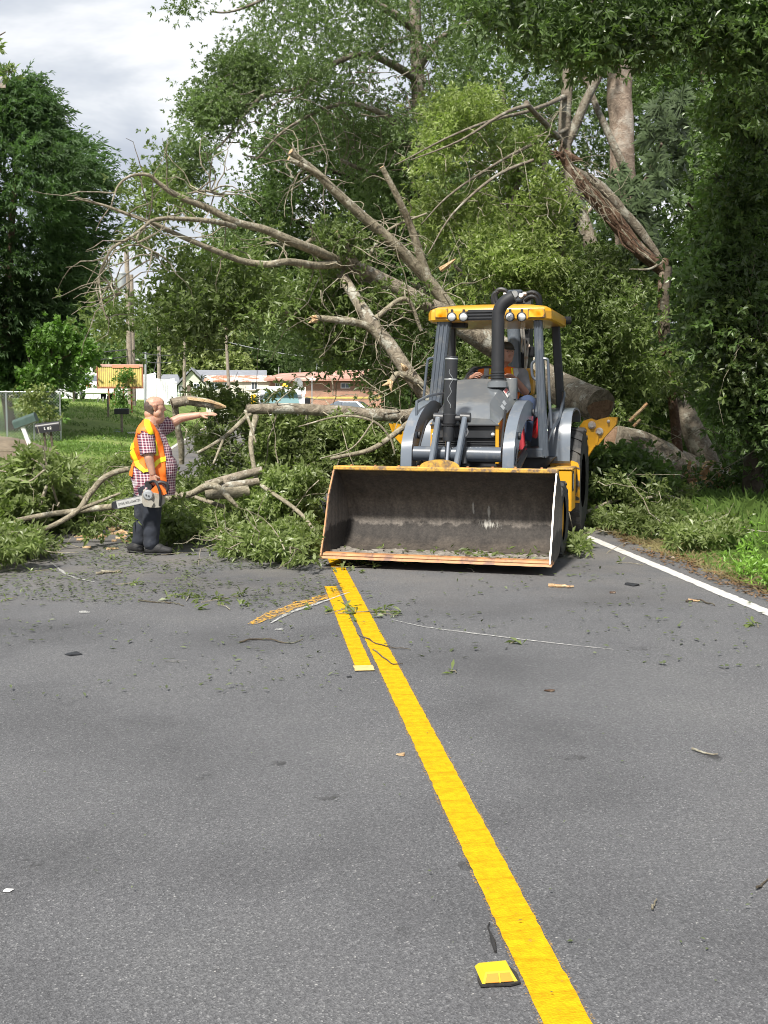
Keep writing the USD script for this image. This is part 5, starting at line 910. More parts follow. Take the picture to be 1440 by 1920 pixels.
# vehicles
def car(label, loc, rz, paint, name='parked_car', cat='car', sc=1.0):
    """A saloon, nose along +y in its own space."""
    t = thing(name, label, cat, loc, rotz=rz)
    side = [(-2.25, .42), (-2.28, .75), (-2.2, .95), (-1.45, 1.0), (-.95, 1.38), (.25, 1.42), (.95, 1.02), (1.95, .86), (2.25, .68), (2.28, .4)]
    pts = []
    for yq, z in side:
        w = 0.88 if z < 1.0 else 0.88 - 0.42 * (z - 1.0); w *= 1 - 0.10 * max(0, abs(yq) - 1.6); pts.append((yq, z, w))
    V, F = [], []; k = len(pts)
    for sx in (-1, 1):
        V += [(sx * w, yq, z) for yq, z, w in pts]
    for i in range(k - 1): F.append([i, i + 1, k + i + 1, k + i])
    F.append([k - 1, 0, k, 2 * k - 1])
    tri = trimesh.creation.triangulate_polygon(Polygon(side), engine='earcut')[1] if False else None
    m = MB().raw(np.array(V, float), np.array(F)); 
    pg = Polygon(side); sp = trimesh.creation.extrude_polygon(pg, 0.001, engine='earcut'); vv = np.array(sp.vertices); ff = np.array(sp.faces)[np.abs(vv[np.array(sp.faces)][:, :, 2]).max(1) < 1e-6]
    for sx in (-1, 1):
        wv = np.array([np.interp(0, [0], [0.88 if z < 1.0 else 0.88 - 0.42 * (z - 1.0)])[()] * (1 - 0.10 * max(0, abs(yq) - 1.6)) for yq, z, _ in vv]); m.raw(np.stack([sx * wv, vv[:, 0], vv[:, 1]], 1), ff)
    obj('body', m, paint, t)
    def quad(nm, pts4, mat, off=(0, 0, 0)): obj(nm, MB().hull([np.array(p) + np.array(off) * e for p in pts4 for e in (0, 1)]), mat, t)
    quad('rear_window', [(-.68, -1.42, 1.05), (.68, -1.42, 1.05), (.58, -1.02, 1.345), (-.58, -1.02, 1.345)], 'window_dark', (0, -.02, .02)); quad('windscreen', [(-.68, .9, 1.07), (.68, .9, 1.07), (.58, .33, 1.38), (-.58, .33, 1.38)], 'window_dark', (0, .02, .02))
    for sx in (-1, 1):
        quad('side_window', [(sx * .87, -1.2, 1.04), (sx * .87, -.1, 1.04), (sx * .745, -.1, 1.345), (sx * .75, -.85, 1.345)], 'window_dark', (sx * .012, 0, 0)); quad('side_window', [(sx * .87, -.02, 1.04), (sx * .87, .78, 1.04), (sx * .745, .2, 1.36), (sx * .745, -.02, 1.36)], 'window_dark', (sx * .012, 0, 0))
        quad('tail_light', [(sx * .42, -2.3, .74), (sx * .80, -2.22, .74), (sx * .80, -2.22, .90), (sx * .42, -2.3, .88)], 'tail_orange', (0, -.02, 0))
        for yq in (-1.4, 1.4):
            w = obj('wheel', MB().lathe([(.1, 0), (.3, 0), (.33, .04), (.33, .17), (.3, .21), (.1, .21)], (sx * (.885 if sx > 0 else .885) - sx * .21, yq, .33), (sx, 0, 0), 20), 'rubber', t, smooth=40)
            obj('rim', MB().lathe([(0, .02), (.19, .02), (.2, 0)], (sx * .89, yq, .33), (sx, 0, 0), 16), 'chrome', w)
    obj('bumper', MB().box((-.84, -2.36, .36), (.84, -2.2, .6), ch=.05), paint, t); obj('front_bumper', MB().box((-.84, 2.18, .36), (.84, 2.36, .6), ch=.05), paint, t)
    obj('licence_plate', MB().box((-.16, -2.315, .74), (.16, -2.295, .88)), 'grey_paper', t)
    return t
p = P(160, 745, 62); car('white saloon parked on the lawn, seen from behind', (p[0] + 0.1, 64.2, float(zground(p[0], 64)) + 0.02), math.radians(16), 'car_white')
p = P(650, 745, 64); car('dark blue car parked before the brick building', (p[0], 66, 0.0), math.radians(75), 'car_blue')
# utility truck from behind
p = P(528, 790, 45); t = thing('utility_truck', 'white utility truck with amber beacon stopped behind the fallen tree', 'truck', (p[0], 45, 0))
q = lambda u, v, w: (p[0] + u, 45 + v, w)
obj('cab', MB().hull([q(u, v, w) for u, v, w in [(-.95, .9, .6), (.95, .9, .6), (-.95, 2.9, .6), (.95, 2.9, .6), (-.95, .9, 1.35), (.95, .9, 1.35), (-.95, 2.9, 1.35), (.95, 2.9, 1.35), (-.74, 1.1, 1.98), (.74, 1.1, 1.98), (-.74, 2.2, 1.98), (.74, 2.2, 1.98)]]), 'truck_white', t, world=True)
obj('hood', MB().box(q(-.93, 2.9, .6), q(.93, 4.1, 1.2), ch=.08), 'truck_white', t, world=True)
obj('rear_window', MB().hull([q(u, v, w) for u, v, w in [(-.72, .925, 1.42), (.72, .925, 1.42), (-.62, 1.045, 1.86), (.62, 1.045, 1.86), (-.72, .905, 1.42), (.72, .905, 1.42), (-.62, 1.025, 1.86), (.62, 1.025, 1.86)]]), 'teal_pane', t, world=True) if False else None
simple('teal_pane', (0.20, 0.33, 0.35), 0.08, coat=1.0)
obj('rear_window', MB().hull([q(u, v, w) for u, v, w in [(-.74, .93, 1.40), (.74, .93, 1.40), (-.64, 1.06, 1.86), (.64, 1.06, 1.86), (-.74, .86, 1.40), (.74, .86, 1.40), (-.64, .99, 1.86), (.64, .99, 1.86)]]), 'teal_pane', t, world=True)
for s in (-1, 1):
    obj('bed_side', MB().box(q(s * .97 - .05, -1.6, .55), q(s * .97 + .05, .85, 1.15), ch=.02), 'truck_white', t, world=True); obj('tail_light', MB().box(q(s * .88 - .06, -1.68, .72), q(s * .88 + .06, -1.61, 1.08), ch=.01), 'tail_red', t, world=True)
    obj('door_mirror', MB().box(q(s * 1.15 - .11, 2.3, 1.3), q(s * 1.15 + .11, 2.42, 1.62), ch=.03), 'black_plastic', t, world=True)
    for yy in (-.6, 3.2): w = obj('wheel', MB().lathe([(.1, 0), (.34, 0), (.38, .05), (.38, .2), (.34, .25), (.1, .25)], q(s * .72, yy, .38), (s, 0, 0), 20), 'rubber', t, world=True, smooth=40)
    obj('rack_upright', MB().box(q(s * .9 - .06, .7, 1.15), q(s * .9 + .06, .8, 1.95)), 'truck_white', t, world=True)
obj('tailgate', MB().box(q(-.9, -1.62, .55), q(.9, -1.56, 1.12), ch=.015), 'truck_white', t, world=True); obj('bumper', MB().box(q(-.95, -1.8, .42), q(.95, -1.63, .58), ch=.03), 'bumper_grey', t, world=True)
obj('rack_bar', MB().box(q(-.96, .66, 1.952), q(.96, .84, 2.05), ch=.02), 'truck_white', t, world=True)
obj('light_bar', MB().box(q(-.55, 1.3, 1.985), q(.1, 1.5, 2.09), ch=.03), 'sticker_white', t, world=True); obj('beacon', MB().lathe([(0, .2), (.07, .19), (.11, .12), (.12, 0), (0, 0)], q(.18, 1.4, 2.0), (0, 0, 1), 12), 'beacon', t, world=True, smooth=True)
obj('toolbox', MB().box(q(-1.2, -.2, 1.0), q(-.98, .6, 1.75), ch=.02), 'yellow_plastic', t, world=True)
# mailboxes
def mailbox_mesh(L=0.50, w=0.17, h=0.22):
    pr = [(-w / 2, 0), (w / 2, 0), (w / 2, h * .6)] + [(w / 2 * math.cos(a), h * .6 + h * .4 * math.sin(a)) for a in np.linspace(0, PI, 9)[1:-1]] + [(-w / 2, h * .6)]
    return pr
def mailbox(label, base, topz, ang, mat, tilt=0.0, postmat='pole_wood', posts=((0, 0),), post_tilt=0.0, text=None, L=0.5):
    t = thing('mailbox', label, 'mailbox', base); ex = np.array([math.cos(tilt), 0, math.sin(tilt)]); ez = np.array([-math.sin(tilt), 0, math.cos(tilt)]); ey = np.array([0, 1.0, 0])
    if ang: c, s = math.cos(ang), math.sin(ang); ex = np.array([ex[0] * c, ex[0] * s, ex[2]]); ez = np.array([ez[0] * c, ez[0] * s, ez[2]]); ey = np.cross(ez, ex)
    o = np.array([post_tilt * topz, 0, topz]); pr = mailbox_mesh(L)
    b = obj('box', MB().prism(pr, -L / 2, L / 2, o, ey, ez, ex), mat, t, smooth=40)
    obj('door', MB().prism([(x * 1.05, y * 1.03 - .003) for x, y in pr], L / 2 + .002, L / 2 + .02, o, ey, ez, ex), mat, b)
    for i, (px_, r) in enumerate(posts): obj('post', MB().bar((px_, 0, -.2), o + ex * px_ - ez * .004, 0.045 if r == 0 else r, up=(0, 1, 0)), postmat, t)
    if text:
        for ch_, off in text:
            tm = meshkit.text_mesh(ch_, 0.055, 0.002, True); v = np.array(tm.vertices); v[:, :2] -= v[:, :2].mean(0)
            V = o + np.outer(v[:, 0] + off, ex) + np.outer(v[:, 1] + 0.09, ez) - np.outer(v[:, 2] + .088, ey); obj('house_number', (V, tm.faces), 'sticker_white', t)
    return t
B = Gd(100, 884); mailbox('black mailbox with white house number, leaning on two thin posts', B, 0.88, 0.0, 'black_plastic', tilt=0.12, posts=((-.09, 0), (.06, 0)), post_tilt=-0.10, postmat='bark_dark', text=(('1', -.05), ('82', .05)))
B2 = Gd(86, 876); mailbox('dark green mailbox tilted on a white post behind the black one', B2, 1.0, -0.25, 'mailbox_green', tilt=0.33, posts=((-.1, .09),), post_tilt=-0.42, postmat='white_paint', L=.56)
B3 = Gd(229, 823); mailbox('black mailbox upright on a wooden post across the lawn', B3, 0.98, 0.0, 'black_plastic', tilt=0.0, posts=((0, .09),), L=.55)
B4 = Gd(224, 823); t = thing('bucket', 'pale blue plastic tub on the grass left of the mailbox post', 'tub', B4); obj('body', MB().lathe([(0, 0), (.15, 0), (.19, .3), (.2, .31), (.18, .31), (.15, .03)], (-.06, .12, 0), (0, 0, 1), 16), 'bucket_blue', t, smooth=40); obj('handle', MB().tube([(-.06 + .19 * math.cos(a), .12 - .05, .31 + .06 * math.sin(a)) for a in np.linspace(0, PI, 9)], .006, 5), 'galvanized', t)
B5 = Gd(246, 823); t = thing('plastic_crate', 'white plastic crate on the grass right of the mailbox post', 'crate', B5); obj('body', MB().box((-.14, 0, 0), (.14, .24, .24), ch=.02), 'white_paint', t); obj('rim', MB().box((-.155, -.012, .242), (.155, .252, .27), ch=.01), 'white_paint', t)
g = Gd(177, 811); t = obj('white_rag', meshkit and (lambda v, f: (v, f))(*arr(trimesh.creation.icosphere(2, 1.0))) , 'white_paint', label='crumpled white bag on the grass left of the upright mailbox', category='bag')
pts = UsdGeom.Mesh(stage.GetPrimAtPath(t)); vv = np.array(pts.GetPointsAttr().Get()); vv = vv * [.17, .12, .07] * (0.8 + 0.5 * meshkit.noise(vv * 2.3, 3))[:, None] + g + [0, 0, .06]; pts.GetPointsAttr().Set(Vt.Vec3fArray.FromNumpy(vv.astype(np.float32)))
# chain link fence
d = 40; t = thing('chain_link_fence', 'rusty chain link fence overgrown between the cedar trunk and the maple', 'fence', base_at(60, 800, d))
a, b = P(-40, 735, d), P(112, 737, d); z0 = 0.12
for x in np.linspace(a[0], b[0], 4): obj('post', MB().tube([(x, d, -.1), (x, d, a[2] + .05)], .028, 8), 'galvanized', t, world=True)
obj('top_rail', MB().tube([(a[0], d - .03, a[2]), (b[0], d - .03, a[2])], .02, 6), 'galvanized', t, world=True)
m = MB(); H_ = a[2] - z0
for k in np.arange(a[0] - H_, b[0], 0.10):
    for s in (1, -1):
        u0, u1 = (k, k + H_) if s > 0 else (k + H_, k); w0, w1 = z0, a[2]
        lo, hi = max(min(u0, u1), a[0]), min(max(u0, u1), b[0])
        if hi - lo < 0.05: continue
        f = lambda u: w0 + (u - u0) / (u1 - u0) * (w1 - w0); m.tube([(lo, d - .035 - .006 * s, f(lo)), (hi, d - .035 - .006 * s, f(hi))], .0045, 3, cap=False)
obj('wire_mesh', m, 'galvanized', t, world=True, kind='stuff')
t = thing('fence_creeper', 'dry brown creeper hanging on the chain link fence', 'creeper', base_at(70, 760, d - .3))
foliage(t, [([(20, 735), (95, 733), (95, 790), (75, 800), (50, 770), (25, 765)], d - .5, d - .1, 26)], 'yellow_leaf', 0.11, 0.06, rng, k=5, per=12, rad=0.4, gate=0.0, ground=False)
g = P(5, 850, 29); m = trimesh.creation.icosphere(4, 1.0); v = np.array(m.vertices); v = v * [2.4, 1.6, 0.75] * (0.85 + 0.35 * meshkit.fbm(v * 2.2, 3, 4))[:, None]; v[:, 2] *= (v[:, 2] > 0) * 1.0
obj('dirt_mound', (v + [g[0] - 0.8, 29, -0.05], m.faces), 'dirt', smooth=True, kind='structure', label='low mound of brown earth under the cedar')
obj('driveway', strip(-9.5, -2.5, 18.5, 22.5, 0.112, 0.3, 0.1, 71), 'asphalt', kind='structure', label='grey driveway joining the road on the left')
# ------------------------------------------------------------------ the backhoe loader (own space: u to the right, v back along the machine, w up)
rng = np.random.default_rng(31)
HD = math.radians(21.8); HC, HS = math.cos(HD), math.sin(HD); BP = np.array([1.698, 10.581, 0.0])
def K(x, y, v):
    """The point of the machine's upright plane v that the photograph shows at pixel x, y, in the machine's own space."""
    r = ray(x, y); n = np.array([HS, HC, 0]); p = EYE + r * ((v - (EYE - BP) @ n) / (r @ n)) - BP
    return np.array([p[0] * HC - p[1] * HS, v, p[2]])
def mworld(q): q = np.asarray(q, float); return BP + np.array([q[0] * HC + q[1] * HS, -q[0] * HS + q[1] * HC, q[2]])
simple('machine_yellow', (0.58, 0.29, 0.012), 0.36, noise=0.06, nscale=4, coat=0.25, dirt=(0.36, 0.22, 0.06), dscale=5, dlo=0.58, dhi=0.75)
simple('slate_paint', (0.070, 0.084, 0.105), 0.34, noise=0.07, nscale=5, coat=0.35, dirt=(0.19, 0.185, 0.17), dscale=4, dlo=0.55, dhi=0.8)
simple('slate_light', (0.125, 0.148, 0.180), 0.32, noise=0.07, nscale=5, coat=0.35, dirt=(0.25, 0.24, 0.22), dscale=4, dlo=0.55, dhi=0.8)
simple('hood_paint', (0.115, 0.126, 0.137), 0.26, noise=0.05, nscale=5, coat=0.6, dirt=(0.22, 0.215, 0.20), dscale=3, dlo=0.5, dhi=0.85)
simple('black_metal', (0.022, 0.024, 0.028), 0.42, noise=0.2, nscale=10, dirt=(0.07, 0.065, 0.06), dscale=6, dlo=0.55, dhi=0.8); simple('soot_black', (0.017, 0.018, 0.021), 0.5, noise=0.2)
simple('worn_steel', (0.46, 0.44, 0.41), 0.45, metal=0.5, noise=0.2, nscale=20, dirt=(0.35, 0.20, 0.12), dscale=9, dlo=0.5, dhi=0.65); simple('rod_chrome', (0.8, 0.8, 0.8), 0.1, metal=1.0)
simple('edge_rust', (0.40, 0.19, 0.075), 0.6, noise=0.25, nscale=9, dirt=(0.16, 0.08, 0.05), dscale=6, dlo=0.50, dhi=0.62); simple('lip_yellow', (0.50, 0.29, 0.045), 0.55, noise=0.15, nscale=10, dirt=(0.15, 0.10, 0.06), dscale=7, dlo=0.46, dhi=0.58)
simple('tyre', (0.028, 0.028, 0.029), 0.8, noise=0.3, nscale=14, bump=0.3, dirt=(0.085, 0.078, 0.068), dscale=5, dlo=0.48, dhi=0.72); simple('seat_black', (0.02, 0.02, 0.022), 0.6)
simple('decal_white', (0.72, 0.71, 0.69), 0.5); simple('decal_red', (0.60, 0.16, 0.15), 0.5); simple('decal_grey', (0.30, 0.32, 0.34), 0.5); simple('red_paint', (0.42, 0.012, 0.02), 0.3, coat=0.5, noise=0.1); simple('red_cloth', (0.40, 0.035, 0.05), 0.85, noise=0.2, nscale=12)
simple('lamp_glass', (0.72, 0.74, 0.76), 0.08, coat=1.0, metal=0.3)
MAT['amber_lamp'] = usdkit.material(stage, '/World/Looks/amber_lamp', {'tc': ('texture_coordinate', {}), 'n': ('noise_texture', {'scale': 9.0}), 'r': ('rgb_ramp', {'ramp': [(0.35, (1.0, 0.20, 0.0)), (0.62, (1.0, 0.55, 0.06))]}), 'e': ('emission', {'strength': 0.72})}, [('tc.object', 'n.vector'), ('n.fac', 'r.fac'), ('r.color', 'e.color')], surface='e.emission')
# caked earth inside the bucket: darker towards the top, paler across the middle, a ragged damp band low down, white runs
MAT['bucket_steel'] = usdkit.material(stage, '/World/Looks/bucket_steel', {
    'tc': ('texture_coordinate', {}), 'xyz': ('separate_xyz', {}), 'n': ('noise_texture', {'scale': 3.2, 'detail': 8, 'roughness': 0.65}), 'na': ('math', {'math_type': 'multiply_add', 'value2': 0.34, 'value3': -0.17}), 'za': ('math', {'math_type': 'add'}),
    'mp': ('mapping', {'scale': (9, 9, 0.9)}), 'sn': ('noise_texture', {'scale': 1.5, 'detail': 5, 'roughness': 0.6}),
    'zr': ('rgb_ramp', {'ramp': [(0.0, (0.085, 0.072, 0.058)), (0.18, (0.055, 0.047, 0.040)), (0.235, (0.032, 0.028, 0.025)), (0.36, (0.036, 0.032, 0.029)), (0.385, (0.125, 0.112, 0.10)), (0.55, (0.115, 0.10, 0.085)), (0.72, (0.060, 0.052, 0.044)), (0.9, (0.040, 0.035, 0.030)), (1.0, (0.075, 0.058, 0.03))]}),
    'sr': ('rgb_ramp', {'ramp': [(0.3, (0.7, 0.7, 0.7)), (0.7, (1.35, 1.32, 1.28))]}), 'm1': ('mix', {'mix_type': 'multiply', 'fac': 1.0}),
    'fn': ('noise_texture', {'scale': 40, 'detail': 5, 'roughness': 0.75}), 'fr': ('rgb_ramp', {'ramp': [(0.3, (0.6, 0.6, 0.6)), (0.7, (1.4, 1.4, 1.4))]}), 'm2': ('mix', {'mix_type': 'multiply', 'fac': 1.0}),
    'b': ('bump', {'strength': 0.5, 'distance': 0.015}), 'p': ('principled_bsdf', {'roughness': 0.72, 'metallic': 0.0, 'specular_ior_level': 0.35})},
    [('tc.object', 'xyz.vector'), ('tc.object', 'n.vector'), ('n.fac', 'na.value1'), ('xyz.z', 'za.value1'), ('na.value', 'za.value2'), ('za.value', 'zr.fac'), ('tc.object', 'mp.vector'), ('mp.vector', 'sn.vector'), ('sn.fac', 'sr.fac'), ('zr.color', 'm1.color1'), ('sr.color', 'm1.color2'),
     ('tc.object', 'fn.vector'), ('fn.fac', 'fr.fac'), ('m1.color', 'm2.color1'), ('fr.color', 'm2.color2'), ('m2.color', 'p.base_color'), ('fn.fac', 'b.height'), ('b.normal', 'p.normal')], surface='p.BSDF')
bh = thing('backhoe_loader', 'yellow and slate grey backhoe loader with a lowered front bucket, facing the camera', 'backhoe', BP, rotz=-HD)
C0 = 0.09
UVW = dict(ex=(0, 1, 0), ey=(0, 0, 1), ez=(1, 0, 0))                       # outlines drawn in the v, w plane, thickened along u
# bucket
prof = catmull([(0.10, 0.115), (0.45, 0.122), (0.70, 0.165), (0.84, 0.29), (0.88, 0.46), (0.82, 0.66), (0.66, 0.83), (0.50, 0.935)], 5); tg = np.gradient(prof, axis=0); tg /= np.linalg.norm(tg, axis=1, keepdims=True); nr = np.stack([tg[:, 1], -tg[:, 0]], 1)
shell = np.vstack([prof, (prof + nr * 0.022)[::-1]]); bw = 1.135
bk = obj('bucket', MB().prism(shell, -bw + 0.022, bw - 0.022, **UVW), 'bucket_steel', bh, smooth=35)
obj('lip', MB().box((-bw, 0.44, 0.937), (bw, 0.56, 0.978), ch=0.008), 'lip_yellow', bk)
obj('cutting_edge', MB().hull([(s * bw * 1.004, v, w) for s in (-1, 1) for v, w in ((-0.012, 0.094), (0.0, 0.115), (0.21, 0.118), (0.21, 0.092))]), 'edge_rust', bk)
obj('cutting_edge', MB().hull([(s * bw * 1.002, v, w) for s in (-1, 1) for v, w in ((0.02, 0.1215), (0.03, 0.142), (0.115, 0.146), (0.115, 0.1215))]), 'edge_rust', bk)
side = [(0.0, 0.119), (0.14, 0.40), (0.26, 0.70), (0.44, 0.935)] + [tuple(p + n * 0.02) for p, n in zip(prof[::-1], nr[::-1])]
for s in (-1, 1):
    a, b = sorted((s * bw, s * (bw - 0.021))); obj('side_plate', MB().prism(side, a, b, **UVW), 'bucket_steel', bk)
    fe = MB()
    for (p, q) in zip(side[:3], side[1:4]): fe.bar((s * (bw - 0.0105), p[0] - 0.008, p[1]), (s * (bw - 0.0105), q[0] - 0.008, q[1]), 0.018, 0.014, up=(1, 0, 0))
    obj('side_cutter', fe, 'worn_steel' if s > 0 else 'edge_rust', bk)
gp = K(823, 872, 0.45); el = [(gp[0] + 0.20 * math.cos(a), 0.979 + 0.075 * math.sin(a)) for a in np.linspace(0, PI, 15)]
obj('spill_guard', MB().prism(el, 0.47, 0.50), 'lip_yellow', bk)
for u in np.linspace(-0.95, 0.95, 9): obj('lip_bolt', MB().lathe([(0, .012), (.012, .012), (.014, 0)], (u + 0.02 * rng.normal(), 0.5, 0.978), (0, 0, 1), 8), 'edge_rust', bk)
# dried white runs on the back of the bucket: thin crusts following the curve
def crustmat(name, c, size, lo, hi, col=(0.40, 0.385, 0.35)):
    MAT[name] = usdkit.material(stage, '/World/Looks/' + name, {'tc': ('texture_coordinate', {}), 'mp': ('mapping', {'location': (-c[0] / size[0], 0, -c[1] / size[1]), 'scale': (1 / size[0], 0, 1 / size[1])}), 'ln': ('vector_math', {'math_type': 'length'}),
        'ms': ('mapping', {'scale': (34, 6, 8)}), 'n': ('noise_texture', {'scale': 1.0, 'detail': 7, 'roughness': 0.75, 'distortion': 0.6}), 'mr': ('map_range', {'from_min': 0.0, 'from_max': 1.0, 'to_min': 0.22, 'to_max': -0.30}), 'a': ('math', {'math_type': 'add'}), 'r': ('rgb_ramp', {'ramp': [(lo, (0, 0, 0)), (hi, (0.9, 0.9, 0.9))]}),
        'p': ('principled_bsdf', {'roughness': 0.9, 'base_color': col}), 't': ('transparent_bsdf', {}), 'm': ('mix_closure', {})},
        [('tc.object', 'mp.vector'), ('mp.vector', 'ln.vector1'), ('ln.value', 'mr.value'), ('tc.object', 'ms.vector'), ('ms.vector', 'n.vector'), ('mr.result', 'a.value1'), ('n.fac', 'a.value2'), ('a.value', 'r.fac'), ('r.color', 'm.fac'), ('t.BSDF', 'm.closure1'), ('p.BSDF', 'm.closure2')], surface='m.closure')
def onback(u, w):
    i = len(prof) // 2 - 5; ww = prof[8:, 1]; vv = prof[8:, 0]; return np.array([u, np.interp(w, ww, vv) - 0.006, w])
def crust_sheet(name, c, size, lo, hi):
    crustmat(name, c, size, lo, hi); ws = np.linspace(max(0.2, c[1] - size[1]), c[1] + size[1], 10); L = np.array([onback(0, w) for w in ws]); V = np.vstack([L + [c[0] - size[0], 0, 0], L + [c[0] + size[0], 0, 0]]); n = len(L); i = np.arange(n - 1)
    obj('white_runs', (V, np.stack([i, i + 1, n + i + 1, n + i], 1)), name, bk)
crust_sheet('white_splash', (0.40, 0.375), (0.30, 0.13), 0.56, 0.70); crust_sheet('white_drip', (0.235, 0.54), (0.035, 0.16), 0.50, 0.64); crust_sheet('white_drip_wide', (0.395, 0.50), (0.035, 0.11), 0.46, 0.60)
m = MB()                                            # cracked mud plates on the bucket floor
for i in range(150):
    u, v = -1.05 + 2.1 * rng.random(), 0.13 + 0.40 * rng.random() ** 1.3; r = 0.02 + 0.04 * rng.random(); k = rng.integers(4, 7)
    m.hull([(u + r * 1.5 * math.cos(a), v + r * math.sin(a), z) for a in np.sort(rng.random(k) * 2 * PI) for z in (0.118, 0.126 + 0.022 * rng.random())])
simple('dried_mud', (0.20, 0.18, 0.155), 0.95, noise=0.3, nscale=10, bump=0.4); obj('mud_plates', m, 'dried_mud', bk, kind='stuff')
lt = thing('bucket_leaves', 'torn leaves and bark lying on the floor of the loader bucket', 'leaves', mworld((0.6, 0.3, 0.13)), kind='stuff')
V = np.array([mworld((u, v, 0.135 + 0.05 * rng.random())) for u, v in zip(np.concatenate([0.55 + 0.25 * rng.normal(size=60), rng.uniform(-1, 1, 50)]).clip(-1.05, 1.05), 0.12 + 0.42 * rng.random(110))])
obj('leaves', leaf_mesh(V, rng.normal(size=V.shape) * [1, 1, 0.35], 0.075 * (0.6 + 0.8 * rng.random(110)), 0.026, rng), 'fallen_leaf', lt, world=True, kind='stuff')
# lift arms, cross tube and bucket linkage
top = catmull([(0.93, 0.50), (0.925, 0.98), (1.0, 1.24), (1.32, 1.48), (1.85, 1.63), (2.35, 1.60)], 6); bot = catmull([(2.35, 1.40), (1.85, 1.42), (1.46, 1.28), (1.20, 1.08), (1.12, 0.90), (1.10, 0.50)], 6)
for uc in (-0.495, 0.575):
    arm = obj('lift_arm', MB().prism(np.vstack([top, bot]), uc - 0.058, uc + 0.058, **UVW), 'slate_light', bh, smooth=25)
    for v, w in ((1.02, 0.58), (2.25, 1.5), (1.22, 1.27)): obj('pin', MB().cyl((uc - 0.085, v, w), (uc + 0.085, v, w), 0.04, n=14), 'black_metal', arm)
    cyl = obj('lift_cylinder', MB().cyl((uc, 1.2, 0.85), (uc, 2.0, 1.05), 0.05), 'black_metal', bh, smooth=40); obj('rod', MB().cyl((uc, 0.95, 0.80), (uc, 1.2, 0.85), 0.028), 'rod_chrome', cyl, smooth=40)
obj('cross_tube', MB().cyl((-0.42, 0.99, 1.085), (0.50, 0.99, 1.085), 0.078, n=20), 'slate_paint', bh, smooth=40)
ct = K(847, 668, 0.93); cb = K(842, 792, 0.93); ce = K(841, 822, 0.93)
cy = obj('bucket_cylinder', MB().lathe([(0, 0), (.062, 0), (.065, .008), (.065, np.linalg.norm(ct - cb) - .008), (.062, np.linalg.norm(ct - cb)), (0, np.linalg.norm(ct - cb))], cb, ct - cb, 24), 'black_metal', bh, smooth=40)
for k in (0.05, 0.36): q = cb + (ct - cb) * (1 - k) ; obj('band', MB().lathe([(.065, 0), (.0675, .003), (.0675, .012), (.065, .015)], q, ct - cb, 24), 'galvanized', cy, smooth=40)
obj('gland', MB().lathe([(.066, 0), (.078, .01), (.078, .10), (.066, .11)], cb + [0, 0, -.02], (0, 0, 1), 24), 'soot_black', cy, smooth=40); obj('sleeve', MB().lathe([(0, 0), (.056, 0), (.06, .01), (.06, .15), (0, .15)], ce - [0, 0, .03], (0, 0, 1), 20), 'black_metal', cy, smooth=40)
obj('rod', MB().cyl(ce + [0, 0, 0.0], K(838, 872, 0.9), 0.032), 'rod_chrome', cy, smooth=40)
sq = [cb + (ct - cb) * k + [0.012 + 0.014 * math.sin(k * 31) + 0.010 * math.sin(k * 13), -0.0655, 0] for k in np.linspace(0.22, 0.80, 60)]
obj('chalk_scribble', MB().tube(sq, 0.0022, 4), 'decal_grey', cy)
for (x0, x1) in ((823, 808), (873, 855)):
    a, b = K(x0, 783, 0.90), K(x1, 880, 0.80); ln = obj('bucket_link', MB().bar(a, b, 0.052, 0.13, up=(0, 1, 0), ch=0.012), 'worn_steel' if False else 'slate_light', bh)
    obj('pin', MB().cyl(a + [-.05, 0, 0], a + [.05, 0, 0], 0.05, n=16), 'black_metal', ln, smooth=40)
a, b = K(866, 786, 1.02), K(872, 872, 0.92); obj('bucket_link', MB().bar(a, b, 0.05, 0.10, up=(0, 1, 0), ch=0.01), 'black_metal', bh); a, b = K(812, 790, 1.02), K(800, 850, 0.95)
obj('linkage_bar', MB().cyl(K(815, 784, 0.93), K(872, 784, 0.93), 0.032, n=12), 'black_metal', bh, smooth=40)
hz = MB()
for pts in ([K(874, 800, .95), K(877, 810, .93), K(872, 818, .93), K(870, 806, .95)], ): hz.tube(catmull(pts, 5), 0.008, 6)
obj('hose', hz, 'decal_white', bh, smooth=40)
for q in ([(948, 770, 1.6), (944, 800, 1.25), (940, 840, 1.05), (932, 862, 0.97)], [(956, 778, 1.6), (962, 812, 1.3), (968, 846, 1.1), (966, 872, 1.0)], [(800, 790, 1.5), (792, 815, 1.2), (786, 842, 1.05), (792, 866, 0.98)], [(862, 792, 0.95), (868, 812, 0.95), (864, 836, 0.95), (858, 856, 0.93)], [(985, 838, 2.2), (978, 850, 1.9), (970, 862, 1.5), (960, 868, 1.1)]):
    obj('hydraulic_hose', MB().tube(catmull([K(*a) for a in q], 5), 0.014, 7), 'soot_black', bh, smooth=40)
for uc in (-0.495, 0.575):
    for v, w in ((0.921, 0.94), (0.921, 0.88)): obj('bolt', MB().lathe([(0, .014), (.014, .014), (.016, 0)], (uc, v, w), (0, -1, 0), 6), 'black_metal', bh)
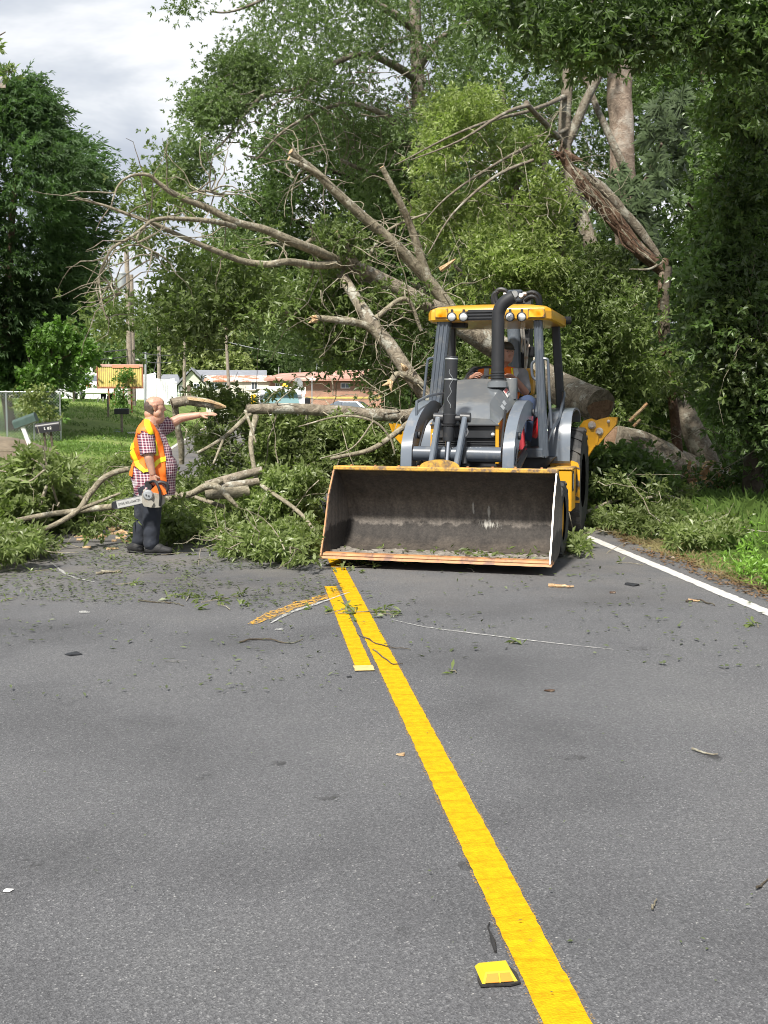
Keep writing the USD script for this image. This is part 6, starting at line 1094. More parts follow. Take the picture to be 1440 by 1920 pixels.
# grille and hood
FV = 1.22
gl0, gr1 = -0.30, 0.43
obj('radiator', MB().box((gl0 + .03, FV + 0.05, 0.95), (gr1 - .03, 2.2, 1.385)), 'soot_black', bh)
for i in range(9): z = 1.005 + i * 0.024; obj('grille_slat', MB().box((gl0 + .04, FV + 0.022, z), (gr1 - .04, FV + 0.048, z + 0.013), ch=.003), 'black_metal', bh)
obj('grille_header', MB().box((gl0 + .035, FV + 0.01, 1.235), (gr1 - .035, FV + 0.049, 1.375), ch=.012), 'black_metal', bh)
for px in (813, 924): q = K(px, 815, FV); obj('marker_lamp', MB().lathe([(0, .03), (.012, .028), (.02, .015), (.022, 0)], (q[0], FV + .005, q[2]), (0, -1, 0), 12), 'lamp_glass', bh, smooth=True)
for s, u in ((-1, gl0), (1, gr1)):
    lo, hi = sorted((u - s * 0.035, u)); obj('side_panel', MB().hull([(uu, v, w) for uu in (lo, hi) for v, w in ((FV, 0.98), (FV, 1.395), (2.25, 1.64), (2.25, 1.0))]), 'machine_yellow', bh)
def side_pt(v, t):
    """A point of the right hood flank: t = 0 on the top edge, 1 on the lower edge."""
    k = (v - 1.22) / 1.0; a = np.array([np.interp(v, [1.22, 1.50, 2.22], [0.355, 0.30, 0.36]), v, np.interp(v, [1.22, 1.50, 2.22], [1.465, 1.61, 1.865])]); b = np.array([np.interp(v, [1.22, 2.22], [0.425, 0.475]), v, np.interp(v, [1.22, 2.22], [1.40, 1.64])]); return a + (b - a) * t
hv = []
for v in (1.22, 1.50, 2.22):
    for t_ in (0, 1):
        p = side_pt(v, t_); hv += [p, [2 * 0.065 - p[0], p[1], p[2]]]
hv = np.array(hv)
# cross sections joined front to back, so that the flanks keep their crease
sec = []
for v in (1.20, 1.26, 1.48, 1.54, 1.9, 2.22):
    a, b = side_pt(max(v, 1.22), 0), side_pt(max(v, 1.22), 1); dz = -0.02 if v < 1.22 else 0; c = 0.065
    ring = [(b[0], v, b[2] + dz), (a[0] + .012, v, a[2] - .03 + dz), (a[0] - .02, v, a[2] + dz), (c, v, a[2] + .014 + dz)]; ring += [(2 * c - q[0], q[1], q[2]) for q in ring[:3][::-1]]; sec.append(ring)
nS = len(sec[0]); V = np.array(sec).reshape(-1, 3); F = [[i * nS + k, i * nS + k + 1, (i + 1) * nS + k + 1, (i + 1) * nS + k] for i in range(len(sec) - 1) for k in range(nS - 1)]
F = np.array(F); F = np.vstack([F[:, [0, 2, 1]], F[:, [0, 3, 2]]]); caps = [[0, k, k + 1] for k in range(1, nS - 1)] + [[(len(sec) - 1) * nS, (len(sec) - 1) * nS + k + 1, (len(sec) - 1) * nS + k] for k in range(1, nS - 1)]
hood = obj('hood', (V, np.vstack([F, caps])), 'hood_paint', bh, smooth=22)
obj('hood_seam', MB().box((gl0 - .004, 1.19, 1.372), (gr1 + .004, 1.215, 1.386)), 'soot_black', hood)
def flank_patch(name, v0, v1, t0, t1, mat, off=0.004):
    q = [side_pt(v, t) for v, t in ((v0, t0), (v1, t0), (v1, t1), (v0, t1))]; n = np.cross(q[1] - q[0], q[3] - q[0]); n /= np.linalg.norm(n); n = n if n[0] > 0 else -n
    return obj(name, MB().hull([p + n * o for p in q for o in (off, off + .003)]), mat, hood)
flank_patch('decal', 1.93, 2.06, 0.14, 0.52, 'decal_white'); flank_patch('decal_print', 1.94, 2.05, 0.16, 0.32, 'decal_red', .0075); flank_patch('decal_print', 1.96, 2.03, 0.37, 0.41, 'soot_black', .0075); flank_patch('decal_print', 1.95, 2.04, 0.45, 0.48, 'decal_grey', .0075)
flank_patch('badge', 1.72, 1.80, 0.45, 0.68, 'decal_grey'); flank_patch('badge', 1.60, 1.68, 0.50, 0.75, 'decal_grey')
# air and exhaust stack
e0 = K(933, 716, 2.0); e1 = K(934, 600, 2.0)
path = [e0, e0 + (e1 - e0) * .5, e1, K(936, 583, 2.0), K(942, 571, 2.0), K(951, 563, 2.0), K(963, 556, 2.0)]
st = obj('exhaust_stack', MB().tube(catmull(path, 6), 0.072, 20), 'soot_black', bh, smooth=40)
for k in (0.0, 0.028, 0.056, 0.084): obj('clamp_ring', MB().lathe([(.07, 0), (.078, .003), (.078, .018), (.07, .021)], e0 + [0, 0, .01 + k], (0, 0, 1), 20), 'black_metal', st, smooth=40)
obj('stack_base', MB().lathe([(.12, -.06), (.11, 0), (.085, .015), (.0, .015)], e0, (0, 0, 1), 20), 'hood_paint', st, smooth=40)
q = K(964, 728, 2.15); obj('air_cleaner', MB().lathe([(.08, -.22), (.08, 0), (.07, .012), (0, .014)], (0.40, 2.15, 1.87), (0, 0, 1), 18), 'hood_paint', bh, smooth=40)
# frame, axles, wheels
obj('main_frame', MB().box((C0 - .33, 1.0, .50), (C0 + .33, 4.2, .95), ch=.02), 'black_metal', bh); obj('belly', MB().box((C0 - .42, 2.2, .55), (C0 + .42, 3.9, 1.04), ch=.03), 'black_metal', bh)
obj('front_axle', MB().box((C0 - .80, 1.32, .31), (C0 + .74, 1.50, .48), ch=.03), 'black_metal', bh); obj('rear_axle', MB().cyl((C0 - .7, 3.5, .66), (C0 + .7, 3.5, .66), .14), 'black_metal', bh)
def wheel(uc, v, r, w, lugs, rimr, side, inset=0.0):
    pf = [(rimr, -w / 2 + .02), (r * .80, -w / 2), (r * .93, -w / 2 + .015), (r * .965, -w / 2 + .05), (r * .975, 0), (r * .965, w / 2 - .05), (r * .93, w / 2 - .015), (r * .80, w / 2), (rimr, w / 2 - .02)]
    m = MB().lathe(pf, (uc, v, r), (1, 0, 0), 48)
    for k in range(lugs):
        for s in (-1, 1):
            a = (k + (0.5 if s > 0 else 0)) / lugs * 2 * PI; da = 0.34 * 2 * PI / lugs; sk = s * 0.55 * 2 * PI / lugs
            pt = lambda a_, x, rr: (uc + x, v + rr * math.cos(a_), r + rr * math.sin(a_))
            m.hull([pt(a + e * da + f * abs(sk) * 0.9, x, rr) for e in (-.5, .5) for (x, f) in ((s * .01, 0), (s * (w / 2 - .008), 1)) for rr in (r * .94, r * (1.0 if f == 0 else .985))])
    t_ = obj('wheel', m, 'tyre', bh, smooth=30)
    s = side
    obj('rim', MB().lathe([(rimr + .012, w / 2 - .03 - inset), (rimr + .012, w / 2 - .008 - inset), (rimr - .02, w / 2 - .012 - inset), (rimr - .05, w / 2 - .07 - inset), (rimr * .45, w / 2 - .10 - inset), (rimr * .40, w / 2 - .05 - inset), (0, w / 2 - .05 - inset)], (uc, v, r), (s, 0, 0), 32), 'machine_yellow', t_, smooth=35)
    for k in range(8): a = k * PI / 4; obj('wheel_nut', MB().lathe([(0, .025), (.014, .025), (.016, 0)], (uc + s * (w / 2 - .095), v + rimr * .62 * math.cos(a), r + rimr * .62 * math.sin(a)), (s, 0, 0), 6), 'galvanized', t_)
wheel(0.965, 1.41, 0.40, 0.30, 16, 0.235, 1, .035); wheel(-0.815, 1.41, 0.40, 0.30, 16, 0.235, -1, .035)
wheel(0.905, 3.50, 0.655, 0.44, 20, 0.33, 1, .10); wheel(-0.735, 3.50, 0.655, 0.44, 20, 0.33, -1, .10)
# rear fenders
fo = catmull([(2.82, .925), (2.86, 1.22), (2.98, 1.42), (3.16, 1.515), (3.55, 1.54), (3.95, 1.50), (4.15, 1.38)], 5); fi = fo + np.array([[0.03, -0.0]]) * np.linspace(1, -1, len(fo))[:, None] - [[0, .028]]
for s in (-1, 1):
    a, b = sorted((C0 + s * 0.66, C0 + s * 0.915)); f = obj('fender', MB().prism(np.vstack([fo, fi[::-1]]), a, b, **UVW), 'slate_light', bh, smooth=30)
    a, b = sorted((C0 + s * 0.657, C0 + s * 0.63)); obj('fender_side', MB().prism(np.vstack([fo, [(4.15, 1.0), (3.9, 1.0)], [(2.9, .925)]]), a, b, **UVW), 'slate_paint', f)
# cab floor, steps, side boxes
obj('floor', MB().box((C0 - .62, 2.36, 1.045), (C0 + .62, 3.6, 1.10), ch=.01), 'black_metal', bh); obj('sill', MB().box((C0 + .40, 2.33, .985), (C0 + .665, 2.375, 1.09), ch=.01), 'slate_paint', bh); obj('sill', MB().box((C0 - .665, 2.33, .985), (C0 - .40, 2.375, 1.09), ch=.01), 'slate_paint', bh)
obj('step_panel', MB().hull([(u, v, w) for u, v, w in ((.46, 2.45, .98), (.86, 2.5, .98), (.48, 2.45, .80), (.70, 2.5, .80), (.46, 2.9, .98), (.86, 2.9, .98), (.48, 2.9, .8), (.7, 2.9, .8))]), 'soot_black', bh)
for s, u0, u1 in ((1, .80, 1.075), (-1, -.895, -.62)):
    tk = obj('side_tank', MB().box((u0, 2.40, .37), (u1, 2.86, .845), ch=.012), 'machine_yellow', bh); obj('tank_lid', MB().box((u0 - .008, 2.385, .848), (u1 + .008, 2.87, .868), ch=.005), 'lip_yellow', tk)
    if s > 0: obj('decal', MB().box((u1 + .001, 2.44, .60), (u1 + .004, 2.62, .83)), 'soot_black', tk); obj('decal_print', MB().box((u1 + .0045, 2.51, .63), (u1 + .006, 2.55, .80)), 'decal_white', tk)
    pg = Polygon([(u0 - .03, .43), (u1 + .045, .43), (u1 + .045, .83), (u1 + .02, .90), (u1 - .04, .925), (u0 - .03, .925)]); obj('side_shield', MB().prism(pg, 2.885, 2.91), 'machine_yellow', bh)
# canopy posts and roof
def post(p, q, w, dpt, name='canopy_post', mat='slate_paint', ribs=True):
    o = obj(name, MB().bar(p, q, w, dpt, up=(0, 1, 0), ch=.015), mat, bh)
    if ribs:
        for k in (-.3, 0.0, .3): d = np.array([w * k, -dpt / 2 - .006, 0]); obj('rib', MB().bar(p + d, q + d, w * .13, .012, up=(0, 1, 0), ch=.003), mat, o)
    return o
post(K(816, 768, 2.42), K(834, 600, 2.42), .155, .12); post(K(1020, 858, 2.42), K(1009, 600, 2.42), .095, .14); pr = K(1054, 800, 3.62)
post(K(1053, 790, 3.62), K(1041, 598, 3.62), .10, .10, mat='black_metal', ribs=False); post(K(846, 700, 3.62), K(848, 603, 3.62), .10, .10, mat='black_metal', ribs=False)
u0, u1 = -0.60, 0.815
out = [(u0, 2.42), (u0 + .05, 2.33), (u0 + .5, 2.27), (u1 - .5, 2.27), (u1 - .06, 2.33), (u1, 2.42), (u1 + .01, 3.85), (u1 - .06, 3.95), (u0 + .06, 3.95), (u0 - .01, 3.85)]
V = []; oc = np.array(out); cc = oc.mean(0)
for sc_, w in ((.97, 2.53), (1.0, 2.55), (1.0, 2.635), (.98, 2.665), (.90, 2.695), (.6, 2.73)): V.append(np.column_stack([cc + (oc - cc) * sc_, np.full(len(oc), w)]))
n = len(oc); F = [[i * n + k, i * n + (k + 1) % n, (i + 1) * n + (k + 1) % n, (i + 1) * n + k] for i in range(len(V) - 1) for k in range(n)]; F = np.array(F); F = np.vstack([F[:, [0, 1, 2]], F[:, [0, 2, 3]]]); nv = len(V) * n
Vv = np.vstack(V + [[[*cc, 2.738]], [[*cc, 2.53]]]); F = np.vstack([F, [[(len(V) - 1) * n + k, (len(V) - 1) * n + (k + 1) % n, nv] for k in range(n)], [[(k + 1) % n, k, nv + 1] for k in range(n)]])
roof = obj('roof', (Vv, F), 'machine_yellow', bh, smooth=28)
a, b = K(872, 603, 2.25), K(940, 580, 2.25); obj('visor', MB().prism([(a[0] - .06, a[2] + .01), (b[0], a[2] + .01), (b[0], b[2]), (a[0] + .04, b[2])], 2.235, 2.26), 'soot_black', roof)
for k in range(3): z = a[2] + .03 + .035 * k; obj('visor_slat', MB().box((a[0] - .03, 2.222, z), (b[0] - .01, 2.233, z + .012)), 'black_metal', roof)
for (x0, x1) in ((817, 838), (992, 1020)):
    a, b = K(x0, 595, 2.3), K(x1, 580, 2.3); vv = 2.30 if x0 < 900 else 2.275
    obj('hazard_lamp', rbox((a[0], vv - .03, a[2]), (b[0], vv + .05, b[2]), .022), 'amber_lamp', roof, smooth=50); obj('lamp_surround', MB().box((a[0] - .012, vv - .012, a[2] - .012), (b[0] + .012, vv + .04, b[2] + .012), ch=.01), 'lip_yellow', roof)
for x in (847, 869, 956, 978):
    q = K(x, 594, 2.22); lp = obj('work_lamp', MB().lathe([(0, .10), (.03, .095), (.05, .05), (.054, 0), (.047, -.004), (.047, .01)], (q[0], 2.21, q[2]), (0, 1, 0), 20), 'soot_black', roof, smooth=40)
    obj('lens', MB().lathe([(.0465, .012), (.03, -.006), (0, -.012)], (q[0], 2.208, q[2]), (0, 1, 0), 20), 'lamp_glass', lp, smooth=True); obj('lamp_bracket', MB().box((q[0] - .012, 2.22, q[2] + .045), (q[0] + .012, 2.26, q[2] + .085)), 'soot_black', lp)
q = K(1061, 601, 3.9); obj('work_lamp', MB().lathe([(0, -.06), (.04, -.05), (.05, 0), (.05, .06), (0, .06)], q, (1, .3, 0), 14), 'soot_black', roof, smooth=40)
obj('roof_box', MB().box(K(845, 614, 2.6) , K(872, 604, 2.6) + [0, .2, 0], ch=.01), 'soot_black', roof)
# rails
def rail(pts, r=.016, mat='slate_paint', name='grab_rail'): return obj(name, MB().tube(catmull(pts, 5), r, 8), mat, bh, smooth=40)
rail([K(830, 737, 2.2), K(806, 742, 1.7), K(784, 752, 1.4), K(781, 758, 1.35), K(781, 800, 1.3), K(782, 845, 1.25), K(788, 858, 1.25), K(814, 862, 1.25)]); rail([K(815, 671, 2.4), K(804, 673, 2.35), K(801, 682, 2.35), K(797, 720, 2.35), K(793, 765, 2.35)]); rail([K(1004, 676, 2.5), K(998, 681, 2.5), K(997, 690, 2.5), K(999, 706, 2.5), K(1006, 713, 2.5)])
rail([K(1017, 672, 2.38), K(1026, 674, 2.38), K(1028, 684, 2.38), K(1030, 740, 2.38), K(1034, 803, 2.38)]); rail([K(1054, 733, 3.5), K(1058, 738, 3.3), K(1053, 764, 3.1), K(1048, 785, 2.95), K(1036, 806, 2.7), K(1026, 830, 2.5)], r=.018)
# operator station
obj('dash', MB().hull([(C0 + u, v, w) for u, v, w in ((-.24, 2.24, 1.45), (.30, 2.24, 1.45), (-.22, 2.24, 1.86), (.26, 2.24, 1.86), (-.22, 2.42, 1.82), (.26, 2.42, 1.82), (-.2, 2.42, 1.1), (.26, 2.42, 1.1), (-.24, 2.24, 1.0), (.3, 2.24, 1.0))]), 'soot_black', bh)
wc = K(907, 706, 2.62); a_, b_, d_ = frame((0, -.55, .83)); ring = [wc + .205 * (math.cos(x) * a_ + math.sin(x) * b_) for x in np.linspace(0, 2 * PI, 29)]
sw = obj('steering_wheel', MB().tube(ring, .015, 8), 'soot_black', bh, smooth=40)
for k in (0.3, 2.4, 4.5): obj('spoke', MB().bar(wc, wc + .2 * (math.cos(k) * a_ + math.sin(k) * b_), .028, .012, up=d_), 'soot_black', sw)
obj('column', MB().cyl(wc, wc - d_ * .4 , .03), 'soot_black', sw)
obj('seat', rbox((C0 - .22, 2.86, 1.46), (C0 + .24, 3.36, 1.60), .05), 'seat_black', bh, smooth=40); obj('seat_back', rbox((C0 - .21, 3.30, 1.58), (C0 + .23, 3.44, 2.02), .06), 'seat_black', bh, smooth=40); obj('seat_base', MB().box((C0 - .16, 2.95, 1.10), (C0 + .18, 3.3, 1.47)), 'black_metal', bh)
obj('side_console', MB().hull([(u, v, w) for u, v, w in ((.44, 2.9, 1.1), (.66, 2.9, 1.1), (.44, 3.5, 1.1), (.66, 3.5, 1.1), (.46, 3.0, 1.66), (.64, 3.0, 1.66), (.46, 3.5, 1.70), (.64, 3.5, 1.70), (.45, 2.86, 1.5), (.65, 2.86, 1.5))]), 'slate_paint', bh)
for x, y in ((977, 722), (984, 726), (992, 735)): q = K(x, y, 3.3); obj('control_lever', MB().cyl(q - [0, 0, .18], q, .008, n=6).add(trimesh.creation.icosphere(1, .025).apply_translation(q)), 'soot_black', bh, smooth=40)
# digging arm folded up behind the canopy
hb = K(975, 850, 4.25); kn = K(967, 548, 4.6)
obj('swing_frame', MB().box((C0 - .28, 4.05, .75), (C0 + .40, 4.30, 1.30), ch=.03), 'machine_yellow', bh); obj('swing_tower', MB().box(K(969, 742, 4.1), K(999, 690, 4.1) + [0, .25, 0], ch=.03), 'machine_yellow', bh)
bm = obj('boom', MB().hull([np.array([C0 + .12 + u, v, w]) for u in (-.10, .10) for v, w in ((4.3, 1.2), (4.75, 1.2), (4.25, 2.2), (4.6, 2.2), (4.42, 3.0), (4.6, 3.0))]), 'black_metal', bh)
c0, c1 = K(966, 705, 4.2), K(963, 612, 4.2); cyl = obj('boom_cylinder', MB().lathe([(0, 0), (.07, 0), (.085, .01), (.085, np.linalg.norm(c1 - c0)), (.07, np.linalg.norm(c1 - c0) + .01), (0, np.linalg.norm(c1 - c0) + .01)], c0, c1 - c0, 20), 'slate_light', bh, smooth=40)
obj('rod', MB().cyl(c1, K(962, 575, 4.3), .04), 'rod_chrome', cyl, smooth=40)
for x0, y0, x1, y1 in ((981, 612, 985, 690), (990, 640, 982, 720), (976, 610, 978, 660)): obj('hydraulic_line', MB().tube([K(x0, y0, 4.15), K((x0 + x1) / 2 + 2, (y0 + y1) / 2, 4.12), K(x1, y1, 4.15)], .014, 6), 'worn_steel', bh, smooth=40)
for q in ([(940, 578), (931, 566), (929, 552), (936, 543), (948, 545), (953, 556)], [(983, 556), (992, 549), (1004, 550), (1012, 560), (1013, 580)], [(984, 562), (994, 556), (1004, 558), (1009, 568), (1009, 585)], [(934, 580), (925, 566), (926, 552), (935, 546)]):
    obj('hydraulic_hose', MB().tube(catmull([K(x, y, 4.4) for x, y in q], 5), .030, 8), 'soot_black', bh, smooth=40)
q = K(967, 553, 4.45); kb = obj('knuckle', MB().box(q - [.10, .1, .10], q + [.10, .1, .06], ch=.02), 'slate_paint', bh); obj('pin', MB().cyl(q - [.15, .05, -.0], q + [.15, -.05, .0], .035, n=12), 'worn_steel', kb, smooth=40); obj('pin_cap', MB().lathe([(0, .02), (.045, .02), (.05, 0)], q + [0, -.1, 0], (0, -1, 0), 14), 'galvanized', kb, smooth=40)
for x, y in ((956, 560), (978, 556), (990, 650), (986, 615)): q = K(x, y, 4.3); obj('fitting', MB().lathe([(0, .05), (.03, .05), (.035, 0), (0, 0)], q, (0, -1, .3), 10), 'worn_steel', bh, smooth=40)
for x, y in ((995, 660), (988, 628), (993, 600)): q = K(x, y, 4.35); obj('valve_block', MB().box(q - [.04, .05, .07], q + [.05, .05, .07], ch=.01), 'black_metal', bh)
# stabilizers
for s, pts in ((1, [(1086, 800), (1094, 789), (1106, 785), (1116, 789), (1124, 786), (1140, 782), (1157, 783), (1155, 796), (1128, 826), (1122, 834), (1114, 838), (1100, 860), (1086, 866)]), (-1, [(729, 794), (742, 796), (748, 797), (757, 803), (768, 802), (772, 800), (776, 836), (757, 838), (738, 818)])):
    v = 4.25; pl = [K(x, y, v) for x, y in pts]; st_ = obj('stabilizer', MB().prism([(p[0], p[2]) for p in pl], v, v + .035).prism([(p[0], p[2]) for p in pl], v + .22, v + .255), 'machine_yellow', bh)
    if s > 0:
        obj('web', MB().prism([(p[0], p[2]) for p in [K(x, y, v) for x, y in ((1113, 838), (1126, 802), (1156, 784), (1152, 798), (1120, 836))]], v + .036, v + .219), 'machine_yellow', st_)
        for x, y, r in ((1110, 797, .05), (1124, 809, .05), (1141, 790, .02)): q = K(x, y, v); obj('pin', MB().lathe([(0, -.05), (r * .6, -.05), (r * .62, -.02), (r, -.018), (r, 0)], (q[0], v, q[2]), (0, 1, 0), 14), 'worn_steel', st_, smooth=40)
        obj('stabilizer_rod', MB().cyl(K(1082, 808, v + .12), K(1108, 796, v + .12), .045), 'rod_chrome', st_, smooth=40)
        obj('leg', MB().box((C0 + .42, v + .04, .62), (K(1100, 850, v)[0], v + .21, .90), ch=.02), 'machine_yellow', st_)
        obj('rib', MB().bar(K(1122, 806, v - .012), K(1118, 834, v - .012), .03, .02, up=(0, 1, 0)), 'machine_yellow', st_)
    else:
        for x, y in ((750, 806), (765, 810)): q = K(x, y, v); obj('pin', MB().lathe([(0, -.03), (.03, -.03), (.04, 0)], (q[0], v, q[2]), (0, 1, 0), 12), 'worn_steel', st_, smooth=40)
        obj('leg', MB().box((K(772, 830, v)[0], v + .04, .62), (C0 - .3, v + .21, .90), ch=.02), 'machine_yellow', st_)
# things carried on the machine
a, b = K(997, 819, 2.75), K(1010, 793, 2.75); fx = thing('fire_extinguisher', 'small red fire extinguisher clipped inside the right side of the cab', 'extinguisher', mworld(a))
d = mworld(b) - mworld(a); obj('cylinder', MB().lathe([(0, 0), (.055, .005), (.06, .02), (.06, .22), (.04, .26), (.015, .28)], mworld(a), d, 18), 'red_paint', fx, world=True, smooth=40); obj('nozzle', MB().cyl(mworld(a) + d / np.linalg.norm(d) * .27, mworld(a) + d / np.linalg.norm(d) * .34, .018, n=8), 'soot_black', fx, world=True)
obj('label', MB().lathe([(.0612, .09), (.0612, .20)], mworld(a), d, 18), 'decal_white', fx, world=True) if False else None
q = K(978, 792, 2.3); rg_ = thing('red_rag', 'red cloth hanging from a hook beside the right lift arm', 'rag', mworld(q))
top_, V = mworld(K(978, 806, 2.25)), []
for i in range(9):
    z = i / 8; wd = .03 + .05 * z
    for k in range(7): x = (k / 6 - .5) * 2; V.append(mworld(K(977 - 3 * z, 803 + 40 * z, 2.25) + np.array([x * wd, .02 * math.sin(k * 2.3 + i * .7), .0])))
V = np.array(V); F = np.array([[i * 7 + k, i * 7 + k + 1, (i + 1) * 7 + k + 1, (i + 1) * 7 + k] for i in range(8) for k in range(6)]); obj('cloth', (np.vstack([V, V + [0, .012, 0]]), np.vstack([F, F[:, ::-1] + len(V)])), 'red_cloth', rg_, world=True, smooth=True)
obj('hook', MB().tube([mworld(K(979, 783, 2.25)), mworld(K(982, 795, 2.25)), mworld(K(984, 804, 2.25)), mworld(K(974, 805, 2.25)), mworld(K(978, 785, 2.25))], .006, 5), 'worn_steel', rg_, world=True)
# ------------------------------------------------------------------ people
rng = np.random.default_rng(8)
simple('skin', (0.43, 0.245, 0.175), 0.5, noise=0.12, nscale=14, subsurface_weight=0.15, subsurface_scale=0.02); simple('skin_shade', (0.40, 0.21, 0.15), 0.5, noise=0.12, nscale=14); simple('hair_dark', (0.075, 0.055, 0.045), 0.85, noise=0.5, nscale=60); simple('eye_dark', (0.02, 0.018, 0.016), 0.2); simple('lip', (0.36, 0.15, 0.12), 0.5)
simple('jeans', (0.019, 0.023, 0.033), 0.9, noise=0.35, nscale=7, bump=0.25, bscale=90, dirt=(0.085, 0.09, 0.10), dscale=5, dlo=0.55, dhi=0.75); simple('blue_jeans', (0.030, 0.048, 0.10), 0.9, noise=0.25, nscale=8); simple('grey_shirt', (0.22, 0.22, 0.23), 0.9, noise=0.15); simple('boot', (0.017, 0.017, 0.018), 0.7, noise=0.3, nscale=15, bump=0.3); simple('sole', (0.03, 0.03, 0.03), 0.9)
simple('vest_orange', (0.86, 0.17, 0.012), 0.6, noise=0.06, nscale=10, bump=0.25, bscale=16); simple('vest_yellow', (0.80, 0.72, 0.02), 0.5, noise=0.05); simple('vest_silver', (0.42, 0.42, 0.42), 0.4, noise=0.1); simple('cap_cloth', (0.05, 0.045, 0.035), 0.9, noise=0.2)
MAT['plaid'] = usdkit.material(stage, '/World/Looks/plaid', {'tc': ('texture_coordinate', {}), 'mp': ('mapping', {'rotation': (0, 0, -0.5)}),
    'wz': ('wave_texture', {'bands_direction': 'z', 'scale': 11.5, 'distortion': 0.9, 'detail': 1, 'detail_scale': 0.6}), 'wx': ('wave_texture', {'bands_direction': 'x', 'scale': 11.5, 'distortion': 0.9, 'detail': 1, 'detail_scale': 0.6}),
    'rz': ('rgb_ramp', {'ramp': [(0.0, (0.035, 0.03, 0.06)), (0.22, (0.04, 0.03, 0.06)), (0.3, (0.30, 0.035, 0.055)), (0.74, (0.28, 0.035, 0.055)), (0.83, (0.50, 0.47, 0.50)), (1, (0.62, 0.60, 0.62))]}), 'mm': ('mix', {'mix_type': 'mix', 'fac': 0.5}),
    'rx': ('rgb_ramp', {'ramp': [(0.0, (0.035, 0.03, 0.06)), (0.22, (0.04, 0.03, 0.06)), (0.3, (0.30, 0.035, 0.055)), (0.74, (0.28, 0.035, 0.055)), (0.83, (0.50, 0.47, 0.50)), (1, (0.62, 0.60, 0.62))]}), 'n': ('noise_texture', {'scale': 9, 'detail': 3}), 'b': ('bump', {'strength': 0.25, 'distance': 0.02}), 'p': ('principled_bsdf', {'roughness': 0.9})},
    [('tc.object', 'mp.vector'), ('tc.object', 'wz.vector'), ('mp.vector', 'wx.vector'), ('wz.fac', 'rz.fac'), ('wx.fac', 'rx.fac'), ('rz.color', 'mm.color1'), ('rx.color', 'mm.color2'), ('mm.color', 'p.base_color'), ('tc.object', 'n.vector'), ('n.fac', 'b.height'), ('b.normal', 'p.normal')], surface='p.BSDF')
MF = manifold3d.Manifold
def ball(p, r, sc=(1, 1, 1), n=16): return MF.sphere(1.0, n).scale([r * sc[0], r * sc[1], r * sc[2]]).translate(list(map(float, p)))
def bone(p, r, q, s, n=16): return MF.batch_hull([ball(p, r, n=n), ball(q, s, n=n)])
def chain(pts): return [bone(a[:3], a[3], b[:3], b[3]) for a, b in zip(pts[:-1], pts[1:])]
def union(ms):
    return MF.batch_boolean(list(ms), manifold3d.OpType.Add)
def soften(m, edge=0.02, it=10):
    m = m.refine_to_length(edge); q = m.to_mesh(); t = trimesh.Trimesh(np.array(q.vert_properties[:, :3]), np.array(q.tri_verts), process=True)
    trimesh.smoothing.filter_taubin(t, lamb=0.5, nu=0.53, iterations=it); return t
def as_man(t): return MF(manifold3d.Mesh(np.asarray(t.vertices, np.float32), np.asarray(t.faces, np.uint32)))
def inflate(t, d): t = t.copy(); t.vertices = t.vertices + t.vertex_normals * d; return t
def hand(wrist, fwd, palm_n, side, curl, L=0.19, r0=0.0095, spread=0.06):
    """A palm and five fingers: fwd along the hand, palm_n out of the palm, side towards the thumb; curl bends the fingers into the palm."""
    f, n, s = unit(np.array(fwd, float)), unit(np.array(palm_n, float)), unit(np.array(side, float)); w = np.array(wrist, float); pl = L * 0.50; ms = []
    kn = [w + f * pl * (1.0 if k in (1, 2) else 0.94) + s * (0.033 - 0.022 * k) for k in range(4)]
    ms.append(MF.batch_hull([ball(w, 0.026)] + [ball(k - f * 0.01, 0.0135) for k in kn]))
    for k, ln in zip(range(4), (0.082, 0.092, 0.086, 0.068)):
        d = unit(f + s * spread * (1.5 - k)); p = kn[k]; r = r0
        for j, frac in enumerate((0.46, 0.30, 0.24)):
            a = curl * (0.55 + 0.5 * j); d2 = unit(d * math.cos(a) + n * math.sin(a)); q = p + d2 * ln * frac; ms.append(bone(p, r, q, r * 0.92)); p, r = q, r * 0.92
    p = w + f * pl * 0.28 + s * 0.026; d = unit(f * 0.6 + s * 0.9 + n * 0.3 * (1 + curl))
    q = p + d * 0.042; ms.append(bone(p, 0.0155, q, 0.012)); e = q + unit(f * 0.9 + s * (0.35 - 0.4 * curl) + n * (0.2 + 0.5 * curl)) * 0.032; ms.append(bone(q, 0.012, e, 0.009))
    return ms
def head(c, face, up, scale=1.0, heavy=0.0):
    """Skull, jaw, nose, ears and neck root; face points the way the nose does."""
    f, u = unit(np.array(face, float)), np.array(up, float); s = np.cross(u, f); k = scale; c = np.array(c, float)
    B = lambda a, b, w, r, sc=(1, 1, 1): ball(c + f * a * k + s * b * k + u * w * k, r * k, sc)
    ms = [MF.batch_hull([B(-.012, 0, .028, .090), B(.025, 0, .035, .080)]), MF.batch_hull([B(.035, .02, .0, .062), B(.035, -.02, .0, .062), B(.062, .018, -.082, .032), B(.062, -.018, -.082, .032), B(-.01, 0, -.04, .066)]),
          MF.batch_hull([B(.092, 0, .018, .011), B(.108, 0, -.018, .014), B(.086, .013, -.024, .011), B(.086, -.013, -.024, .011)]), B(.084, 0, .028, .022, (.8, 1, .6)), MF.batch_hull([B(.084, .02, -.055, .012), B(.084, -.02, -.055, .012), B(.070, 0, -.05, .02)])]
    for t_ in (-1, 1): ms += [MF.batch_hull([B(-.004, t_ * .090, .022, .017), B(-.012, t_ * .088, -.022, .012), B(-.024, t_ * .102, .022, .012)]), B(.072, t_ * .032, .022, .016)]
    if heavy: ms += [B(.03, 0, -.105, .062 + .02 * heavy), B(.02, .045, -.06, .05), B(.02, -.045, -.06, .05), B(-.05, 0, -.07, .062)]
    return ms

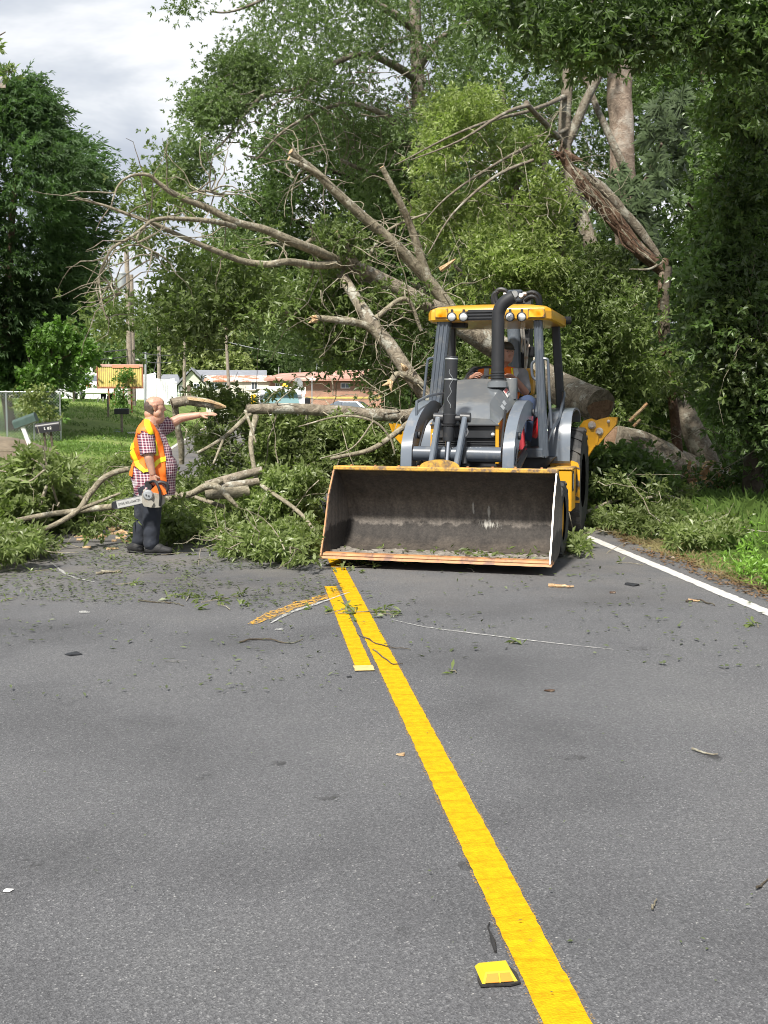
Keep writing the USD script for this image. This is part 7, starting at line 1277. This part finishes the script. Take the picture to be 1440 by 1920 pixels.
# ---- the standing man, in profile, facing right
WY = 12.2
def Q(x, y, dy=0.0): return P(x, y, WY + dy)
mb = np.array([Q(278, 1037)[0], WY, 0.0]); man = thing('person', 'person in plaid shirt and orange vest, standing, arm stretched toward the tree', 'person', mb)
hc = Q(290, 764); fac = (0.97, 0.22, -0.04)
sh_r, sh_l = Q(272, 812, -.19), Q(299, 806, .17); el_r, wr_r = Q(279, 858, -.27), Q(286, 888, -.27); el_l, wr_l = Q(338, 784, .22), Q(374, 778, .20)
hip_r, hip_l = Q(281, 915, -.09), Q(273, 915, .09); kn_r, kn_l = Q(285, 968, -.09), Q(269, 968, .10); an_r, an_l = Q(283, 1022, -.09), Q(261, 1018, .11)
torso = [MF.batch_hull([ball(Q(277, 815, -.12), .095), ball(Q(288, 812, .11), .095), ball(Q(290, 850), .155), ball(Q(270, 848), .13)]), MF.batch_hull([ball(Q(292, 850), .155), ball(Q(298, 885), .175, (1, 1.05, 1)), ball(Q(275, 885), .155), ball(Q(278, 915), .15), ball(Q(297, 905), .145)]), ball(Q(302, 876), .165)]
body = union(head(hc, fac, (0, 0, 1), 1.0, heavy=0.6) + [MF.batch_hull([ball(Q(284, 784), .070), ball(Q(283, 805), .085)]), MF.batch_hull([ball(Q(281, 795), .07), ball(sh_r, .06), ball(sh_l, .06)])] + torso + chain([(*sh_r, .068), (*el_r, .050), (*wr_r, .034)]) + chain([(*sh_l, .068), (*el_l, .048), (*wr_l, .033)])
    + chain([(*hip_r, .115), (*kn_r, .075), (*an_r, .05)]) + chain([(*hip_l, .115), (*kn_l, .075), (*an_l, .05)]) + [bone(an_r, .045, Q(312, 1036, -.1), .035), bone(an_l, .045, Q(262, 1030, .05), .03)])
hr = union(hand(wr_r, Q(287, 906, -.27) - Q(285, 888, -.27), (0.35, 0.9, 0), (1, -.3, 0), 1.15)); hl = union(hand(wr_l, Q(398, 775, .18) - wr_l, (0.05, .5, -.85), (0.1, -.85, -.3), 0.22))
obj('body', soften(union([body, hr, hl]), 0.011, 8), 'skin', man, smooth=True, world=True)
u_ = np.array([0, 0, 1.0]); f_ = unit(np.array(fac)); s_ = np.cross(u_, f_)
HB = lambda a, b, w: hc + f_ * a + s_ * b + u_ * w
hair = union([MF.batch_hull([ball(HB(-.030, 0, .012), .085), ball(HB(-.028, 0, -.045), .072)]), ball(HB(-.012, .0, -.005), .089, (.75, 1.0, .62))]) - MF.batch_hull([ball(HB(.012, 0, .085), .095), ball(HB(.12, 0, .05), .11), ball(HB(.12, 0, -.08), .10)]) - MF.cube([1, 1, 1], True).translate(list(HB(0, 0, -.57)))
obj('hair', soften(hair, 0.012, 4), 'hair_dark', man, smooth=True, world=True)
for t_ in (-1, 1): obj('eye', trimesh.creation.icosphere(2, .0105).apply_translation(HB(.086, t_ * .031, .021)), 'eye_dark', man, smooth=True, world=True)
obj('mouth', MB().tube([HB(.090, .024, -.052), HB(.0985, 0, -.050), HB(.090, -.024, -.052)], .004, 6), 'lip', man, smooth=True, world=True)
shirt0 = soften(union(torso + [MF.batch_hull([ball(Q(280, 802), .082), ball(sh_r, .075), ball(sh_l, .075)]), MF.batch_hull([ball(Q(295, 890), .175), ball(Q(276, 890), .165), ball(Q(300, 920), .155), ball(Q(277, 922), .125), ball(Q(286, 925, .09), .135), ball(Q(286, 925, -.09), .135)])]), 0.022, 12)
shirt0 = inflate(shirt0, 0.012)
sv = shirt0.vertices; shirt0.vertices = sv + shirt0.vertex_normals * ((meshkit.fbm(np.asarray(sv) * [11, 11, 6] + 3, 3, 21) - .5) * .034)[:, None]
cutz = Q(280, 928)[2]
shirt = as_man(shirt0) - MF.cube([3, 3, 1], True).translate([mb[0], WY, cutz - .5])
slv_r = as_man(inflate(soften(union(chain([(*sh_r, .088), (*(sh_r + (el_r - sh_r) * .86), .080)])), .02, 6), .004)); e_ = sh_l + (el_l - sh_l) * .58
slv_l = as_man(inflate(soften(union(chain([(*sh_l, .088), (*e_, .078)])), .02, 6), .004))
d = unit(el_r - sh_r); cp = sh_r + d * np.linalg.norm(el_r - sh_r) * .88
cut_r = MF.cylinder(.3, .3, .3, 24); 
def halfspace(p, d):
    a, b, c = frame(d); M_ = np.column_stack([a, b, c, p]); return MF.cylinder(.6, .35, .35, 24).transform(M_.tolist() if False else [list(map(float, r)) for r in M_])
slv_r = slv_r - halfspace(cp, d); d2 = unit(el_l - sh_l); slv_l = slv_l - halfspace(sh_l + d2 * np.linalg.norm(el_l - sh_l) * .58, d2)
obj('shirt', union([shirt, slv_r, slv_l]), 'plaid', man, smooth=50, world=True)
col = MB()
for sy in (-1, 1): col.tube(catmull([Q(276, 800, sy * .02), Q(281, 797, sy * .085), Q(290, 803, sy * .09), Q(298, 812, sy * .05)], 5), .016, 7)
obj('collar', col, 'plaid', man, smooth=True, world=True)
def slab(px, lo=-.6, hi=.6):
    pts = [Q(x, y) for x, y in px]; m = MB().prism([(p[0], p[2]) for p in pts], lo, hi, (0, WY, 0)); v, f = m.get(); t_ = trimesh.Trimesh(v, f, process=True); t_.fix_normals(); return as_man(t_)
core = union([as_man(inflate(shirt0, .0)), ])
vest_px = [(264, 790), (275, 784), (284, 790), (291, 797), (300, 812), (308, 835), (312, 860), (314, 890), (315, 900), (300, 906), (297, 886), (288, 884), (262, 876), (252, 872), (250, 893), (239, 889), (243, 868), (248, 840), (256, 815)]
sleeve_hole = as_man(inflate(soften(union(chain([(*(sh_r + [0, -.0, -.005]), .094), (*(sh_r + (el_r - sh_r) * .8), .088)])), .02, 4), .006)); arm_l = as_man(inflate(soften(union(chain([(*sh_l, .094), (*e_, .09)])), .02, 4), .006))
vest = ((as_man(inflate(shirt0, .014)) - as_man(inflate(shirt0, .003))) ^ slab(vest_px)) - (sleeve_hole ^ slab([(262, 806), (300, 806), (300, 880), (262, 880)], -.6, 0)) - (arm_l ^ slab([(290, 790), (360, 790), (360, 830), (290, 830)], 0, .6))
vo = obj('vest', vest, 'vest_orange', man, smooth=50, world=True)
vs = as_man(inflate(shirt0, .019)) - as_man(inflate(shirt0, .0142)); hole = (sleeve_hole ^ slab([(262, 806), (300, 806), (300, 880), (262, 880)], -.6, 0))
for px in ([(272, 785), (281, 786), (290, 805), (297, 830), (300, 852), (294, 853), (289, 832), (282, 810), (274, 794)], [(244, 848), (252, 838), (264, 868), (276, 878), (287, 874), (295, 862), (302, 857), (313, 854), (313, 863), (302, 866), (290, 880), (272, 884), (258, 874)], [(246, 832), (253, 828), (255, 838), (245, 843)]):
    obj('reflective_stripe', (vs ^ slab(px)) - hole, 'vest_yellow', vo, smooth=50, world=True)
pts_ = lambda *a: a
jean = soften(union([MF.batch_hull([ball(Q(291, 905), .135), ball(Q(274, 905), .135), ball(hip_r + [0, 0, -.02], .125), ball(hip_l + [0, 0, -.02], .125)]), MF.batch_hull([ball(hip_r, .125), ball(hip_r + [.03, 0, -.1], .11)])] + chain([(*hip_r, .128), (*kn_r, .100), (*(an_r + [0, 0, .02]), .082)]) + chain([(*hip_l, .128), (*kn_l, .098), (*(an_l + [.005, 0, .02]), .080)])), .022, 8)
v = jean.vertices; nz = meshkit.fbm(v * [9, 9, 16], 3, 5) - .5; jean.vertices = v + jean.vertex_normals * (nz * .013 * (1 + 1.2 * (v[:, 2:] < .35)[:, 0]))[:, None]
obj('jeans', as_man(jean) - MF.cube([3, 3, 1], True).translate([mb[0], WY, .045 - .5]), 'jeans', man, smooth=60, world=True)
for nm, an, toe, hl_ in (('boot', an_r, Q(317, 1039, -.12), Q(279, 1036, -.09)), ('boot', an_l, Q(264, 1034, .06) + [.0, -.02, 0], Q(246, 1029, .13))):
    toe = np.array([toe[0], toe[1], .045]); hl_ = np.array([hl_[0], hl_[1], .05]); mid = hl_ * .45 + toe * .55
    b = union([MF.batch_hull([ball(hl_, .045), ball(an + [0, 0, .0], .052)]), MF.batch_hull([ball(hl_, .046), ball(mid + [0, 0, .02], .052), ball(an - [0, 0, .02], .05)]), MF.batch_hull([ball(mid + [0, 0, .01], .052), ball(toe, .040, (1, 1.05, .85))])])
    b = as_man(soften(b, .014, 6)); bt = obj(nm, b - MF.cube([3, 3, 1], True).translate([mb[0], WY, .016 - .5]), 'boot', man, smooth=60, world=True)
    sl = MF.batch_hull([ball([hl_[0], hl_[1], .012], .052, (1, 1, .22)), ball([mid[0], mid[1], .012], .056, (1, 1, .22)), ball([toe[0], toe[1], .012], .046, (1, 1, .22))]); obj('sole', sl, 'sole', bt, smooth=40, world=True)
# ---- chainsaw in his right hand
SY = -.33
S = lambda x, y, dy=0.0: Q(x, y, SY + dy)
cs = thing('chainsaw', 'orange and grey chainsaw held low with its bar pointing left', 'chainsaw', S(285, 935)); simple('saw_grey', (0.30, 0.285, 0.245), 0.55, noise=0.15, nscale=15, dirt=(0.2, 0.15, 0.1), dscale=12); simple('saw_orange', (0.80, 0.16, 0.02), 0.4, coat=0.3, noise=0.06); simple('bar_steel', (0.52, 0.52, 0.50), 0.4, metal=0.35, noise=0.12, nscale=12)
def sp(px, lo, hi): return MB().prism([(p[0], p[2]) for p in [S(x, y) for x, y in px]], lo, hi, (0, WY + SY, 0))
obj('engine_housing', sp([(267, 925), (275, 920), (300, 925), (309, 930), (309, 943), (302, 950), (285, 951), (270, 947), (267, 940)], -.06, .08), 'saw_grey', cs, smooth=30)
obj('clutch_cover', sp([(268, 935), (286, 937), (290, 941), (285, 950), (272, 948)], -.085, -.061), 'saw_grey', cs); c = S(278, 928, -.07); obj('starter_cover', MB().lathe([(0, .03), (.04, .028), (.052, .015), (.055, 0)], c, (0, -1, 0), 18), 'galvanized', cs, smooth=40)
for x, y in ((274, 928), (279, 930)): c = S(x, y, -.1); obj('bolt', MB().lathe([(0, .006), (.008, .006), (.009, -.01)], c, (0, -1, 0), 8), 'soot_black', cs)
obj('top_cover', sp([(284, 918), (292, 910), (303, 910), (311, 918), (313, 925), (298, 931), (287, 926)], -.05, .07), 'saw_orange', cs, smooth=40)
obj('rear_handle', MB().tube(catmull([S(308, 926, .02), S(314, 917, .02), (S(312, 908, .02)), S(302, 904, .02), S(294, 906, .02)], 5), .020, 8), 'soot_black', cs, smooth=40)
obj('front_handle', MB().tube(catmull([S(300, 948, -.075), S(301, 930, -.10), S(297, 913, -.10), S(291, 903, -.06), S(284, 903, .0), S(279, 908, .06), S(280, 930, .10)], 5), .0145, 8), 'soot_black', cs, smooth=40)
obj('hand_guard', sp([(271, 905), (276, 902), (285, 911), (284, 920), (279, 916), (272, 910)], -.04, .08), 'soot_black', cs); obj('muffler', MB().box(S(268, 926) + [0, .0, -.02], S(275, 918) + [0, .08, 0], ch=.008), 'saw_grey', cs)
b0, b1 = S(268, 936), S(217, 947); dv = unit(b1 - b0); nv = np.cross(dv, [0, 1, 0]); Lb = np.linalg.norm(b1 - b0); hw = .036
bp = [(0, -hw), (Lb, -hw)] + [(Lb + hw * math.sin(a), -hw * math.cos(a)) for a in np.linspace(.25, PI - .25, 8)] + [(Lb, hw), (0, hw)]
br = obj('guide_bar', MB().prism(bp, -.003, .003, b0, dv, nv, (0, 1, 0)), 'bar_steel', cs); obj('bar_nose', MB().prism([(Lb - .012, -hw)] + [(Lb + hw * math.sin(a), -hw * math.cos(a)) for a in np.linspace(.0, PI, 10)] + [(Lb - .012, hw)], -.0045, .0045, b0, dv, nv, (0, 1, 0)), 'soot_black', br)
lp = [b0 + dv * x + nv * y for x, y in [(0, -hw - .004), (Lb, -hw - .004)] + [(Lb + (hw + .004) * math.sin(a), -(hw + .004) * math.cos(a)) for a in np.linspace(.2, PI - .2, 9)] + [(Lb, hw + .004), (0, hw + .004)]]; obj('saw_chain', MB().tube(lp, .0055, 5), 'soot_black', cs)
tm = meshkit.text_mesh('STIHL ROLLOMATIC', .022, .001, True); v = np.array(tm.vertices); v[:, :2] -= (v[:, :2].max(0) + v[:, :2].min(0)) / 2; k = min(1, (Lb * .8) / np.ptp(v[:, 0])); ctr = b0 + dv * Lb * .50
xd = -dv; zd = np.cross(xd, [0, -1, 0]); zd = zd if zd[2] > 0 else -zd; obj('lettering', (ctr + np.outer(v[:, 0] * k, xd) + np.outer(v[:, 1], zd) + np.outer(v[:, 2] + .0038, [0, -1, 0]), tm.faces), 'bumper_grey', br, world=True) if False else obj('lettering', (ctr + np.outer(v[:, 0] * k, xd) + np.outer(v[:, 1], zd) + np.outer(v[:, 2] + .0038, [0, -1, 0]), tm.faces), 'soot_black', br)
# the prims of the chainsaw were given in world space: bring them home
for p in Usd.PrimRange(stage.GetPrimAtPath(cs)):
    if p.IsA(UsdGeom.Mesh):
        a = UsdGeom.Mesh(p).GetPointsAttr(); a.Set(Vt.Vec3fArray.FromNumpy((np.array(a.Get()) - origin[cs][0]).astype(np.float32)))

# ---- the driver, seated behind the wheel
def T(x, y, v): return mworld(K(x, y, v))
dr = thing('person', 'person driving the backhoe, cap on, in orange vest over grey shirt, hands on the wheel', 'person', T(940, 800, 3.1))
toC = unit(np.array([.25, -1.0, -.05])); hc = T(949, 662, 2.98)
shr, shl = T(892, 700, 3.05), T(978, 703, 3.05); chest = T(936, 715, 3.06); hipc = T(940, 772, 3.08)
elr, wrr = T(875, 722, 2.85), T(884, 708, 2.70); ell, wrl = T(985, 735, 2.85), T(968, 712, 2.66)
knr, knl = T(900, 775, 2.62), T(990, 755, 2.62); fr, fl = T(900, 830, 2.5), T(985, 835, 2.55)
tor = [MF.batch_hull([ball(shr + (chest - shr) * .25, .085), ball(shl + (chest - shl) * .25, .085), ball(chest, .14), ball(hipc, .15)])]
bd = union(head(hc, toC, (0, 0, 1)) + [bone(hc - [0, 0, .07], .058, T(936, 692, 3.06), .065)] + tor + chain([(*shr, .06), (*elr, .045), (*wrr, .03)]) + chain([(*shl, .06), (*ell, .045), (*wrl, .03)]) + chain([(*(hipc + [-.08, 0, 0]), .09), (*knr, .07), (*fr, .05)]) + chain([(*(hipc + [.1, 0, 0]), .09), (*knl, .07), (*fl, .05)]) + hand(wrr, T(893, 702, 2.62) - wrr, (.6, .3, -.5), (.3, -.5, .6), 1.0) + hand(wrl, T(958, 706, 2.60) - wrl, (-.6, .3, -.5), (-.3, -.5, .6), 1.0))
obj('body', soften(bd, .014, 6), 'skin_shade', dr, smooth=True, world=True)
sh0 = inflate(soften(union(tor + chain([(*shr, .075), (*(shr + (elr - shr) * .8), .066)]) + chain([(*shl, .075), (*(shl + (ell - shl) * .8), .066)]) + [MF.batch_hull([ball(T(936, 697, 3.06), .07), ball(shr, .068), ball(shl, .068)])]), .02, 8), .01); obj('shirt', sh0, 'grey_shirt', dr, smooth=50, world=True)
tr_ = inflate(soften(union(tor + [MF.batch_hull([ball(T(936, 697, 3.06), .07), ball(shr + (chest - shr) * .3 + [0, 0, .02], .075), ball(shl + (chest - shl) * .3 + [0, 0, .02], .075)])]), .02, 8), .016)
def pslab(px, v0, v1):
    a = [T(x, y, v0) for x, y in px] + [T(x, y, v1) for x, y in px]; t_ = trimesh.convex.convex_hull(np.array(a)); return as_man(t_)
vestd = as_man(tr_) - MF.batch_hull([ball(T(938, 690, 2.85), .05), ball(T(942, 735, 2.8), .02)]); vd = obj('vest', vestd, 'vest_orange', dr, smooth=50, world=True); tr2 = as_man(inflate(tr_, .005)) - as_man(inflate(tr_, .0005))
for px in ([(908, 690), (917, 690), (913, 735), (903, 735)], [(962, 690), (971, 690), (978, 735), (967, 735)]): st_ = tr2 ^ pslab(px, 2.7, 3.1); obj('reflective_stripe', st_, 'vest_silver', vd, smooth=50, world=True) if st_.num_tri() else None
for px in ([(918, 690), (921, 690), (917, 735), (914, 735)], [(958, 690), (961, 690), (966, 735), (963, 735)]): st_ = tr2 ^ pslab(px, 2.7, 3.1); obj('reflective_stripe', st_, 'vest_yellow', vd, smooth=50, world=True) if st_.num_tri() else None
obj('jeans', inflate(soften(union(chain([(*(hipc + [-.08, 0, -.02]), .11), (*knr, .088), (*(fr + [0, 0, .08]), .07)]) + chain([(*(hipc + [.1, 0, -.02]), .11), (*knl, .088), (*(fl + [0, 0, .08]), .07)]) + [ball(hipc, .15)]), .025, 8), .004), 'blue_jeans', dr, smooth=True, world=True)
for f0 in (fr, fl): obj('boot', MF.batch_hull([ball(f0 + [0, 0, -.02], .05), ball(f0 + [0, -.13, -.05], .042), ball(f0 + [0, 0, .05], .055)]), 'boot', dr, smooth=40, world=True)
s_ = np.cross([0, 0, 1.0], toC); HB = lambda a, b, w: hc + toC * a + s_ * b + np.array([0, 0, 1.0]) * w
cap = MF.batch_hull([ball(HB(-.012, 0, .045), .094), ball(HB(.03, 0, .048), .084)]) - MF.cube([1, 1, 1], True).translate(list(HB(0, 0, .05 - .5)))
cp = obj('cap', soften(cap, .016, 3), 'cap_cloth', dr, smooth=True, world=True); obj('brim', MF.batch_hull([ball(HB(.08, .05, .052), .008), ball(HB(.08, -.05, .052), .008), ball(HB(.165, .028, .043), .007), ball(HB(.165, -.028, .043), .007)]), 'cap_cloth', cp, smooth=40, world=True)
for t_ in (-1, 1): obj('eye', trimesh.creation.icosphere(1, .010).apply_translation(HB(.086, t_ * .031, .021)), 'eye_dark', dr, smooth=True, world=True)
obj('mouth', MB().tube([HB(.090, .022, -.052), HB(.0985, 0, -.050), HB(.090, -.022, -.052)], .0035, 5), 'lip', dr, smooth=True, world=True)
# ------------------------------------------------------------------ litter on the road and small things
rng = np.random.default_rng(99)
def litter(n, poly, L, W, mat, label, name, lean=0.15):
    from shapely import contains_xy
    pg = Polygon([(Gd(x, y)[0], Gd(x, y)[1]) for x, y in poly]).buffer(0); b = pg.bounds; out = np.zeros((0, 2))
    while len(out) < n:
        c = rng.random((n * 4, 2)) * [b[2] - b[0], b[3] - b[1]] + [b[0], b[1]]; c = c[contains_xy(pg, c[:, 0], c[:, 1])]
        c = c[meshkit.fbm(np.column_stack([c * 1.6, c[:, :1] * 0]), 3, 11) > 0.42]; out = np.vstack([out, c])
    p = np.column_stack([out[:n], 0.008 + 0.015 * rng.random(n)]); d = rng.normal(size=(n, 3)) * [1, 1, lean]
    return obj(name, leaf_mesh(p, d, L * (0.35 + rng.random(n)), W * (0.4 + rng.random(n)), rng, up=2.5, droop=0.02, fold=0.2), mat, label=label, kind='stuff')
litter(2600, [(-40, 1075), (330, 1000), (620, 1050), (640, 1110), (480, 1150), (-40, 1120)], 0.05, 0.020, 'litter_leaf', 'leaf litter and bark chips scattered before the branch pile', 'leaf_litter')
litter(260, [(640, 1090), (1060, 1050), (1440, 1140), (1440, 1260), (700, 1240)], 0.055, 0.022, 'litter_leaf', 'sparse leaf scraps on the right lane', 'leaf_litter')
litter(240, [(-40, 1120), (640, 1110), (640, 1300), (-40, 1320)], 0.045, 0.018, 'litter_leaf', 'sparse leaf scraps on the left lane', 'leaf_litter')
litter(90, [(-40, 1300), (1440, 1250), (1440, 1910), (-40, 1910)], 0.016, 0.009, 'litter_leaf', 'tiny crumbs on the near asphalt', 'leaf_litter')
litter(1000, [(1140, 1000), (1180, 1005), (1300, 1050), (1450, 1110), (1450, 1135), (1300, 1078), (1170, 1025)], 0.05, 0.022, 'dead_leaf', 'brown leaves drifted along the right edge of the asphalt', 'leaf_litter')
# sprigs of fresh leaves, each lying by itself
def sprig(label, x, y, n, L=0.075, W=0.026, size=0.09, mat='fallen_leaf', stem=True, group='leafy sprigs torn off onto the road'):
    g = Gd(x, y); t = thing('leafy_sprig', label, 'sprig', g, group); c = g + rng.normal(size=(max(1, n // 6), 3)) * [size, size * .7, 0] + [0, 0, 0.02]
    obj('leaves', rosettes(c, unit(rng.normal(size=c.shape) * [1, 1, .2]), 6, L, W, rng, up=1.5) if n > 6 else rosettes(c, unit(rng.normal(size=c.shape) * [1, 1, .2]), n, L, W, rng, up=1.5), mat, t, world=True, kind='stuff')
    if stem: a = rng.random() * PI; d = np.array([math.cos(a), math.sin(a), 0]) * size * 1.4; obj('stem', MB().tube([g - d + [0, 0, .01], g + [.02, 0, .018], g + d + [0, 0, .012]], [.004, .0035, .002], 5), 'bark_branch', t, world=True)
for a in [('leafy sprig left of the yellow smear, larger clump on the left', 350, 1121, 42, .075, .026, .13), ('leafy sprig left of the yellow smear, flat clump on the right', 413, 1126, 48, .075, .026, .14), ('single leaf rosette lying just above the tip of the yellow smear', 460, 1136, 8, .075, .028, .02), ('small green rosette below the two leaf clumps', 418, 1140, 8),
          ('flat sprig straddling the yellow dash near its scraped part', 640, 1147, 30, .07, .024, .13), ('spray of leaves lying across the solid yellow line', 690, 1150, 52, .075, .026, .17), ('leaf scraps right of the solid yellow line', 720, 1155, 18, .06, .022, .08), ('small green leaf cluster on the white scratch', 962, 1207, 7, .07, .026, .02), ('lone green leaf on the asphalt right of the solid line', 848, 1263, 4, .07, .026, .02),
          ('leafy scraps lying on the white edge line', 1180, 1139 - 80, 10, .07, .026, .1), ('green leaves on the asphalt inside the edge line far right', 1415, 1172, 14, .08, .03, .09), ('leaf clump crushed under the left corner of the bucket', 640, 1066, 54, .075, .026, .18), ('leaf clump under the middle of the bucket edge', 700, 1060, 40, .07, .025, .16), ('dark leaves below the bucket on the right', 880, 1070, 10, .07, .026, .1),
          ('leaf clump in front of the boots of the man', 330, 1040, 26, .07, .025, .12), ('thin leaf scatter left of the boots of the man', 205, 1048, 18, .06, .022, .12), ('leafy twig on the left lane close to the road edge', 85, 1072, 14, .07, .025, .07), ('bent leaf piece left of the white paint blot', 20, 1125, 9, .07, .02, .06), ('small leaf pile between boots and bucket', 470, 1042, 28, .075, .026, .13),
          ('sparse leaves in the middle of the left lane', 240, 1097, 12, .06, .022, .1), ('fresh leaf scatter ahead of the leaf pile', 565, 1062, 24, .07, .025, .14), ('leafy scraps beside the front wheel', 1075, 1026, 26, .07, .026, .12)]:
    sprig(*a)
def twig(label, px, r, mat='bark_branch', name='twig', z=0.01, group=None):
    p = catmull(np.array([Gd(x, y) + [0, 0, z] for x, y in px]), 6); p = p + rng.normal(size=p.shape) * r * .5; p[:, 2] = np.maximum(p[:, 2], r * .8); t = thing(name, label, name, p[0])
    obj('stem', MB().tube(p, np.linspace(r, r * .5, len(p)), 6), mat, t, world=True, smooth=40)
twig('long thin crooked twig lying left of the yellow lines', [(450, 1206), (490, 1200), (540, 1207), (568, 1202)], .007, 'bark_dark'); twig('thin twig crossing from the dash to the solid line', [(670, 1190), (715, 1212), (770, 1220)], .005, 'bark_dark'); twig('short twig on the solid yellow line', [(700, 1220), (735, 1246), (757, 1247)], .005, 'bark_dark')
twig('small brown curved stick on the near right asphalt', [(1297, 1407), (1320, 1415), (1345, 1418)], .006); twig('tiny stick at the right frame edge near the bottom', [(1418, 1670), (1440, 1652)], .005, 'bark_dark'); twig('thin pale stick standing out on the lower right asphalt', [(1222, 1710), (1230, 1690)], .004); twig('pale split stick lying in the right lane', [(1030, 1101), (1076, 1103)], .018, 'fresh_wood')
twig('dark twig in front of the leaf pile', [(400, 1030), (430, 1036), (470, 1040)], .008, 'bark_dark'); twig('thin twig beside the white paint blot', [(260, 1128), (325, 1133), (345, 1137)], .007, 'bark_dark'); twig('brown forked twig near the white edge line', [(1285, 1130), (1310, 1128), (1338, 1137)], .010, 'bark_dark'); twig('straight twig left of the boots', [(190, 1072), (230, 1075)], .012, 'dirt' if False else 'bark_branch')
twig('sliver of orange wood by the forked twig', [(1292, 1127), (1312, 1129)], .012, 'fresh_wood'); twig('pale bark strip in the left lane', [(180, 1078), (195, 1076), (226, 1074)], .016, 'bark_branch')
for i, (x, y, lab) in enumerate([(1185, 1098, 'dark scrap of bark on the right lane inside the edge line'), (138, 1228, 'dark flat chip on the left lane'), (755, 1416, 'small tan bark chip left of the solid line'), (1030, 1296, 'small reddish bark chip on the right lane'), (1148, 1112, 'brown curled leaf chip behind the pale stick'), (655, 1270, 'tiny dark chip beside the tan tape'), (16, 1671, 'white chip of stone at the lower left')]):
    g = Gd(x, y); t = thing('bark_chip', lab, 'chip', g); k = 7; r = (.055, .04, .022, .025, .03, .015, .014)[i]; an = np.sort(rng.random(k)) * 2 * PI
    obj('chip', MB().hull([g + [r * 1.3 * math.cos(a) * (0.7 + .5 * rng.random()), r * math.sin(a), z] for a in an for z in (.003, .004 + r * .35 * rng.random())]), ('soot_black', 'soot_black', 'fresh_wood', 'rotten_wood', 'rotten_wood', 'soot_black', 'decal_white')[i], t, world=True)
# wood chips by the left edge
m = MB()
for i in range(60):
    g = Gd(210 + 35 * rng.normal(), 1000 + 14 * rng.normal()); r = .02 + .03 * rng.random(); m.hull([g + [r * math.cos(a) * 1.6, r * math.sin(a), z] for a in rng.random(4) * 2 * PI for z in (.004, .01 + .02 * rng.random())])
obj('wood_chips', m, 'fresh_wood', kind='stuff', label='pale sawdust chips on the road behind the chainsaw bar')
# temporary road marker
g = Gd(932, 1836); t = thing('road_marker', 'yellow flexible road marker tab on a dark base beside the solid line', 'road marker', (g[0], g[1], 0)); simple('tab_yellow', (0.56, 0.42, 0.01), 0.6, noise=0.04); simple('tab_orange', (0.55, 0.20, 0.004), 0.5, noise=0.05); simple('tar', (0.018, 0.017, 0.017), 0.7, noise=0.3, nscale=40, bump=.5)
hw = .052
obj('base', MB().prism([(-.058, -.046), (.03, -.050), (.060, -.040), (.062, .01), (.048, .055), (-.045, .05), (-.060, -.01)], 0.0045, .010, ex=(1, 0, 0), ey=(0, 1, 0), ez=(0, 0, 1)), 'tar', t)
tab = obj('tab', MB().hull([(-hw, -.040, .0105), (hw, -.036, .0105), (-hw - .002, .062, .0105), (hw - .006, .068, .0105), (-hw + .014, -.018, .034), (hw - .016, -.016, .034), (-hw + .008, .050, .026), (hw - .014, .056, .026)]), 'tab_yellow', t, smooth=20)
obj('reflector', MB().hull([(-hw + .008, -.0405, .013), (-.003, -.0405, .013), (-hw + .018, -.0225, .031), (-.003, -.0225, .031), (-hw + .008, -.0425, .014), (-.003, -.0425, .014), (-hw + .018, -.0245, .032), (-.003, -.0245, .032)]), 'tab_orange', tab)
obj('reflector', MB().hull([(.002, -.0395, .013), (hw - .012, -.0385, .013), (.002, -.0225, .031), (hw - .020, -.0215, .031), (.002, -.0415, .014), (hw - .012, -.0405, .014), (.002, -.0245, .032), (hw - .020, -.0235, .032)]), 'tab_orange', tab)
q = [Gd(x, y) + [0, 0, .006] for x, y in ((918, 1733), (915, 1742), (922, 1760), (929, 1788))]; t = thing('wire_scrap', 'bent black strip of wire on the asphalt above the yellow marker', 'wire', q[0]); obj('wire', MB().tube(catmull(q, 6), np.interp(np.arange(19), [0, 9, 14, 18], [.002, .003, .008, .004]), 6), 'tar', t, world=True)
